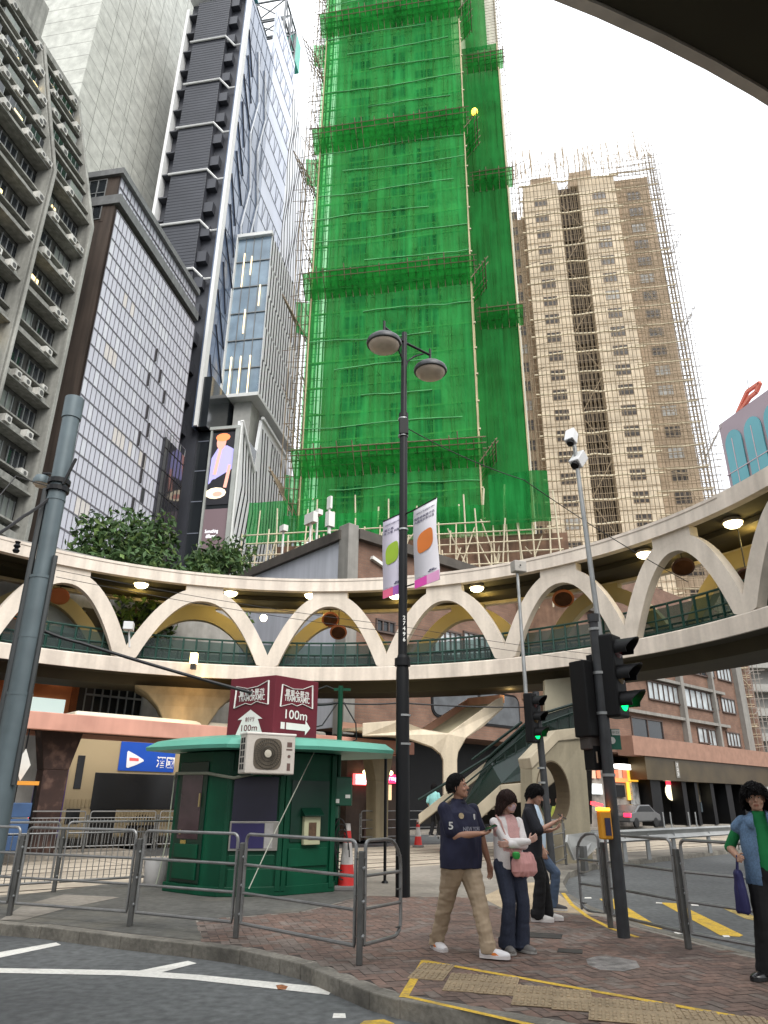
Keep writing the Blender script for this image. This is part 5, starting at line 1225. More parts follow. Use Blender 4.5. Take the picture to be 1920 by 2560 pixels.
m_ = MB(); m_.lathe(lc, [(.15,-.02),(.16,.05),(.12,.14),(.04,.17)], 14); o = obj('bracket_lamp', m_, GRM, t, smooth=True); m_ = MB(); m_.lathe(lc-Vector((0,0,.02)), [(.14,.0),(.1,-.05),(.03,-.06)], 14); obj('lens', m_, LENSG, o, smooth=True)
DK_ = mat('cable_black', (.012,.012,.013), .6)
def wire(name, label, P, r, sag=.3, n=16, m=DK_, cat='cable'):
    pts = []
    for a, b in zip(P[:-1], P[1:]):
        for i in range(n): f_ = i/n; q = a.lerp(b,f_); q = q-Vector((0,0,sag*4*f_*(1-f_))); pts.append(q)
    pts.append(P[-1]); o = obj(name, MB().tube(pts, r, 5), m, smooth=True); o.location = (0,0,0); tag(o, label, cat); return o
wire('overhead_cable', 'thick black twin cable sagging from the grey pole to the kiosk mast', [atY(105,1575,12.1), atY(200,1607,12.3), atY(640,1735,13.3), atY(780,1760,14.1), atY(838,1757,14.4)], .03, .02)
wire('overhead_cable', 'thin black cable crossing from kiosk mast to the far signal pole', [atY(838,1757,14.4), atY(1000,1757,15), atY(1320,1768,16.6)], .016, .03)
wire('stay_wire', 'diagonal stay wire from the lamp post collar to the right across the towers', [B_+Vector((.1,0,8.95)), atY(1310,1200,16), atY(1720,1455,19)], .012, .1)
wire('span_wire', 'knotted dark span wire running off the left edge above the bridge roof', [tpp(6.9), atY(60,1290,11.6), atY(-80,1375,11)], .03, .05)
wire('span_wire', 'thin dark span wire running off the left edge below the knotted one', [tpp(6.95), atY(40,1190,11.8), atY(-80,1330,11)], .012, .02)
for i,(ya,yb,lab) in enumerate(((1435,1700,'faint wire crossing the arches, highest on the left'),(1452,1730,'faint wire crossing the arches just below the highest'),)):
    wire('trolley_wire', lab, [atY(140,ya-10,17), atY(1000,ya+130,20), atY(1640,ya+215,24)], .008, .1)
m_ = MB(); pc = atY(42,1368,11.5); m_.lathe(pc, [(.04,-.1),(.06,-.06),(.03,-.02),(.06,.02),(.03,.06),(.05,.1)], 10); tag(obj('insulator', m_, DKM, smooth=True), 'dark insulator on the span wire at the left edge', 'insulator')

# ------------------------------------------------------------------ traffic signals
LED_G = glow('signal_green', (.0,1,.17), 1.3); SBK = mat('signal_black', (.005,.005,.0055), .5, var=.2, spec=.2)
def signal_head(t, c, ax, s=1., turn=0):
    """three-aspect head; ax faces the traffic"""
    ax = Vector(ax).normalized(); sx = Vector((0,0,1)).cross(ax).normalized(); up = Vector((0,0,1))
    m_ = MB(); m_.obox(c, sx, ax, up, .16*s, .11*s, .54*s); h = obj('signal_head', m_, SBK, t, bevel=.03*s)
    for i, z in enumerate((.34,0,-.34)):
        q = c+up*z*s+ax*.11*s; v = MB(); n = 18; L0 = .13*s
        for k in range(n+1):
            a = R(-30)+R(240)*k/n; d0 = sx*math.cos(a)+up*math.sin(a)
            dep = .30*s*(.55+.45*max(0,math.sin(a)))
            v.v += [tuple(q+d0*L0), tuple(q+d0*L0*1.02+ax*dep), tuple(q+d0*(L0-.012*s)), tuple(q+d0*(L0-.012*s)+ax*dep)]
        for k in range(n):
            a = k*4; v.f += [[a,a+4,a+5,a+1],[a+2,a+3,a+7,a+6],[a+1,a+5,a+7,a+3]]; v.mi += [0,0,0]
        obj('visor', v, SBK, h, smooth=True)
        l_ = MB(); l_.lathe(q+ax*.005, [(.12*s,0),(.08*s,.02),(.03*s,.028)], 16, ax); obj('lens', l_, [mat('lens_red_off',(.07,.008,.008),.2), mat('lens_amber_off',(.09,.05,.008),.2), LED_G][i], h, smooth=True)
    return h
sb = atz(1560,2345,.13)
t = thing('traffic_signal', 'tall grey signal pole with green light and camera mast, right of centre', 'traffic light', sb)
stp = Vector((2.95, 9.72, 4.0)); V_ = lambda z: sb.lerp(stp, (z-.13)/3.87)
m_ = MB(); m_.tube([V_(.13), V_(4.0)], .075, 16); m_.tube([V_(3.95), V_(4.06)], .088, 16); obj('pole', m_, mat('pole_grey', (.042,.044,.047), .55, .3, var=.25, scale=5), t, smooth=True)
for z in (3.85,3.25,2.72,1.95): m_ = MB(); collar(m_, V_(z), .086, .035); obj('strap', m_, STL, t)
for z in (3.6,3.35,3.1,2.9): m_ = MB(); m_.ell(V_(z)+Vector((.09,-.06,0)), (.02,.02,.03), 6, 4); obj('bolt', m_, STL, t)
signal_head(t, atY(1532,1690,9.72), (.74,-.67,0), 1.02)
m_ = MB(); c = atY(1474,1748,9.85); ax = Vector((-.5,.86,0)); m_.obox(c, (.86,.5,0), ax, (0,0,1), .2, .14, .5); o = obj('signal_head', m_, SBK, t, bevel=.02)
m_ = MB(); c2 = atY(1480,1660,9.85); m_.obox(c2+Vector((0,0,.06)), (.86,.5,0), ax, (0,0,1), .05, .05, .06); obj('bracket', m_, SBK, t)
m_ = MB(); m_.obox(atY(1476,1828,9.85), (.9,.43,0), (-.43,.9,0), (0,0,1), .12, .1, .24); obj('rear_box', m_, mat('box_brown', (.06,.05,.045), .6, var=.2), t, bevel=.02)
m_ = MB(); m_.obox(atY(1487,1895,9.85), (.9,.43,0), (-.43,.9,0), (0,0,1), .1, .09, .15); m_.cur = 1; c_ = atY(1488,1893,9.75); m_.obox(c_, (1,0,0),(0,1,0),(0,0,1), .035,.004,.07); obj('pedestrian_signal', m_, [SBK, mat('faint_panel',(.22,.17,.12),.4)], t, bevel=.015)
m_ = MB(); mt = Vector((2.93,9.72,6.75)); m_.tube([Vector((3.0,9.68,3.7)), Vector((2.97,9.7,5)), mt], [.038,.036,.03], 10); obj('camera_mast', m_, STL, t, smooth=True)
CW_ = mat('camera_white', (.62,.62,.62), .4, var=.06)
for px,py,Y,d,s in ((1428,1093,9.6,(-.25,-.35,-.85),.075),(1446,1150,9.75,(-.5,-.4,-.75),.085)):
    c = atY(px,py,Y); m_ = MB(); d = Vector(d).normalized(); m_.obox(c, d, d.orthogonal().normalized(), d.cross(d.orthogonal()).normalized(), s*1.7, s, s); o = obj('camera', m_, CW_, t, bevel=.015)
    m_ = MB(); m_.lathe(c+d*s*1.7, [(s*.75,0),(s*.7,.04),(s*.5,.042)], 12, d); obj('camera_lens', m_, DKM, o)
    m_ = MB(); m_.tube([c-d*s*.5, mt-Vector((0,0,.1))], .018, 6); obj('camera_arm', m_, CW_, t)
m_ = MB(); m_.obox(atY(1536,1848,9.8)+Vector((.0,0,0)), (1,0,0), (0,1,0), (0,0,1), .08, .008, .13); o = obj('crossing_sign', m_, mat('sign_green', (.01,.12,.075), .5), t)
m_ = MB(); m_.obox(atY(1539,1831,9.79), (1,0,0),(0,1,0),(0,0,1), .055,.009,.035); m_.lathe(atY(1530,1851,9.785), [(.045,0),(.045,.004)], 16, (0,-1,0)); obj('sign_panel', m_, mat('sign_white', (.7,.7,.66)), o)
tx_ = MB(); tx_.join(place(fit_text('EXIT' if False else '0123', .08, .028), atY(1539,1831,9.775), (1,0,0), (0,0,1))); obj('lettering', tx_, GRN, o)
# push button unit, glowing amber
c = atY(1512,2062,9.62); m_ = MB(); m_.obox(c, (1,.1,0),(-.1,1,0),(0,0,1), .075,.06,.165); o = obj('push_button_box', m_, mat('button_yellow', (.62,.27,.015), .5, var=.15), t, bevel=.02)
m_ = MB(); m_.obox(c+Vector((.02,-.065,-.02)), (1,.1,0),(-.1,1,0),(0,0,1), .035,.006,.1); obj('button_panel', m_, mat('panel_navy',(.03,.025,.06),.5), o)
m_ = MB(); m_.obox(c+Vector((-.01,-.01,.18)), (1,.1,0),(-.1,1,0),(0,0,1), .07,.055,.014); obj('lit_button', m_, glow('amber_light',(1,.5,.02),3.5), o)
m_ = MB(); m_.obox(c+Vector((-.08,-.01,.235)), (1,.1,-.25),(-.1,1,0),(.25,0,1), .06,.045,.018); obj('red_light', m_, glow('red_light',(1,.04,.05),2.2), o)
# second signal
s2 = Vector((3.62,16.6,.13)); t = thing('traffic_signal', 'smaller farther signal pole with green light beneath the footbridge', 'traffic light', s2)
m_ = MB(); m_.tube([s2, s2+Vector((-.1,0,3.85))], .075, 14); obj('pole', m_, mat('pole_grey',(.07,.072,.075)), t, smooth=True)
for z in (3.7,2.2,1.9): m_ = MB(); collar(m_, s2+Vector((-.09,0,z)), .09, .04); obj('strap', m_, STL, t)
signal_head(t, atY(1330,1795,16.55), (.74,-.67,0), 1.0)
m_ = MB(); m_.tube([Vector((3.3,16.6,2.9)), Vector((3.28,16.6,7.05))], [.05,.035], 10); obj('camera_mast', m_, STL, t, smooth=True)
m_ = MB(); m_.obox(atY(1296,1418,16.6), (.9,.3,0),(-.3,.9,0),(0,0,1), .17,.13,.14); o = obj('camera_box', m_, mat('box_grey',(.33,.31,.28),.5,var=.1), t, bevel=.02)
m_ = MB(); m_.lathe(atY(1301,1413,16.44), [(.02,0),(.02,.01)], 10, (0,-1,0)); obj('camera_lens', m_, DKM, o)

# ------------------------------------------------------------------ railings
RLM = mat('railing_grey', (.24,.24,.235), .38, .5, var=.25, scale=5, fine=.1); RPM = mat('railing_post', (.105,.105,.10), .5, .4, var=.25, scale=5)
def railing(name, lab, pts, group, h=1.07, levels=(.16,.47,.77,1.02), bars=False, r=.019, round_end=(False,False), z0=.13, post=.038, skip=()):
    P = [Vector((p[0],p[1],z0)) for p in pts]; t = thing(name, lab, 'railing', P[0], 0, group)
    for i, p in enumerate(P):
        if i in skip: continue
        m_ = MB(); m_.obox(p+Vector((0,0,h*.47)), (1,0,0),(0,1,0),(0,0,1), post*.8, post, h*.47); o = obj('post', m_, RPM, t, bevel=.012)
        b_ = MB()
        for z in (.25,.55,.85): b_.ell(p+Vector((post*.8,-post,z)), (.018,.018,.018), 6, 4)
        obj('bolt', b_, STL, o)
    for i in range(len(P)-1):
        a, b = P[i], P[i+1]; d = (b-a).normalized(); g = .075; A = a+d*g if i not in skip else a; Bq = b-d*g if (i+1) not in skip else b; zt = h+.03; rr = .07
        m_ = MB(); up = Vector((0,0,1)); R0 = .28 if (i in skip) else rr; R1 = .28 if (i+1) in skip else rr
        def corner(c, s0, e0, n=5): return [c+s0*math.cos(k*math.pi/2/n)+e0*math.sin(k*math.pi/2/n) for k in range(n+1)]
        loop = []
        zb = levels[0]
        loop += [A+up*zb]+corner(A+d*R0+up*(zt-R0), -d*R0, up*R0)+corner(Bq-d*R1+up*(zt-R1), up*R1, d*R1)+[Bq+up*(zb+R1*.5)]
        if (i+1) in skip: loop = loop[:-1]+corner(Bq-d*R1*.5+up*(zb+R1*.5), d*R1*.5, -up*R1*.5)+[A+up*zb]
        elif i in skip: loop = loop[:-1]+[Bq+up*zb, A+d*R0*.5+up*zb]+corner(A+d*R0*.5+up*(zb+R0*.5), -up*R0*.5, -d*R0*.5)+[A+up*(zb+R0)]
        else: loop += [Bq+up*zb, A+up*zb]
        m_.tube(loop, r, 8)
        if bars:
            n = int((Bq-A).length/.105)
            for k in range(1, n): q = A.lerp(Bq, k/n); m_.tube([q+up*zb, q+up*(levels[-1]-.1)], .008, 5)
            m_.tube([A+up*(levels[-1]-.1), Bq+up*(levels[-1]-.1)], r*.8, 6)
        else:
            for z in levels[1:-1]: m_.tube([A+up*z, Bq+up*z], r*.85, 8)
        obj('rail_panel', m_, RLM, t, smooth=True)
        if not bars:
            for q in (a,b):
                c_ = MB()
                for z in (levels[0]+.08, .6, .93): c_.bar(q+up*z, q+up*z+(b-a).normalized()*(.08 if q is a else -.08), .03, .012)
                obj('clip', c_, RPM, t)
    return t
railing('pedestrian_railing', 'long four bar grey railing on the near pavement in front of the green kiosk', [(-8.2,12.25),(-6.7,11.6),(-5.02,10.95),(-3.15,10.22),(-1.67,9.45),(-.2,8.04)], 'pavement railings')
railing('pedestrian_railing', 'short rounded end panel of grey railing beside the lamp post foot', [(-.2,8.08),(.22,8.72)], 'pavement railings', skip=(1,))
railing('pedestrian_railing', 'grey four bar railing on the right beside the yellow hatched road', [(2.72,10.85),(2.96,10.42),(3.41,9.05),(4.3,7.4),(5.4,6.2)], 'pavement railings', skip=(0,))
railing('barred_railing', 'grey railing with many thin upright bars behind the near railing on the left', [tuple(en(2.6,13.9)),tuple(en(5.0,13.9)),tuple(en(7.4,13.9)),tuple(en(9.4,13.9))], 'barred railings', bars=True)
railing('barred_railing', 'far row of thin barred grey railing in front of the bus', [tuple(en(k*2.2,22.7)) for k in range(1,9)], 'barred railings', bars=True, z0=.18)
railing('barred_railing', 'grey railing with loose panels beside the round holed wall', [(3.55,17.6),(4.15,18.9),(4.85,20.6)], 'barred railings')
railing('barred_railing', 'short far railing right of the takeaway booth behind the lamp post', [tuple(en(19.6,23.0)),tuple(en(21.8,23.0)),tuple(en(24,23.0))], 'barred railings', z0=.18)
pq = atz(962,2208,.13); m_ = MB(); m_.tube([pq, pq+Vector((0,0,2.55))], .03, 8); m_.lathe(pq, [(.07,0),(.06,.03),(.03,.05)], 10); tag(obj('sign_post', m_, DKM, smooth=True), 'thin dark upright post between kiosk and lamp post', 'post')
# crash barrier along the far kerb
t = thing('crash_barrier', 'long steel crash barrier with a flared end along the far kerb', 'crash barrier', (5.3,19.9,.13))
bp = [Vector((4.75,19.0,.13)),Vector((5.75,20.6,.13)),Vector((8.6,23.6,.13)),Vector((14.0,29.2,.13)),Vector((20,34.8,.13)),Vector((27,41,.13))]
GALV = mat('galvanised_barrier', (.36,.36,.34), .4, .5, var=.2, scale=2)
m_ = MB(); pr = [(0,.50),(.05,.54),(.0,.60),(-.03,.65),(.0,.70),(.05,.77),(0,.82),(-.02,.82),(.02,.77),(-.05,.65),(.02,.54),(-.02,.50)]
for i, p in enumerate(bp[1:]):
    tv = (bp[min(i+2,5)]-bp[i]).normalized(); nn = Vector((tv.y,-tv.x,0)); m_.v += [tuple(p+nn*a+Vector((0,0,b))) for a,b in pr]
n = len(pr)
for i in range(4):
    for q in range(n): m_.f.append([i*n+q,i*n+(q+1)%n,(i+1)*n+(q+1)%n,(i+1)*n+q]); m_.mi.append(0)
obj('beam', m_, GALV, t)
m_ = MB(); a = atz(1432,2098,.55); m_.extr([bp[1]+Vector((0,0,.82)), bp[0]+Vector((-.25,-.1,.78)), bp[0]+Vector((-.3,-.15,.62)), bp[0]+Vector((-.12,0,.22)), bp[0]+Vector((.25,.35,.25)), bp[1]+Vector((0,0,.5))], Vector((.05,-.03,0))); obj('flared_end', m_, GALV, t)
for i in range(12):
    f_ = i/11*3.99; k = int(f_); q = bp[1+k].lerp(bp[2+k], f_-k) if k < 4 else bp[5]; m_ = MB(); m_.obox(q+Vector((0,.08,.4)), (1,0,0),(0,1,0),(0,0,1), .05,.05,.4); obj('post', m_, STL, t)
m_ = MB(); m_.obox(bp[0]+Vector((.2,.15,.25)), (.6,.8,0),(-.8,.6,0),(0,0,1), .1,.06,.27); obj('post', m_, RPM, t)
# bollards before the shops
for i,(px,py) in enumerate(((1556,2075),(1575,2077),(1622,2068),(1640,2070))):
    q = hit(FR,px,2068); p = FR.p(q[0],3.2,.14); m_ = MB(); m_.tube([p,p+Vector((0,0,.95))], .05, 8); m_.ell(p+Vector((0,0,.97)), (.055,.055,.04), 8, 5); tag(obj('bollard', m_, STL, smooth=True), 'slim steel bollard on the far pavement before the arcade', 'bollard', 'far pavement bollards')
# ------------------------------------------------------------------ green kiosk
KG = mat('kiosk_green', (.002,.056,.027), .45, var=.22, scale=1.5, spec=.22, streak=.25); KGD = mat('kiosk_green_dark', (.002,.025,.014), .35, var=.15); TEAL = mat('canopy_teal', (.085,.30,.225), .45, var=.1, scale=1.2)
KP = [(-3.78,14.0),(-3.0,13.36),(-2.68,13.2),(-1.70,13.42),(-.86,14.1),(-.86,15.2),(-1.7,15.9),(-3.1,15.6)]
kc = (-2.2,14.5)
t = thing('ticket_kiosk', 'dark green polygonal kiosk with a teal canopy and shuttered windows', 'kiosk', (kc[0],kc[1],.13))
def insc(P, k): return [(kc[0]+(x-kc[0])*k, kc[1]+(y-kc[1])*k) for x,y in P]
m_ = MB(); m_.prism(KP, .14, 2.42); obj('wall', m_, KG, t, bevel=.012)
m_ = MB(); m_.prism(insc(KP,1.03), .135, .28); obj('plinth', m_, KG, t, bevel=.01)
cn = insc(KP,1.42); m_ = MB(); o_ = len(cn)
for k, z in ((1.42,2.44),(1.43,2.5),(1.32,2.61),(.9,2.7)): m_.v += [(x,y,z) for x,y in [((a-kc[0])*1.10+kc[0]+.32*(k>1), b) for a,b in insc(KP,k)]]
m_.f.append(list(range(o_))[::-1]); m_.mi.append(0)
for i in range(3):
    for q in range(o_): m_.f.append([i*o_+q,i*o_+(q+1)%o_,(i+1)*o_+(q+1)%o_,(i+1)*o_+q]); m_.mi.append(0)
m_.f.append([3*o_+q for q in range(o_)]); m_.mi.append(0); obj('canopy', m_, TEAL, t)
def kface(i):
    a = Vector((*KP[i],0)); b = Vector((*KP[i+1],0)); d = (b-a).normalized(); return Fac((a.x,a.y),(d.x,d.y),(d.y,-d.x)), (b-a).length
F0, L0 = kface(0); F2, L2 = kface(2); F3, L3 = kface(3)
def kb(F, u0,u1,z0,z1,m,name,n0=0.,n1=.03,bev=0,par=None): e_ = MB(); F.box(e_,u0,u1,n0,n1,z0,z1); return obj(name,e_,m,par or t,bevel=bev)
o = kb(F0,.12,L0-.08,.3,2.25,KGD,'door',0,.025,.008); kb(F0,.22,L0-.2,.98,2.05,mat('door_glass',(.055,.03,.035),.15,var=.4,scale=3,spec=.6),'door_glass',.025,.032,0,o); kb(F0,.2,L0-.16,.35,.62,KG,'door_panel',.025,.05,.008,o); kb(F0,.2,L0-.16,.68,.9,KG,'door_panel',.025,.05,.008,o)
m_ = MB(); F0.box(m_, L0-.22,L0-.19,.05,.07,1.5,1.72); F0.box(m_, .3,.34,.04,.05,1.05,1.12); obj('door_handle', m_, mat('brass',(.5,.4,.2),.3,.7), o)
kb(F0,.35,.5,.88,.96,glow('reflected_lamp',(1,.8,.3),.0001) if False else mat('reflection_gold',(.6,.45,.15),.25,.8),'door_reflection',.03,.04,0,o)  # small gold piece stands for a lamp's reflection on the door
for a in (0.,.45): kb(F2,.0+a*0,L2,2.0,2.1,KG,'cornice',0,.04,.01) if a==0 else None
for (u0,u1) in ((0,.09),(L2-.09,L2)): kb(F2,u0,u1,.2,2.4,KG,'corner_strip',0,.045,.01)
kb(F2,.12,L2-.12,1.28,2.0,mat('navy_shutter',(.010,.009,.028),.35,var=.2),'window_shutter',0,.03)
o = kb(F2,.1,L2-.08,.82,1.28,mat('frame_alu',(.25,.24,.22),.4,.4),'window',0,.06,.008); kb(F2,.13,L2-.32,.86,1.25,mat('navy_blind',(.018,.014,.075),.5),'blind',.06,.07,0,o); kb(F2,L2-.31,L2-.17,.86,1.25,mat('notice_white',(.33,.32,.31),.7,var=.2,scale=8),'notice',.06,.068,0,o)
kb(F2,.12,L2-.12,.22,.55,KG,'panel',0,.03,.01); kb(F2,.12,L2-.12,.6,.76,KG,'panel',0,.03,.01)
for (u0,u1) in ((0,.08),(L3-.1,L3)): kb(F3,u0,u1,.2,2.4,KG,'corner_strip',0,.045,.01)
kb(F3,.14,L3-.14,.95,1.95,KGD,'side_window',0,.02); kb(F3,.12,L3-.14,.22,.5,KG,'panel',0,.03,.01); kb(F3,.12,L3-.14,.56,.85,KG,'panel',0,.03,.01)
o = kb(F3,.38,.72,.9,1.36,mat('case_cream',(.40,.40,.26),.5,var=.1),'notice_case',.02,.1,.01); kb(F3,.47,.63,.98,1.26,mat('case_brown',(.10,.06,.035),.3,var=.5,scale=12),'notice_glass',.1,.106,0,o)
m_ = MB(); m_.extr([F3.p(.34,.02,1.5),F3.p(.34,.16,1.38),F3.p(.34,.16,1.36),F3.p(.34,.02,1.36)], F3.d*.42); obj('case_hood', m_, KGD, o)
m_ = MB(); m_.tube([F0.p(.0,.05,1.98),F0.p(.05,.06,2.06),F0.p(L0-.05,.07,2.05),F2.p(.1,.1,1.97),F2.p(.5,.2,2.06)], .028, 7); obj('pipe_lagging', m_, mat('lagging',(.22,.23,.18),.8,var=.2), t, smooth=True)
m_ = MB(); m_.tube([F0.p(-.05,.02,1.98),F0.p(-.06,.03,.95),F0.p(-.16,.05,.35),F0.p(-.2,.06,.2)], .012, 6); obj('drain_hose', m_, mat('hose_pale',(.35,.38,.3),.6), t, smooth=True)
# the air conditioner, sign cube and mast stand on or hang from the kiosk
ac = atY(668,1886,12.75); an = Vector((.50,-.86,0)).normalized(); axx = Vector((-an.y,an.x,0))
t = thing('air_conditioner', 'white air conditioner unit with round fan grille hung on the green kiosk', 'air conditioner', ac)
m_ = MB(); m_.obox(ac, axx, an, (0,0,1), .44, .17, .32); obj('casing', m_, mat('ac_white',(.50,.46,.41),.5,var=.08,scale=2,fine=.05), t, bevel=.02)
m_ = MB(); m_.obox(ac+Vector((0,0,.32)), axx, an, (0,0,1), .45, .18, .02); obj('lid', m_, mat('ac_lid',(.68,.65,.6),.5), t, bevel=.012)
fc = ac-axx*.06+an*.171; m_ = MB()
pts = [fc+axx*(.25*math.copysign(abs(math.cos(a))**.45,math.cos(a)))+Vector((0,0,.25*math.copysign(abs(math.sin(a))**.45,math.sin(a)))) for a in [2*math.pi*i/32 for i in range(32)]]
m_.extr(pts, an*.008); obj('fan_opening', m_, mat('fan_brown',(.105,.085,.062),.7,var=.25,scale=5), t)
m_ = MB()
for k in range(36): a = 2*math.pi*k/36; m_.bar(fc+an*.014+axx*.06*math.cos(a)+Vector((0,0,.06*math.sin(a))), fc+an*.014+axx*.25*math.cos(a)+Vector((0,0,.25*math.sin(a))), .005)
for rr in (.12,.18,.235): m_.tube([fc+an*.014+axx*rr*math.cos(a)+Vector((0,0,rr*math.sin(a))) for a in [2*math.pi*i/28 for i in range(29)]], .004, 4)
obj('fan_grille', m_, mat('fan_wire',(.05,.045,.035),.6), t)
m_ = MB(); m_.lathe(fc+an*.016, [(.065,0),(.06,.01),(.02,.014)], 16, an); obj('fan_hub', m_, mat('hub_pale',(.42,.39,.32),.5), t)
m_ = MB(); c = ac+axx*.33+an*.171; m_.obox(c+Vector((0,0,.16)), axx,an,(0,0,1), .045,.003,.04); m_.obox(c+Vector((0,0,.08)), axx,an,(0,0,1), .055,.003,.012); m_.obox(c+Vector((0,0,-.2)), axx,an,(0,0,1), .03,.003,.06); m_.lathe(c+Vector((0,0,-.03)), [(.028,0),(.028,.004)], 10, an); obj('badge', m_, mat('badge_brown',(.12,.07,.06),.5), t)
m_ = MB()
for r_ in range(5):
    for q in range(2): m_.obox(ac-axx*.441+an*(-.06+q*.11)+Vector((0,0,.21-r_*.105)), axx,an,(0,0,1), .003,.04,.042)
obj('side_vent', m_, mat('vent_black',(.02,.02,.02),.7), t)
m_ = MB()
for s in (-.3,.3): m_.bar(ac+axx*s-an*.4+Vector((0,0,-.32)), ac+axx*s+an*.15+Vector((0,0,-.32)), .04); 
obj('bracket', m_, KGD, t)
# maroon sign cube
MRN = mat('sign_maroon', (.115,.010,.020), .45, var=.06); SW = mat('sign_white', (.7,.7,.66), .6)
S0 = atY(690,1700,13.0); SZ0, SZ1 = 2.66, 3.72; fl_ = Vector((-.70,.40,0)).normalized(); fr_ = Vector((.55,.62,0)).normalized(); WS = 1.06
t = thing('direction_sign', 'maroon box sign on the kiosk roof pointing to the tram tour', 'sign', (S0.x, S0.y, SZ0))
c0 = Vector((S0.x,S0.y,0)); A_l = c0+fl_*WS; A_r = c0+fr_*WS; A_b = A_l+fr_*WS
m_ = MB(); m_.prism([c0.xy[:],A_r.xy[:],A_b.xy[:],A_l.xy[:]], SZ0, SZ1); obj('box', m_, MRN, t, bevel=.01)
nl = Vector((-fl_.y,fl_.x,0)); nl = nl if nl.y < 0 else -nl; nr_ = Vector((fr_.y,-fr_.x,0)); nr_ = nr_ if nr_.dot(Vector((0,-1,0))) > 0 or nr_.x > 0 else -nr_
def face_art(o, axv, nrm, kind):
    ctr = o+axv*WS*0.5; P = lambda u, z, n=.006: ctr+axv*u*WS+Vector((0,0,SZ0+z*(SZ1-SZ0)))+nrm*n
    out = [(-.37,.49),(-.35,.86),(-.1,.81),(.12,.83),(.35,.92),(.37,.52),(.12,.58),(0,.53),(-.12,.56)]
    m_ = MB()
    for (x0,y0),(x1,y1) in zip(out, out[1:]+out[:1]): m_.bar(P(x0,y0), P(x1,y1), .028, .008)
    for a,b,w_,h_,z_ in (('電車全景遊',0,.54,.13,.735),('TRAMORAMIC',0,.58,.10,.645)): m_.join(place(fit_text(a, w_*WS, h_*(SZ1-SZ0), .012), P(0,z_,.008), axv, (0,0,1)))
    obj('emblem', m_, SW, t)
    m_ = MB()
    if kind == 'up':
        m_.add([P(x,z,.006) for x,z in ((-.3,.02),(.3,.02),(.17,.29),(.27,.29),(0,.45),(-.27,.29),(-.17,.29))], [list(range(7))]); obj('arrow', m_, SW, t)
        m_ = MB(); m_.join(place(fit_text('前行', .2*WS, .08, .006), P(0,.29,.010), axv, (0,0,1))); m_.join(place(fit_text('100m', .34*WS, .11, .008), P(0,.15,.010), axv, (0,0,1))); obj('lettering', m_, MRN, t)
    else:
        m_.add([P(x,z,.006) for x,z in ((-.22,.13),(.22,.13),(.22,.06),(.34,.185),(.22,.31),(.22,.24),(-.22,.24))], [list(range(7))]); m_.add([P(x,z,.006) for x,z in ((-.34,.13),(-.25,.13),(-.25,.24),(-.34,.24))], [[0,1,2,3]]); m_.join(place(fit_text('100m', .5*WS, .16, .01), P(0,.38,.008), axv, (0,0,1))); obj('arrow', m_, SW, t)
face_art(A_l, -fl_, nl, 'up'); face_art(c0, fr_, Vector((fr_.y,-fr_.x,0)), 'right')
# green mast with meter boxes beside the kiosk
mb_ = atz(842,2218,.13); mx_ = Vector((mb_.x,14.45,.13))
t = thing('meter_mast', 'green mast with electricity boxes and coiled cable right of the kiosk', 'mast', mx_)
m_ = MB(); m_.tube([mx_, mx_+Vector((-.02,0,3.62))], .05, 10); m_.lathe(mx_, [(.13,0),(.13,.03),(.06,.06)], 10); m_.bar(mx_+Vector((-.15,0,3.55)), mx_+Vector((.18,0,3.55)), .05); obj('mast', m_, KG, t, smooth=True)
bcx = atY(840,1978,14.25); m_ = MB(); m_.obox(bcx, (1,0,0),(0,1,0),(0,0,1), .3,.14,.25); o = obj('meter_box', m_, mat('box_green',(.006,.07,.038),.4,var=.1), t, bevel=.015)
m_ = MB(); m_.obox(bcx+Vector((-.14,-.142,.17)), (1,0,0),(0,1,0),(0,0,1), .12,.004,.045); obj('warning_label', m_, mat('label_yellow',(.6,.4,.05),.5), o); m_ = MB(); m_.obox(bcx+Vector((.02,-.142,-.17)), (1,0,0),(0,1,0),(0,0,1), .055,.004,.035); m_.obox(bcx+Vector((.23,-.142,-.09)), (1,0,0),(0,1,0),(0,0,1), .045,.004,.03); obj('label', m_, SW, o)
m_ = MB(); bc2 = bcx+Vector((-.12,0,-.36)); m_.obox(bc2, (1,0,0),(0,1,0),(0,0,1), .18,.12,.11); o = obj('meter_box', m_, MATS['box_green'], t, bevel=.015); m_ = MB(); m_.obox(bc2+Vector((0,-.122,0)), (1,0,0),(0,1,0),(0,0,1), .065,.004,.065); obj('label', m_, SW, o)
m_ = MB()
for k in range(4):
    m_ = MB(); c = bcx+Vector((.1+k*.02,-.1+k*.03,-.75-k*.12)); m_.tube([c+Vector((.12*math.cos(a),0,(.28+.03*k)*math.sin(a))) for a in [math.pi*2*i/18 for i in range(15)]], .012, 5); obj('cable', m_, DK_, t, smooth=True)
m_ = MB(); m_.tube([mx_+Vector((0,0,3.4)), mx_+Vector((-.35,-.1,2.85)), mx_+Vector((-.8,-.2,2.72))], .014, 5); obj('cable', m_, DK_, t, smooth=True); m_ = MB(); m_.tube([mx_+Vector((.05,0,3.3)), mx_+Vector((.3,0,2.9)), mx_+Vector((.32,0,2.6)), mx_+Vector((.1,0,2.5))], .014, 5); obj('cable', m_, DK_, t, smooth=True); m_ = MB(); m_.tube([mx_+Vector((0,0,3.5)), mx_+Vector((-.3,0,3.62)), mx_+Vector((-.7,-.1,3.45)), mx_+Vector((-1.1,-.2,3.55))], .014, 5)
obj('cable', m_, DK_, t, smooth=True)
# stay line in front of the kiosk
wire('stay_wire', 'pale thin line slanting down across the kiosk front to the pavement', [atY(788,1875,13.7), atY(690,2075,12.9), atY(622,2222,12.4)], .009, .0, m=mat('line_pale',(.35,.36,.3),.7))
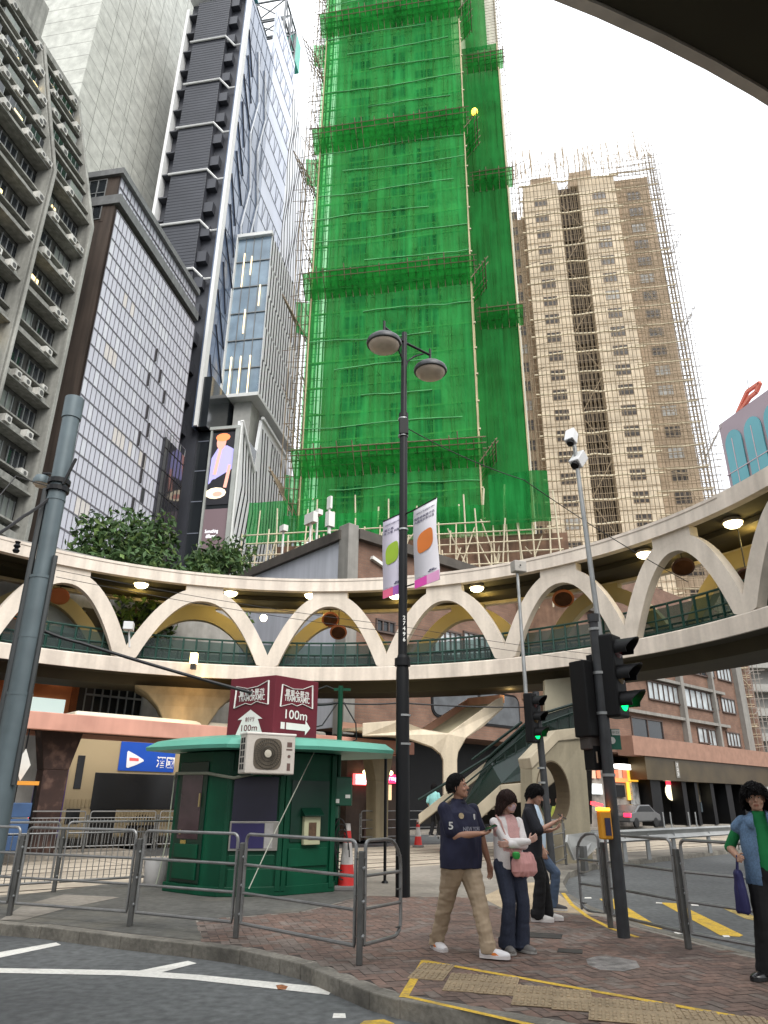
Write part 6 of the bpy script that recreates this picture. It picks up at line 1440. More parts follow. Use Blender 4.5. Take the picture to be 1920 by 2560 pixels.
# traffic cones and tub
RED = mat('cone_red', (.52,.025,.022), .5, var=.12, scale=5); CWH = mat('cone_white', (.48,.46,.44), .5, var=.25, scale=6); CGR = mat('cone_grey', (.16,.15,.145), .8)
def cone(p, lab, h=1.1):
    t = thing('traffic_cone', lab, 'traffic cone', p, 0, 'red and white cones')
    m_ = MB(); m_.obox(p+Vector((0,0,.04)), (1,0,0),(0,1,0),(0,0,1), .21,.21,.04); obj('base', m_, CGR, t, bevel=.02)
    rr = lambda z: .165-.115*(z/h)
    for z0, z1, m, nm in ((.08,.42,RED,'lower_band'),(.42,.78,CWH,'reflective_band'),(.78,.98,RED,'top_band'),(.98,1.1,CWH,'tip')): m_ = MB(); m_.lathe(p, [(rr(z0)-.01,z0*h/1.1),(rr(z0),z0*h/1.1),(rr(z1),z1*h/1.1),(rr(z1)-.012,z1*h/1.1)], 20); obj(nm, m_, m, t, smooth=True)
cone(Vector((-.62,14.42,.13)), 'red and white traffic cone right of the green kiosk'); cone(Vector((*en(21.3,21.5),.01)), 'distant red and white cone under the stairs behind the man', 1.0)
p = atz(387,2214,.13); m_ = MB(); m_.lathe(p, [(.19,0),(.215,.03),(.235,.42),(.22,.46),(.12,.47)], 20); tag(obj('plastic_tub', m_, mat('tub_white',(.46,.45,.44),.6,var=.15,scale=4), smooth=True), 'white plastic tub on the pavement left of the kiosk', 'tub')

# ------------------------------------------------------------------ tram stop canopy
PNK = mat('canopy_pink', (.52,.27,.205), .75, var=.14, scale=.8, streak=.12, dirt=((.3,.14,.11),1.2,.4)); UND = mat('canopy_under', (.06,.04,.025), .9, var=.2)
FCn = Fac(en(-20,21.9), (EX,EY), (EY,-EX))
u1 = hit(FCn,1036,1870)[0]
t = thing('tram_shelter', 'long flat pink edged tram stop canopy on tapered brown columns', 'shelter', (*en(4,22.6),0))
m_ = MB(); FCn.box(m_, 0, u1, -.25, 0, 3.42, 3.9); FCn.box(m_, u1-.25, u1, -2.2, -.25, 3.42, 3.9); FCn.box(m_, 0, u1, -2.45, -2.2, 3.42, 3.9); obj('edge_beam', m_, PNK, t, bevel=.02)
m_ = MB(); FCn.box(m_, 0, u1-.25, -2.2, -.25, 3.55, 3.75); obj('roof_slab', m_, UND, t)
for px in (100, 1028):
    u,_ = hit(FCn,px,2000); u += .6 if px < 500 else -.75; m_ = MB()
    for w0,w1,z0,z1 in ((.32,.36,.18,2.4),(.36,.62,2.4,3.5)):
        m_.add([FCn.p(u+a*w,n,z) for w,z in ((w0,z0),(w1,z1)) for a,n in ((-1,-.9),(1,-.9),(1,-1.5),(-1,-1.5))], [(0,1,5,4),(1,2,6,5),(2,3,7,6),(3,0,4,7),(0,3,2,1),(4,5,6,7)])
    obj('column', m_, mat('column_brown',(.035,.016,.012),.7,var=.45,scale=2.5,dirt=((.2,.12,.09),2.5,.6)) if px < 500 else PIER, t, bevel=.02)
# notice board of the stop
# ------------------------------------------------------------------ double-decker bus
t = thing('double_decker_bus', 'beige double decker bus with a blue advertisement, stopped behind the tram shelter', 'bus', (*en(14,27),0))
FBs = Fac(en(5.0,26.2), (EX,EY), (EY,-EX)); u0b = hit(FBs,150,1950)[0]; BLn = 11.4; BH = 4.5
BG_ = mat('bus_beige', (.36,.28,.165), .35, var=.08, scale=.6, spec=.5); BV = mat('bus_violet', (.10,.06,.30), .35, var=.15); BKG = mat('bus_window', (.005,.005,.006), .15, var=.2, spec=.6)
U = lambda u: u0b+u
m_ = MB(); FBs.box(m_, U(.25), U(BLn), -2.5, 0, .38, BH-.25); obj('body', m_, BG_, t, bevel=.12, bseg=3)
m_ = MB(); FBs.box(m_, U(.15), U(BLn-.1), -2.45, -.05, BH-.35, BH); obj('roof', m_, mat('bus_roof',(.66,.60,.48),.4,var=.06), t, bevel=.13, bseg=3)
m_ = MB(); FBs.box(m_, U(-.05), U(.28), -2.45, -.04, .4, BH-.3); obj('rear_panel', m_, BV, t, bevel=.08, bseg=3)
def bb(x0,y0,x1,y1,m,name,n0=.0,n1=.02,par=None,bev=0.):
    (a,z0_) = hit(FBs,x0,y1); (b,z1_) = hit(FBs,x1,y0); e_ = MB(); FBs.box(e_, a, b, n0, n1, z0_, z1_); return obj(name, e_, m, par or t, bevel=bev)
bb(182,1889,214,1972,BKG,'window',bev=.03); bb(224,1938,445,2024,BKG,'window',bev=.03); bb(445,1944,800,2030,BKG,'window',bev=.03)
(ua,_) = hit(FBs,214,2000); (ub,_) = hit(FBs,446,1860)
bb(160,2022,201,2060,BKG,'engine_vent',.0,.015); bb(215,2022,290,2100,BKG,'window',.0,.015)
m_ = MB()
m2 = m_; (ra,rz0) = hit(FBs,290,2064); (rb_,rz1) = hit(FBs,446,2026)
for k in range(22): u = ra+(rb_-ra)*k/22; FBs.box(m_, u, u+.05, .0, .03, rz0, rz1)
obj('ribbed_panel', m_, mat('bus_tan',(.33,.26,.15),.5), t); m_ = MB()
for k in range(7): u = hit(FBs,160,2020)[0]+.02+k*.13; FBs.box(m_, u, u+.05, .0, .03, hit(FBs,180,2018)[1], hit(FBs,180,1998)[1])
obj('ribbed_panel', m_, mat('bus_tan',(.33,.26,.15),.5), t)
o = bb(293,1862,440,1926,mat('ad_blue',(.012,.075,.42),.4,var=.05),'advertisement',.02,.04)
P_ = lambda x,y,n=.05: FBs.p(*(lambda q: (q[0], n, q[1]))(hit(FBs,x,y)))
m_ = MB(); m_.add([P_(x,y) for x,y in ((314,1918),(317,1880),(320,1877),(340,1888),(357,1899),(358,1903),(340,1912),(318,1920))][::1], [list(range(8))]); obj('ad_shape', m_, mat('ad_white',(.78,.78,.80),.5,var=0), o)
m_ = MB(); m_.add([P_(x,y,.055) for x,y in ((322,1902),(322,1894),(345,1896),(345,1903))], [[0,1,2,3]]); obj('ad_bar', m_, mat('ad_red',(.75,.12,.12),.5,var=0), o)
(xa,za) = hit(FBs,388,1919); (xb,zb_) = hit(FBs,436,1893); obj('lettering', place(fit_text('酒國', xb-xa, zb_-za, .02), FBs.p((xa+xb)/2,.05,(za+zb_)/2), FBs.d, (0,0,1)), MATS['ad_white'], o)
for u in (3.1, 8.6):
    c = FBs.p(U(u),-.02,.5); m_ = MB(); m_.lathe(c-FBs.n*.28, [(.3,0),(.5,.02),(.5,.26),(.42,.3),(.26,.27),(.1,.27)], 24, FBs.n); o = obj('wheel', m_, mat('tyre',(.012,.012,.012),.8), t, smooth=True); m_ = MB(); m_.lathe(c+FBs.n*.0, [(.25,0),(.2,.03),(.08,.05)], 18, FBs.n); obj('hub', m_, mat('hub_brown',(.09,.07,.04),.5,.3), o, smooth=True)
    m_ = MB(); m_.add([c+FBs.n*.024+FBs.d*(.62*math.cos(a))+Vector((0,0,.62*math.sin(a))) for a in [math.pi*i/14-.25 for i in range(17)]], [list(range(17))]); obj('wheel_arch', m_, BKG, t)
m_ = MB(); FBs.box(m_, U(.3), U(BLn-.2), -2.4, -.06, .22, .4); obj('underside', m_, BKG, t)
FRr = Fac(FBs.p(U(-.06),0,0), FBs.n*-1, FBs.d*-1)
for z,c,nm in ((.95,(1,.02,.03),'tail_lamp'),(3.9,(1,.04,.25),'marker_lamp'),(4.12,(1,.5,.05),'marker_lamp')):
    m_ = MB(); FRr.box(m_, .12,.34,0,.03,z,z+.13); FRr.box(m_, 2.05,2.27,0,.03,z,z+.13); obj(nm, m_, glow('lamp_%s'%('red','pink','amber')[(.95,3.9,4.12).index(z)], c, 2.2), t)
m_ = MB(); FRr.quad(m_, .35,2.1,2.6,3.7,.01); obj('rear_window', m_, BKG, t)
# parked van glimpsed between pole and column: blue crates and a white diamond plate at left
t = thing('goods_stack', 'blue and orange stack of goods under the shelter beside the left pole', 'goods', atY(40,2060,20.6))
gc = atY(42,2030,20.6)
for k,(dz,m) in enumerate(((-.75,mat('crate_blue',(.03,.07,.16),.6,var=.3)),(-.35,MATS['crate_blue']),(.05,MATS['crate_blue']))): m_ = MB(); m_.obox(gc+Vector((0,0,dz)), (.8,.6,0),(-.6,.8,0),(0,0,1), .3,.25,.18); obj('crate', m_, m, t, bevel=.02)
m_ = MB(); m_.obox(gc+Vector((0,0,.72)), (.8,.6,0),(-.6,.8,0),(0,0,1), .36,.3,.05); obj('orange_tray', m_, mat('tray_orange',(.6,.25,.03),.5), t)
for q_, g0 in ((0,0),): m_ = MB(); m_.bar(gc+Vector((-.2,.1,-1.9)), gc+Vector((-.2,.1,.7)), .06); m_.bar(gc+Vector((.25,.3,-1.9)), gc+Vector((.25,.3,.7)), .06); obj('stand', m_, DKM, t)
dm = atY(57,1912,20.7); m_ = MB(); m_.extr([dm+Vector((0,0,.42)), dm+Vector((.16,.1,0)), dm+Vector((0,0,-.42)), dm+Vector((-.16,-.1,0))], Vector((.02,-.02,0))); o = tag(obj('diamond_sign', m_, mat('plate_white',(.55,.55,.52),.5)), 'white diamond shaped plate hanging under the shelter at left', 'sign')
m_ = MB(); m_.bar(dm+Vector((0,0,.42)), Vector((dm.x,dm.y,3.5)), .03); obj('hanger', m_, DKM, o)

# ------------------------------------------------------------------ Y-shaped concrete shelter and stairs
YC = mat('y_concrete', (.56,.48,.36), .8, var=.1, scale=.9, streak=.2, fine=.06); YT = mat('y_top', (.55,.49,.33), .85, var=.15)
yb = atY(1128,1900,27.0); yb = Vector((yb.x,27.0,0)); 
t = thing('stair_shelter', 'winged pale concrete shelter on one flared column under the footbridge', 'shelter', yb)
Y0 = 27.0; pL = atY(906,1822,Y0-.4); pR = atY(1258,1748,Y0+.6); pV = atY(1120,1832,Y0)
dep = Vector((-.45,2.6,0))
def lof(secs, name, m, bev=.03):
    mb = MB(); n = len(secs[0])
    for s_ in secs: mb.v += [tuple(p) for p in s_]
    for i in range(len(secs)-1):
        for q in range(n): mb.f.append([i*n+q,i*n+(q+1)%n,(i+1)*n+(q+1)%n,(i+1)*n+q]); mb.mi.append(0)
    mb.f.append(list(range(n))[::-1]); mb.mi.append(0); mb.f.append([(len(secs)-1)*n+q for q in range(n)]); mb.mi.append(0)
    return obj(name, mb, m, t, bevel=bev)
front = [pL+Vector((0,0,.2)), atY(1000,1806,Y0-.3)+Vector((0,0,.08)), atY(1055,1822,Y0), pV+Vector((0,0,-.02)), atY(1240,1755,Y0+.5)+Vector((0,0,.1)), pR+Vector((0,0,.1)), pR+Vector((0,0,-.32)), atY(1210,1815,Y0+.3), atY(1165,1846,Y0), atY(1146,1880,Y0), atY(1143,1900,Y0), atY(1146,2100,Y0), atY(1110,2100,Y0), atY(1108,1900,Y0), atY(1102,1885,Y0), atY(1080,1868,Y0-.1), atY(1000,1840,Y0-.3), pL+Vector((0,0,-.25))]
for p in front: 
    if p.z < .3: p.z = .15
m_ = MB(); m_.extr([p+Vector((0,0,0)) for p in front][::-1], Vector((0,.42,0))); obj('frame', m_, YC, t, bevel=.03)
mb = MB(); dv = Vector((-.9,3.2,.2)); mb.quad(front[3]+Vector((0,.4,-.12)), front[5]+Vector((0,.4,-.12)), front[5]+dv+Vector((0,0,-.1)), front[3]+dv+Vector((0,0,-.12))); mb.quad(front[0]+Vector((0,.4,-.1)), front[3]+Vector((0,.4,-.12)), front[3]+dv+Vector((0,0,-.12)), front[0]+dv+Vector((0,0,-.1)))
o = obj('wing_slab', mb, YT, t); so_ = o.modifiers.new('s','SOLIDIFY'); so_.thickness = .12
mb = MB(); mb.bar(front[3]+dv, front[5]+dv, .2, .3); mb.bar(front[0]+dv, front[3]+dv, .2, .3); mb.bar(front[5]+Vector((0,.3,-.05)), front[5]+dv, .2, .3); obj('wing_edge', mb, mat('edge_pink',(.58,.33,.24),.75,var=.1), t)
ST = mat('stair_concrete', (.37,.32,.235), .85, var=.12, streak=.15); 
t = thing('staircase', 'concrete staircase with dark green glazed sides climbing to the footbridge', 'staircase', (4.0,24.5,.14))
sA = atY(1050,2050,25.5); sA.z = .35; sB = atY(1300,1960,24.0); sTop = atY(1440,1822,23.2)
def stringer(a, b, th=.42, w=.22): m_ = MB(); m_.extr([a, b, b-Vector((0,0,th)), a-Vector((0,0,th))], Vector((.05,w,0))); return obj('stringer', m_, ST, t, bevel=.02)
stringer(atY(1046,2036,25.6), atY(1240,1885,25.0), .32); 
p0, p1, p2, p3 = atY(1183,2022,23.6), atY(1250,1962,23.4), atY(1320,1956,23.2), atY(1440,1852,22.8)
stringer(p0, p1, .45); stringer(p1, p2, .55); stringer(p2, p3, .6)
GLD = mat('green_glazing', (.006,.018,.013), .25, var=.3, scale=1.5, spec=.5)
m_ = MB(); m_.extr([atY(1160,2010,25.3), atY(1220,1895,25.0), atY(1335,1795,24.3), atY(1448,1760,24.0), atY(1448,1850,24.0), atY(1320,1950,24.2), atY(1255,1958,24.4), atY(1185,2020,25.0)], Vector((0,.06,0))); obj('glazed_side', m_, GLD, t)
m_ = MB(); m_.tube([atY(1046,2000,25.5), atY(1225,1890,24.9), atY(1335,1790,24.2), atY(1450,1755,23.9)], .05, 6); m_.tube([atY(1100,2012,25.3), atY(1230,1905,24.8), atY(1340,1815,24.1), atY(1450,1775,23.8)], .03, 6)
for f_ in range(9): q = atY(1235,1893,24.85).lerp(atY(1450,1758,23.85), f_/8); m_.bar(q, q-Vector((0,0,.9)), .05)
m_.tube([atY(1180,1900,25.8), atY(1305,1805,25.2)], .05, 6); obj('handrail', m_, mat('rail_dark_green',(.004,.016,.012),.5), t)
steps = MB()
for k in range(6,22): q = sA.lerp(sTop, k/21); steps.obox(q+Vector((.3,1.5,-.15)), (1,0,0),(0,1,0),(0,0,1), .3,.9,.1)
obj('step_flight', steps, ST, t)
m_ = MB(); m_.extr([atY(1362,1700,25.5), atY(1455,1690,25.5), atY(1455,1830,25.5), atY(1400,1830,25.5), atY(1362,1800,25.5)], Vector((0,.3,0))); obj('landing_wall', m_, mat('wall_olive',(.33,.30,.22),.85,var=.12), t)
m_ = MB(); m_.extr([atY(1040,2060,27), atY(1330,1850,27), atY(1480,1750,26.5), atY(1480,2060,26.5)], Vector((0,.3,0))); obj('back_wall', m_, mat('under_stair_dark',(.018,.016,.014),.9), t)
# wall with the round opening
t = thing('stair_end_wall', 'pale concrete wall with a big round opening at the foot of the stairs', 'wall', (5.1,21.0,.13))
W0, W1, W2, W3, W4 = atY(1330,1922,20.6), atY(1396,1853,20.9), atY(1460,1846,21.4), atY(1475,2075,21.4), atY(1330,2075,20.6)
W3.z = W4.z = .13; fx = (W3-W4).normalized(); thk = Vector((-fx.y,fx.x,0))*.55
hc = atY(1383,1980,20.85); hr_x, hr_z = .56, .82
HO = [hc+fx*(hr_x*math.cos(a))+Vector((0,0,hr_z*math.sin(a))) for a in [2*math.pi*i/32+math.pi/2 for i in range(32)]]
OUT = [W1.lerp(W2,.35), W1, W0, W4, W3, W2]
mb = MB(); bm = bmesh.new()
def facev(off):
    ov = [bm.verts.new(p+off) for p in OUT]; hv = [bm.verts.new(p+off) for p in HO]; return ov, hv
o1, h1 = facev(Vector()); o2, h2 = facev(thk)
for ov, hv in ((o1,h1),(o2,h2)):
    ed = [bm.edges.new((ov[i],ov[(i+1)%len(ov)])) for i in range(len(ov))]+[bm.edges.new((hv[i],hv[(i+1)%32])) for i in range(32)]
    bmesh.ops.triangle_fill(bm, edges=ed, use_beauty=True)
for i in range(len(o1)): bm.faces.new((o1[i],o1[(i+1)%len(o1)],o2[(i+1)%len(o1)],o2[i]))
for i in range(32): bm.faces.new((h1[i],h2[i],h2[(i+1)%32],h1[(i+1)%32]))
bmesh.ops.recalc_face_normals(bm, faces=bm.faces); bm.verts.index_update(); mb.add([v.co.copy() for v in bm.verts], [[v.index for v in f.verts] for f in bm.faces]); bm.free()
obj('wall_panel', mb, mat('hole_wall',(.29,.255,.18),.85,var=.14,scale=.9,streak=.2,fine=.06), t)
m_ = MB(); m_.extr([W0+Vector((0,-.04,0)), W1+Vector((0,-.04,0)), W2+Vector((.1,-.04,.02)), W2+Vector((.1,-.04,.32)), W1+Vector((-.05,-.04,.3)), W0+Vector((-.05,-.04,.28))][::-1], thk+Vector((0,.1,0))); obj('coping', m_, ST, t, bevel=.02)
rim = MB()
for k, off in ((1.0,Vector((0,-.02,0))),(1.0,thk*1.02),(.93,thk*1.02),(.93,Vector((0,-.02,0)))):
    pass
n_ = 32
for i in range(n_):
    a = 2*math.pi*i/n_; d0 = fx*(hr_x*math.cos(a))+Vector((0,0,hr_z*math.sin(a)))
    rim.v += [tuple(hc+d0*1.0-thk*.03), tuple(hc+d0*1.0+thk*1.02), tuple(hc+d0*.95+thk*1.02), tuple(hc+d0*.95-thk*.03)]
for i in range(n_):
    for q in range(4): rim.f.append([i*4+q,i*4+(q+1)%4,((i+1)%n_)*4+(q+1)%4,((i+1)%n_)*4+q]); rim.mi.append(0)
obj('opening_rim', rim, mat('rim_brown',(.10,.075,.045),.8,var=.2), t)
# pale car waiting before the arcade
cpx = hit(FR,1556,2030); cb = FR.p(cpx[0]-.2,1.9,.14)
t = thing('parked_car', 'silver car with red tail light passing before the bright corner shop', 'car', cb)
prof = [(-2.1,.35),(-2.15,.75),(-1.95,.95),(-1.3,1.05),(-.7,1.45),(.7,1.48),(1.5,1.02),(2.1,.85),(2.15,.4)]
m_ = MB(); m_.extr([cb+FR.d*u+Vector((0,0,z)) for u,z in prof], FR.n*-1.7); obj('body', m_, mat('car_silver',(.15,.15,.15),.25,.5,var=.05,spec=.6), t, bevel=.08)
m_ = MB(); m_.extr([cb+FR.n*.012+FR.d*u+Vector((0,0,z)) for u,z in ((-1.15,1.02),(-.65,1.38),(.62,1.4),(1.2,1.02))], FR.n*.004); obj('side_window', m_, BKG, t)
for u in (-1.3,1.35):
    m_ = MB(); m_.lathe(cb+FR.d*u+Vector((0,0,.32))-FR.n*.15, [(.2,0),(.32,.02),(.32,.16),(.22,.19),(.1,.18)], 18, FR.n); obj('wheel', m_, MATS['tyre'], t, smooth=True)
m_ = MB(); m_.obox(cb+FR.d*-2.08+FR.n*-.2+Vector((0,0,.8)), FR.d,FR.n,(0,0,1), .09,.24,.12); obj('tail_light', m_, glow('tail_red',(1,.02,.06),1.8), t)
# ------------------------------------------------------------------ people
def cap(mb, a, b, ra, rb, n=12, sq=1.0):
    a = Vector(a); b = Vector(b); d = b-a; L = max(d.length, 1e-4); pr = []
    for k in range(5): t_ = math.pi/2*(k/4); pr.append((max(ra*math.sin(t_),.0008), -ra*math.cos(t_)))
    for k in range(5): t_ = math.pi/2*(k/4); pr.append((max(rb*math.cos(t_),.0008), L+rb*math.sin(t_)))
    return mb.lathe(a, pr, n, d.normalized())
def loft(mb, secs, n=20, R3=None, c0=(0,0,0), ex=2.3):
    """stack of rounded sections (z, rx, ry, xo, yo)"""
    o = len(mb.v); c0 = Vector(c0); R3 = R3 or Matrix.Identity(3)
    for s in secs:
        z, rx, ry = s[:3]; xo, yo = (s[3:5] if len(s) > 4 else (0,0))
        for k in range(n):
            a = 2*math.pi*k/n; c, q = math.cos(a), math.sin(a)
            mb.v.append(tuple(c0+R3@Vector((xo+rx*math.copysign(abs(c)**(2/ex),c), yo+ry*math.copysign(abs(q)**(2/ex),q), z))))
    for i in range(len(secs)-1):
        for k in range(n): mb.f.append([o+i*n+k,o+i*n+(k+1)%n,o+(i+1)*n+(k+1)%n,o+(i+1)*n+k]); mb.mi.append(0)
    mb.f.append([o+k for k in range(n)][::-1]); mb.mi.append(0); mb.f.append([o+(len(secs)-1)*n+k for k in range(n)]); mb.mi.append(0)
    return mb
def fuse(name, mb, m, parent, vox=.008, smooth=6, wr=0., seed=0, keep=None, top=False, stretch=(9,9,5), loc=None):
    """one continuous skin over all the volumes in mb (parent-local coordinates)"""
    me = bpy.data.meshes.new('tmp'); me.from_pydata(mb.v, [], mb.f); ob = bpy.data.objects.new('tmp', me); COL.objects.link(ob)
    r = ob.modifiers.new('r','REMESH'); r.mode = 'VOXEL'; r.voxel_size = vox; r.adaptivity = 0
    s = ob.modifiers.new('s','SMOOTH'); s.iterations = smooth; s.factor = .5
    dg = bpy.context.evaluated_depsgraph_get(); dg.update()
    out = bpy.data.meshes.new_from_object(ob.evaluated_get(dg)); bpy.data.objects.remove(ob); bpy.data.meshes.remove(me)
    if wr:
        out.update(); ns = [v.normal.copy() for v in out.vertices]
        for v, nn in zip(out.vertices, ns):
            p = v.co; q = Vector((p.x*stretch[0]+seed, p.y*stretch[1], p.z*stretch[2]))
            f_ = noise.noise(q)+.5*noise.noise(q*2.1); v.co = p+nn*(wr*f_)
    if keep:
        bm = bmesh.new(); bm.from_mesh(out); bmesh.ops.delete(bm, geom=[v for v in bm.verts if not keep(v.co)], context='VERTS'); bm.to_mesh(out); bm.free()
    out.name = name; out.materials.clear(); out.materials.append(m); out.polygons.foreach_set('use_smooth', [True]*len(out.polygons)); out.update()
    o = bpy.data.objects.new(name, out); COL.objects.link(o); o.parent = parent
    return o
def ik(a, c, l1, l2, hint):
    a = Vector(a); c = Vector(c); d = c-a; L = min(d.length, (l1+l2)*.999); d.normalize()
    x = (l1*l1-l2*l2+L*L)/(2*L); h = math.sqrt(max(0, l1*l1-x*x)); hn = Vector(hint); hn = (hn-d*hn.dot(d)).normalized()
    return a+d*x+hn*h
def hand(mb, w, d, nrm, side, curl=.5, s=1., spread=.12):
    """w wrist, d along the palm, nrm palm side, side = direction of the thumb"""
    w = Vector(w); d = Vector(d).normalized(); nrm = Vector(nrm); nrm = (nrm-d*nrm.dot(d)).normalized(); sd = Vector(side); sd = (sd-d*sd.dot(d)-nrm*sd.dot(nrm)).normalized()
    for q in (-1.3,-.45,.45,1.3): cap(mb, w+d*.012*s+sd*q*.014*s, w+d*.085*s+sd*q*.0215*s, .015*s, .0135*s, 8)
    for q, ln in ((1.4,.072),(.5,.082),(-.45,.076),(-1.35,.06)):
        p = w+d*.088*s+sd*q*.0215*s; dd = (d+sd*q*spread*.4).normalized(); a = 0
        for k, f_ in enumerate((.45,.32,.25)):
            a += curl*(.5 if k == 0 else .8); v = (dd*math.cos(a)+nrm*math.sin(a)); q2 = p+v*ln*f_*s; cap(mb, p, q2, (.0098-.001*k)*s, (.0092-.001*k)*s, 8); p = q2
    p = w+d*.03*s+sd*.03*s; v = (d*.65+sd*.62+nrm*.3).normalized(); q2 = p+v*.04*s; cap(mb, p, q2, .0125*s, .011*s, 8); v2 = (d*.85+sd*.2+nrm*(.3+curl*.5)).normalized(); cap(mb, q2, q2+v2*.034*s, .0108*s, .009*s, 8)
HEADS = [(0,.022,.02,0,-.058),(.012,.042,.036,0,-.05),(.035,.055,.06,0,-.028),(.065,.0645,.078,0,-.010),(.10,.070,.088,0,-.002),(.135,.0745,.095,0,.004),(.17,.0735,.094,0,.008),(.198,.062,.08,0,.008),(.218,.042,.055,0,.008),(.228,.018,.025,0,.008)]
def skin_mat(n, c): 
    m = mat(n, c, .55, var=.08, scale=6, spec=.35); m.node_tree.nodes['Principled BSDF'].inputs['Subsurface Weight'].default_value = .08; return m
def person(label, loc, heading, h, pose, look, hd, coarse=False):
    """pose: ankles, wrists, palm data in body space (x to the body's left as seen from behind it, -y ahead)"""
    s = h/1.72; g = look.get('girth',1.); sh = look.get('shoulder', .185)*(.5+.5*g)
    vox = .013 if coarse else .0058
    body = MB(); lean = pose.get('lean', 0.); tw = Vector((0,lean,0))
    P = Vector((0,0,pose.get('hip',.91))); NK = Vector((0,lean*1.6+.012,1.455)); 
    hipj = {k: P+Vector((k*.092,0,-.02)) for k in (-1,1)}; shj = {k: Vector((k*sh*.93,lean*1.4+.012,1.362)) for k in (-1,1)}
    ank = pose['ank']; kn = {k: ik(hipj[k], ank[k], .435, .425, pose.get('kneehint',(0,-1,.0))) for k in (-1,1)}
    wr = pose['wrist']; el = {k: ik(shj[k], wr[k], .285, .255, pose['elbow'][k]) for k in (-1,1)}
    # body: torso, limbs, neck, head and hands fused into one skin
    loft(body, [(.86,.13*g,.085*g),(1.0,.125*g,.085*g),(1.2,.13*g,.085*g),(1.33,.125,.07),(1.42,.07,.05)], c0=tw*.0)
    for k in (-1,1):
        cap(body, hipj[k], kn[k], .07*g, .05); cap(body, kn[k], ank[k], .047, .034); cap(body, shj[k], el[k], .037*g, .038*g); cap(body, el[k], wr[k], .039*g, .026)
        hh = pose['hand'][k]; hand(body, wr[k], hh[0], hh[1], hh[2], hh[3], 1.0 if look.get('male') else .92)
        fd = pose['foot'][k]; cap(body, Vector(ank[k]), Vector(ank[k])+Vector((*fd,0))*.1+Vector((0,0,-.04)), .035, .03)
    hb = Vector((0,NK.y-.028+pose.get('fwd',0),1.476)); cap(body, NK-Vector((0,0,.05)), hb+Vector((0,.02,.03)), .055, .05)
    R3 = Matrix.Rotation(pose.get('yaw',0),3,'Z')@Matrix.Rotation(pose.get('pitch',0),3,'X')@Matrix.Scale(1.06,3); Hp = lambda x,y,z: hb+R3@Vector((x,y,z))
    hm = MB(); loft(hm, HEADS, 22, R3, hb, 2.15)
    cap(hm, Hp(0,-.083,.122), Hp(0,-.107,.086), .0095, .0135, 10); hm.ell(Hp(.012,-.098,.082),(.009,.01,.008)); hm.ell(Hp(-.012,-.098,.082),(.009,.01,.008))
    for k in (-1,1): 
        hm.ell(Hp(k*.076,.012,.098),(.009,.02,.031)); cap(hm, Hp(k*.012,-.088,.133), Hp(k*.048,-.078,.134), .010, .009, 8); hm.ell(Hp(k*.042,-.068,.075),(.022,.02,.022))
    cap(hm, Hp(-.016,-.087,.05), Hp(.016,-.087,.05), .0085,.0085,8); cap(hm, Hp(-.013,-.084,.04), Hp(.013,-.084,.04), .009,.009,8)
    body.join(hm)
    for p_ in (): pass
    sc = lambda mb: MB().add([tuple(Vector(p)*s) for p in mb.v], mb.f)
    b = fuse('person', sc(body), skin_mat('skin_%s'%look.get('skin_n','a'), look['skin']), None, vox, 3)
    b.location = loc; b.rotation_euler = (0,0,heading); tag(b, label, 'person', look.get('group'))
    def add(name, mb, m, fz=None, **k):
        if fz: return fuse(name, sc(mb), m, b, vox if fz is True else fz, **k)
        return obj(name, sc(mb), m, b, smooth=True, local=True)
    if not coarse:
        e = MB()
        for k in (-1,1): e.ell(Hp(k*.031,-.0785,.1135),(.0135,.008,.0062),10,6,R3)
        add('eyes', e, mat('eye_white',(.5,.48,.46),.3,var=0)); e = MB()
        for k in (-1,1): e.ell(Hp(k*.031,-.0845,.1135),(.0062,.0035,.006),8,5,R3)
        add('irises', e, mat('eye_dark',(.012,.009,.008),.2,var=0)); e = MB()
        for k in (-1,1): cap(e, Hp(k*.016,-.0945,.138), Hp(k*.05,-.083,.1385), .0042,.003,6)
        add('eyebrows', e, look['hairm'])
        e = MB(); cap(e, Hp(-.017,-.092,.049), Hp(.017,-.092,.049), .0045,.0045,6); cap(e, Hp(-.014,-.09,.041), Hp(.014,-.09,.041), .0052,.0052,6); add('lips', e, mat('lips_%s'%look.get('skin_n','a'), (look['skin'][0]*.75,look['skin'][1]*.5,look['skin'][2]*.5),.4,var=0))
    # hair: locks laid over the skull, ends trimmed along the hairline
    hr = MB(); N, Mh = 46, 22; L_ = hd['length']; th = hd.get('thick',.018); idx = {}
    for i in range(N):
        a = 2*math.pi*i/N
        for j in range(Mh+1):
            t_ = j/Mh; dx, dy = math.sin(a), -math.cos(a)          # a=0 is the face side
            front = max(0, math.cos(a)); lim = hd['front']*front**.6+(1-front**.6)*L_ if front > 0 else L_
            lim = lim+hd.get('rag',.012)*noise.noise((a*6,j*.2,hd.get('seed',0)))
            zz = .245-(.245-lim)*t_**1.0
            ztop = max(zz, .11); u = min(1, max(0, (.243-ztop)/.133)); rr = math.sqrt(max(0, 1-(1-u)**2))
            wx = (.0735+th)*rr+(.0 if zz > .11 else hd.get('flare',0)*(.11-zz)); wy = (.096+th)*rr+(.0 if zz > .11 else hd.get('flare',0)*(.11-zz)*.8)
            k_ = 1+hd.get('lump',.04)*noise.noise((dx*3+hd.get('seed',0),dy*3,zz*14))+.025*math.sin(a*23+zz*18)
            hr.v.append(tuple(Hp(dx*wx*k_, .010+dy*wy*k_, zz)))
    for i in range(N):
        for j in range(Mh): q = (i+1)%N; hr.f.append([i*(Mh+1)+j, q*(Mh+1)+j, q*(Mh+1)+j+1, i*(Mh+1)+j+1]); hr.mi.append(0)
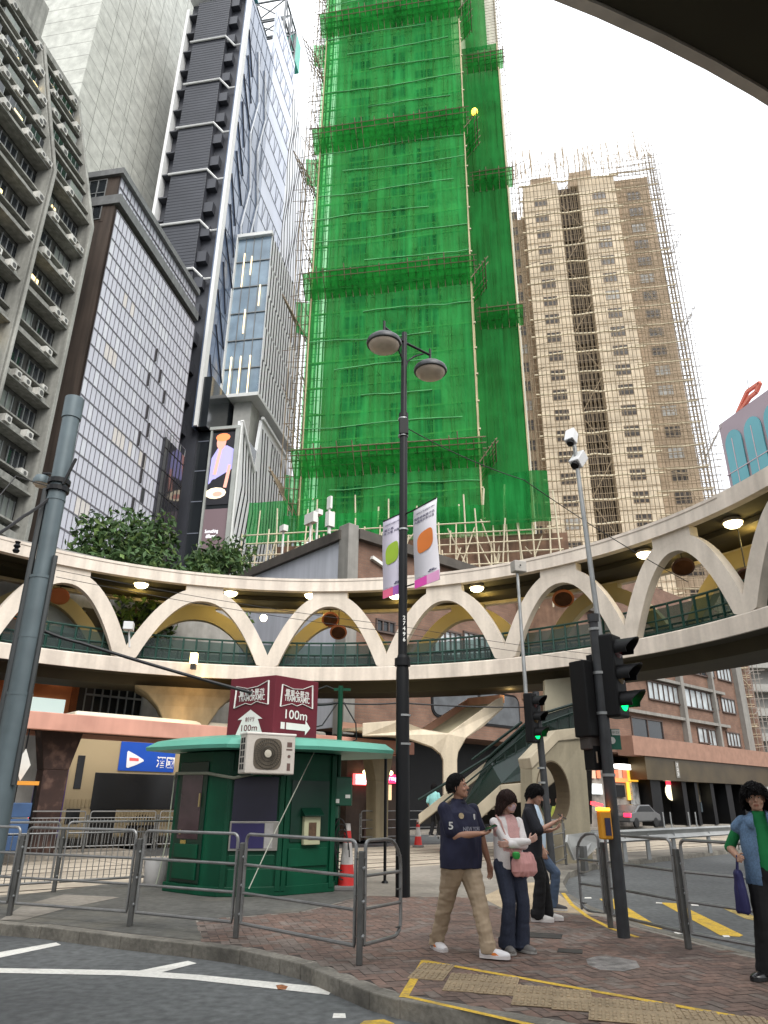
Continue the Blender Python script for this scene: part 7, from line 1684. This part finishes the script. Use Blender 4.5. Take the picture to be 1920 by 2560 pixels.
    rh = random.Random(hd.get('seed',0)+7); nl = 90 if coarse else 420
    for q in range(nl):       # loose locks lying over the cap, ends ragged
        i = rh.randrange(N); j0 = rh.randrange(0, Mh-6); ln = rh.randint(5, 9); tw_ = rh.choice((-1,0,0,1)); pts = []
        ce = Vector(Hp(0,.01,.11))
        for j in range(j0, min(Mh+1, j0+ln)):
            pv = Vector(hr.v[((i+(tw_ if j > j0+3 else 0)) % N)*(Mh+1)+j]); dv = (pv-ce).normalized(); pts.append(pv+dv*(.002+.006*rh.random()*hd.get('fluff',1)))
        if j0+ln > Mh: pts.append(pts[-1]+(pts[-1]-pts[-2])*rh.uniform(.3,1.2)+Vector((rh.uniform(-.008,.008),rh.uniform(-.008,.008),-.004)))
        r0 = rh.uniform(.004,.008); hr.tube(pts, [r0*.7]+[r0]*(len(pts)-2)+[r0*.25], 5)
    ho = add('hair', hr, look['hairm']); 
    return b, dict(add=add, sc=sc, hipj=hipj, shj=shj, kn=kn, ank=ank, el=el, wr=wr, Hp=Hp, R3=R3, g=g, s=s, lean=lean, P=P, NK=NK, hb=hb)
def top_part(D, m, name, sleeve=.55, hem=.84, loose=.02, wr=.006, seed=1, open_front=False, gx=1., neck=1.47):
    mb = MB(); g = D['g']*gx; ln = D['lean']
    loft(mb, [(hem,.165*g+loose,.115*g+loose,0,0),(hem+.1,.163*g+loose,.118*g+loose,0,-.005),(1.08,.158*g+loose,.122*g+loose,0,-.012*g+ln*.5),(1.22,.168*g+loose*.6,.118*g+loose*.5,0,ln),(1.33,.170*g,.102*g,0,ln*1.3),(1.385,.142*(.5+.5*g),.085,0,ln*1.4),(1.425,.105,.072,0,ln*1.5),(1.45,.078,.066,0,ln*1.5),(neck,.066,.063,0,ln*1.6+.008)], 26)
    for k in (-1,1):
        a, e, w = D['shj'][k], D['el'][k], D['wr'][k]
        if sleeve <= 1: cap(mb, a, a.lerp(e, sleeve), .052*g+loose*.25, .056*g+loose*.6)
        else: cap(mb, a, e, .052*g+loose*.3, .05*g+loose*.3); cap(mb, e, e.lerp(w, sleeve-1), .05*g+loose*.3, .036*g+loose*.3)
    return D['add'](name, mb, m, True, smooth=5, wr=wr*D['s'], seed=seed)
def trousers(D, m, name='trousers', flare=(.078,.058,.056), waist=.98, wr=.007, seed=2, hemz=.045, ry=1.):
    mb = MB(); g = D['g']
    loft(mb, [(.80,.135*g,.10*g),(.86,.165*g,.112*g),(.93,.165*g,.115*g),(waist,.155*g,.112*g)], 24)
    for k in (-1,1):
        h_, kn, an = D['hipj'][k], D['kn'][k], D['ank'][k]; cap(mb, h_+Vector((0,0,-.03)), kn, flare[0]*1.2*(.4+.6*g), flare[0]*.92); 
        low = Vector(an)+Vector((0,0,hemz-.08)); cap(mb, kn, Vector(kn).lerp(low,.93), flare[0]*.92 if flare[1] < flare[0] else flare[1]*.9, flare[2])
        loft(mb, [(0,flare[2]*1.02,flare[2]*1.08),(.05,flare[2]*1.0,flare[2]*1.05),(.1,flare[2]*.9,flare[2])], 16, None, Vector((an[0],an[1]+.005,an[2]+hemz-.09)))
    return D['add'](name, mb, m, True, smooth=4, wr=wr*D['s'], seed=seed, stretch=(7,7,13))
def shoes(D, dirs, m, solem, name='shoe', extra=None):
    for k in (-1,1):
        a = Vector(D['ank'][k]); d = Vector((*dirs[k],0)).normalized(); sd = Vector((-d.y,d.x,0)); pit = D.get('fpitch',{}).get(k,0)
        R3 = Matrix((sd, -d, Vector((0,0,1)))).transposed()@Matrix.Rotation(pit,3,'X'); base = Vector((a.x,a.y,a.z-.085))
        mb = MB(); hs = [(-.115,.030,.034),(-.10,.040,.052),(-.055,.045,.072),(0,.048,.064),(.06,.054,.044),(.115,.053,.034),(.16,.043,.025),(.185,.022,.014)]
        for y0, w_, hh in hs: pass
        n = 14; o = 0
        for (y0,w_,hh) in hs:
            for q in range(n):
                an = 2*math.pi*q/n; mb.v.append(tuple(base+R3@Vector((w_*math.cos(an), -y0-.025, .028+max(-.012,(hh*1.25 if math.sin(an)>0 else .014)*math.sin(an))))))
        for i in range(len(hs)-1):
            for q in range(n): mb.f.append([i*n+q,i*n+(q+1)%n,(i+1)*n+(q+1)%n,(i+1)*n+q]); mb.mi.append(0)
        mb.f.append(list(range(n))[::-1]); mb.mi.append(0); mb.f.append([(len(hs)-1)*n+q for q in range(n)]); mb.mi.append(0)
        cap(mb, base+R3@Vector((0,.03,.05)), base+R3@Vector((0,.02,.1)), .042, .04)
        sh_ = D['add'](name, mb, m)
        so = MB(); pts = [base+R3@Vector((w_*1.08*sg, -y0-.025, 0)) for sg in (1,) for (y0,w_,_) in hs]+[base+R3@Vector((-w_*1.08, -y0-.025, 0)) for (y0,w_,_) in hs[::-1]]
        so.extr(pts, R3@Vector((0,0,.026))); o2 = obj('sole', D['sc'](so), solem, sh_, local=True)
        if extra:
            ex = MB(); [ex.add([base+R3@Vector((q_*(.053), -y0-.025, z)) for sg,y0,z in extra[1]], [list(range(len(extra[1])))]) for q_ in (-1,1)]; obj('shoe_patch', D['sc'](ex), extra[0], sh_, local=True)
HAIRK = mat('hair_black', (.006,.005,.005), .75, var=.4, scale=30, spec=.15); HAIRB = mat('hair_brown', (.022,.010,.008), .7, var=.4, scale=30, spec=.2)
def W2B(loc, heading, s, p):   # world point to body space
    return (Matrix.Rotation(-heading,3,'Z')@(Vector(p)-Vector(loc)))/s
def gp(px, py, z=.135): return atz(px, py, z)

# --- man in navy polo, walking to the right, phone in hand
fA = gp(1092,2372); fB = gp(1228,2398); loc = Vector(((fA.x+fB.x)/2, (fA.y+fB.y)/2, .135)); hg = R(38); s = 1.765/1.72
a1 = W2B(loc,hg,s,fA+Vector((0,0,.085))); a2 = W2B(loc,hg,s,fB+Vector((-.02,0,.1)))
kk = (-1,1) if a1.x < a2.x else (1,-1)
ank = {kk[0]: a1, kk[1]: a2}
dA = (Matrix.Rotation(-hg,3,'Z')@Vector((.35,-.94,0))); dB = (Matrix.Rotation(-hg,3,'Z')@Vector((.93,-.36,0)))
foot = {kk[0]: (dA.x,dA.y), kk[1]: (dB.x,dB.y)}
pose = dict(hip=.915, ank=ank, foot=foot, kneehint=(0,-1,0), wrist={-1:Vector((.02,-.27,1.13)), 1:Vector((.37,-.06,.83))}, elbow={-1:(-.6,.5,-.6), 1:(.6,.6,0)},
  hand={-1:((.85,-.35,.12),(.1,-.3,.9),(.3,-.9,.2),.75), 1:((.05,-.12,-1),(-1,0,0),(0,-1,0),.4)}, yaw=R(38), pitch=R(-9), lean=.0)
look = dict(skin=(.36,.19,.125), skin_n='tan', hairm=HAIRK, girth=1.3, male=True, shoulder=.2)
b, D = person('man in navy polo shirt and beige trousers striding with a phone in hand', loc, hg, 1.765, pose, look, dict(length=.068, front=.182, thick=.010, lump=.07, rag=.02, seed=2))
NAVY = mat('navy_cloth', (.013,.014,.036), .85, var=.15, scale=6); sh_o = top_part(D, NAVY, 'polo_shirt', .8, .79, .026, .014, 3)
trousers(D, mat('beige_cloth', (.34,.26,.175), .85, var=.1, scale=5), flare=(.096,.080,.072), wr=.012)
shoes(D, foot, mat('shoe_white',(.66,.64,.64),.5,var=.06), mat('sole_white',(.6,.56,.54),.6), extra=(mat('patch_orange',(.8,.25,.03),.5,var=.3,scale=20),((1,.02,.03),(1,.09,.028),(1,.05,.055),(1,-.02,.05))))
c_ = MB(); hb = D['hb']; c_.tube([Vector((.062*math.cos(a),.0+.066*math.sin(a)+.006,1.445+.016*math.sin(a))) for a in [2*math.pi*i/20+.0 for i in range(21)]], .016, 8); D['add']('collar', c_, mat('navy_dark',(.010,.010,.022),.85))
def chest_text(D, body, w, h, z, x0, yo, m, par, ang=0., amp=.03):
    q = fit_text(body, w, h, .012); mb = MB()
    mb.add([(x0+p[0], yo+ (p[0]*1.6)**2*.6, z+p[1]) for p in q.v], [f[::1] for f in q.f]); return obj('lettering', D['sc'](mb), m, par, local=True)
TXW = mat('print_white',(.62,.62,.60),.7,var=.15,scale=30)
chest_text(D, 'NEW YORK', .25, .042, 1.175, .0, -.212, mat('print_grey',(.30,.31,.36),.7,var=.3,scale=30), sh_o)
m_ = MB(); m_.lathe(Vector((-.095,-.128,1.30)), [(.03,0),(.03,.012)], 14, (-.3,-1,.1)); obj('round_badge', D['sc'](m_), mat('badge_tan',(.42,.33,.2),.6,var=.3,scale=40), sh_o, local=True)
m_ = MB(); m_.obox((.095,-.136,1.285),(1,.3,0),(-.3,1,0),(0,0,1),.012,.005,.034); obj('chest_mark', D['sc'](m_), TXW, sh_o, local=True)
ep = D['shj'][-1].lerp(D['el'][-1],.6); q = place(fit_text('5',.05,.075,.02), ep+Vector((-.066,-.078,0)), (.75,-.66,0), (0,0,1)); obj('sleeve_number', D['sc'](q), TXW, sh_o, local=True)
ph = MB(); wp = D['wr'][-1]; ph.obox(wp+Vector((.105,-.075,.06)), (.75,-.5,.35), (.4,.85,.2), Vector((.75,-.5,.35)).cross(Vector((.4,.85,.2))), .072,.037,.006)
o = bpy.data.objects.new('phone_holder', None) if False else None
def held(name, lab, cat, mb, m, b, bevel=.004):
    M_ = Matrix.Translation(b.location)@Matrix.Rotation(b.rotation_euler.z,4,'Z'); q = MB().add([M_@Vector(p) for p in mb.v], mb.f); c = Vector((0,0,0))
    for p in q.v: c += Vector(p)
    c /= len(q.v); q.v = [tuple(Vector(p)-c) for p in q.v]; o = obj(name, q, m, None, local=True, bevel=bevel); o.location = c; return tag(o, lab, cat)
held('phone', 'black phone in the hand of the man in navy polo', 'phone', D['sc'](ph), BKG, b)

# --- woman with pink bag, arms folded
loc = gp(1284,2380); hg = R(24); s = 1.62/1.72
ank = {-1:Vector((-.085,.0,.09)), 1:Vector((.10,-.02,.09))}; foot = {-1:(-.25,-1), 1:(.22,-1)}
pose = dict(hip=.948, ank=ank, foot=foot, wrist={-1:Vector((.14,-.235,1.16)), 1:Vector((-.11,-.215,1.13))}, elbow={-1:(-.8,-.15,-.75), 1:(.8,-.15,-.75)},
  hand={-1:((.75,-.12,.35),(.0,1,.0),(0,0,1),.5), 1:((-.8,.2,.0),(0,1,0),(0,0,1),.5)}, yaw=R(30), pitch=R(6))
look = dict(skin=(.45,.27,.21), skin_n='fair', hairm=HAIRB, girth=1.14, shoulder=.172)
b, D = person('woman with brown bob and folded arms, pink bag at her waist', loc, hg, 1.60, pose, look, dict(length=-.035, front=.128, thick=.018, flare=.12, lump=.07, rag=.016, seed=5))
top_part(D, mat('pink_knit',(.62,.36,.34),.9,var=.08,scale=5,fine=.1), 'pink_top', .3, .90, .0, .002, 4, gx=.93, neck=1.455)
# open white cardigan: a looser shell cut away at the front
mb = MB(); g = D['g']
loft(mb, [(.86,.185,.135,0,.0),(1.0,.18,.135,0,0),(1.2,.18,.125,0,0),(1.33,.172,.112,0,0),(1.385,.15,.094,0,.004),(1.43,.108,.08,0,.008)], 26)
for k in (-1,1):
    a,e,w = D['shj'][k],D['el'][k],D['wr'][k]; cap(mb,a,e,.060,.058); cap(mb,e,e.lerp(w,.96),.055,.04)
D['add']('cardigan', mb, mat('white_knit',(.70,.66,.64),.9,var=.06,scale=5,fine=.06), True, smooth=4, wr=.006, seed=9, keep=lambda p: not (abs(p.x-.015) < .075*s and p.y < -.03*s and p.z > .80 and not (p.z < 1.27*s and p.z > 1.0*s and p.y < -.155*s)))
trousers(D, mat('dark_denim',(.028,.035,.06),.85,var=.2,scale=4,fine=.15), 'jeans', flare=(.086,.074,.092), waist=1.0, wr=.006)
shoes(D, foot, mat('shoe_grey',(.16,.15,.14),.8), mat('sole_grey',(.3,.29,.27),.7))
mk = MB(); Hp = D['Hp']; loft(mk, [(.012,.03,.02,0,-.062),(.03,.05,.045,0,-.045),(.055,.06,.062,0,-.04),(.08,.058,.062,0,-.045),(.094,.035,.045,0,-.06)], 18, D['R3'], D['hb'], 2.1); D['add']('face_mask', mk, mat('mask_lilac',(.50,.36,.38),.8,var=.05))
bg_ = MB(); loft(bg_, [(.78,.13,.04),(.83,.165,.075),(.92,.16,.08),(1.0,.13,.055),(1.03,.10,.04)], 24, None, (.07,-.20,.0), 2.4)
M_ = Matrix.Translation(b.location)@Matrix.Rotation(hg,4,'Z'); q = MB().add([M_@(Vector(p)*s) for p in bg_.v], bg_.f); c = M_@(Vector((.07,-.2,.9))*s)
te = thing('shoulder_bag', 'pleated pink bag hanging in front of the woman with folded arms', 'bag', c)
q2 = MB().add([Vector(p)-c for p in q.v], q.f); fuse('pouch', q2, mat('bag_pink',(.60,.30,.28),.55,var=.12,scale=6,spec=.4), te, .006, 3, wr=.012, seed=3, stretch=(26,26,4))
st = MB(); st.tube([M_@(Vector(p)*s) for p in ((-.06,-.2,1.0),(-.12,-.17,1.15),(-.14,-.08,1.36),(-.13,.03,1.42))], .011, 6); obj('strap', st, mat('bag_strap',(.45,.25,.22),.7), te, smooth=True)
gm = MB(); gm.lathe(M_@(Vector((-.075,-.275,1.0))*s), [(.03,-.03),(.045,0),(.04,.03),(.02,.04)], 10); obj('green_charm', gm, mat('charm_green',(.03,.30,.05),.6), te, smooth=True)

# --- person in black with phone, seen from the side
loc = gp(1338,2302); hg = R(72); s = 1.70/1.72
ank = {-1:Vector((-.09,-.05,.09)), 1:Vector((.10,-.16,.09))}; foot = {-1:(.05,-1), 1:(.15,-1)}
pose = dict(hip=.948, ank=ank, foot=foot, wrist={-1:Vector((-.10,-.36,1.23)), 1:Vector((.10,-.30,1.12))}, elbow={-1:(-.35,.1,-1), 1:(.5,.1,-1)},
  hand={-1:((.25,-.85,.4),(0,-.3,1),(-.8,0,.2),.6), 1:((-.2,-.8,.3),(0,0,1),(.8,0,0),.6)}, yaw=R(6), pitch=R(24), fwd=-.03, lean=-.015)
look = dict(skin=(.44,.26,.19), skin_n='light', hairm=HAIRK, girth=1.0, male=True)
b, D = person('person in black t-shirt and wide black trousers looking down at a phone', loc, hg, 1.72, pose, look, dict(length=.045, front=.155, thick=.016, lump=.12, rag=.03, seed=8, fluff=2))
BLKC = mat('black_cloth',(.012,.013,.018),.9,var=.2,scale=5); top_part(D, BLKC, 't_shirt', .95, .78, .035, .009, 6)
trousers(D, mat('black_trouser',(.008,.008,.009),.9,var=.2), flare=(.09,.09,.085), wr=.008); shoes(D, foot, mat('shoe_offwhite',(.52,.50,.47),.7), mat('sole_white',(.6,.56,.54)))
ph = MB(); wp = D['wr'][-1]; ph.obox(wp+Vector((.05,-.11,.075)), (.9,0,.1), (0,.8,.5), (0,-.5,.8), .036,.07,.006); held('phone', 'dark phone held by the person in black clothes', 'phone', D['sc'](ph), BKG, b)
# --- person in pale top and jeans, mostly hidden behind the two
loc = gp(1352,2272); hg = R(70)
ank = {-1:Vector((-.09,-.20,.09)), 1:Vector((.10,.50,.12))}; foot = {-1:(.0,-1), 1:(.0,-1)}
pose = dict(hip=.86, ank=ank, foot=foot, wrist={-1:Vector((-.2,-.12,.85)), 1:Vector((.22,-.05,.82))}, elbow={-1:(-.4,.9,0), 1:(.4,.9,0)}, hand={-1:((0,-.2,-1),(1,0,0),(0,-1,0),.4), 1:((0,-.1,-1),(-1,0,0),(0,-1,0),.4)}, yaw=0)
look = dict(skin=(.44,.26,.19), skin_n='light', hairm=HAIRK, girth=1.0, male=True)
b, D = person('person in pale blue top and jeans half hidden behind the person in black', loc, hg, 1.70, pose, look, dict(length=.05, front=.16, thick=.022, lump=.1, seed=12))
top_part(D, mat('pale_blue_cloth',(.42,.52,.62),.9), 't_shirt', .9, .84, .02, .007, 7); trousers(D, mat('blue_denim',(.05,.075,.12),.85,var=.2,scale=4), 'jeans', flare=(.08,.068,.068)); shoes(D, foot, mat('shoe_dark',(.03,.03,.032),.6), mat('sole_pale',(.5,.48,.46),.7))

# --- woman at the right edge in a denim waistcoat
loc = gp(1968,2452); hg = R(-20); s = 1.66/1.72
ank = {-1:Vector((-.16,-.03,.09)), 1:Vector((.12,.06,.09))}; foot = {-1:(-.75,-.7), 1:(.3,-1)}
pose = dict(hip=.948, ank=ank, foot=foot, wrist={-1:Vector((-.25,-.14,1.03)), 1:Vector((.25,-.1,.86))}, elbow={-1:(-.5,.9,-.3), 1:(.5,.8,0)}, hand={-1:((-.15,-.7,.1),(1,0,-.3),(0,.1,1),1.1), 1:((0,-.2,-1),(-1,0,0),(0,-1,0),.5)}, yaw=R(-6), pitch=0)
look = dict(skin=(.36,.21,.145), skin_n='olive', hairm=HAIRK, girth=1.1, shoulder=.175)
b, D = person('woman in denim waistcoat over green top, black trousers, at the right edge', loc, hg, 1.66, pose, look, dict(length=-.01, front=.135, thick=.04, flare=.12, lump=.2, rag=.035, seed=21, fluff=4))
top_part(D, mat('green_jersey',(.006,.16,.045),.85,var=.12,scale=5), 'green_top', 1.1, .84, .0, .004, 5, gx=.92)
DEN = mat('denim_blue',(.10,.17,.27),.85,var=.25,scale=5,fine=.25); mb = MB()
loft(mb, [(.80,.215,.155),(.95,.21,.155),(1.15,.205,.15),(1.3,.198,.135),(1.38,.165,.108),(1.425,.12,.086),(1.46,.08,.075,0,.008)], 26)
for k in (-1,1): cap(mb, D['shj'][k]-Vector((k*.02,0,.0)), D['shj'][k].lerp(D['el'][k],.22), .066, .072)
D['add']('denim_waistcoat', mb, DEN, True, smooth=3, wr=.008, seed=4, keep=lambda p: not (abs(p.x) < (.055+max(0,(1.2-p.z))*.05) and p.y < 0))
for k in (-1,1):
    mb = MB(); mb.add([Vector(p) for p in ((k*.06,-.115,1.44),(k*.15,-.09,1.41),(k*.13,-.15,1.33),(k*.075,-.155,1.30))], [(0,1,2,3)]); mb.add([Vector((k*.06,.0-.02,1.475)),Vector((k*.09,-.02,1.455)),Vector((k*.13,-.10,1.41)),Vector((k*.065,-.115,1.435))],[(0,1,2,3)])
    o = D['add']('collar', mb, DEN); q = o.modifiers.new('s','SOLIDIFY'); q.thickness = .012
trousers(D, mat('black_trouser',(.008,.008,.009)), flare=(.09,.092,.10), wr=.006); shoes(D, foot, mat('shoe_black',(.01,.01,.011),.25,spec=.6), mat('sole_black',(.012,.012,.012),.6))
M_ = Matrix.Translation(b.location)@Matrix.Rotation(hg,4,'Z'); c = M_@(Vector((-.29,-.16,.78))*s); te = thing('tote_bag', 'navy tote bag hanging from the arm of the woman in denim', 'bag', c)
q2 = MB(); loft(q2, [(-.21,.05,.12),(-.19,.06,.13),(0,.05,.125),(.12,.035,.11),(.15,.02,.09)], 20); fuse('pouch', q2, mat('bag_navy',(.014,.014,.075),.7,var=.15,scale=6), te, .007, 2, wr=.012, seed=5, stretch=(14,14,6)); te.rotation_euler = (0,0,hg)
q2 = MB(); q2.tube([(0,-.07,.13),(.02,-.03,.27),(.02,.03,.27),(0,.07,.13)], .009, 6); obj('strap', q2, MATS['bag_navy'], te, smooth=True, local=True)
# --- small figures in the distance
def far_person(lab, px, py, Y, h, heading, topc, legc, zfoot=None):
    p = atY(px, py, Y); p.z = .14 if zfoot is None else zfoot
    ank = {-1:Vector((-.1,-.08,.09)), 1:Vector((.1,.1,.09))}; ft = {-1:(0,-1), 1:(0,-1)}
    pose = dict(hip=.9, ank=ank, foot=ft, wrist={-1:Vector((-.24,-.1,.86)), 1:Vector((.22,-.15,.9))}, elbow={-1:(-.4,.9,0), 1:(.4,.9,0)}, hand={-1:((0,-.2,-1),(1,0,0),(0,-1,0),.4), 1:((0,-.1,-1),(-1,0,0),(0,-1,0),.4)})
    b, D = person(lab, p, heading, h, pose, dict(skin=(.42,.26,.19), skin_n='light', hairm=HAIRK, girth=1., group=None), dict(length=.04, front=.16, thick=.022, seed=3), True)
    top_part(D, mat('cloth_%s'%topc[0], topc[1], .9), 't_shirt', .9, .84, .02, .005, 3); trousers(D, mat('cloth_%s'%legc[0], legc[1], .9), flare=(.08,.07,.065)); shoes(D, ft, mat('shoe_dark',(.03,.03,.032)), mat('sole_pale',(.5,.48,.46)))
far_person('distant person in turquoise shirt at the foot of the stairs', 1086, 2040, 26.3, 1.68, R(150), ('turquoise',(.25,.52,.50)), ('black',(.01,.01,.012)), .55)
far_person('distant person in dark green jacket seen through the round opening', 1372, 2040, 26.0, 1.7, R(20), ('dark_green',(.06,.10,.07)), ('navy',(.02,.03,.05)))
far_person('distant pedestrian in hi-vis yellow vest seen through the round opening', 1398, 2040, 24.5, 1.7, R(-30), ('hi_vis',(.55,.62,.12)), ('grey',(.12,.11,.1)))
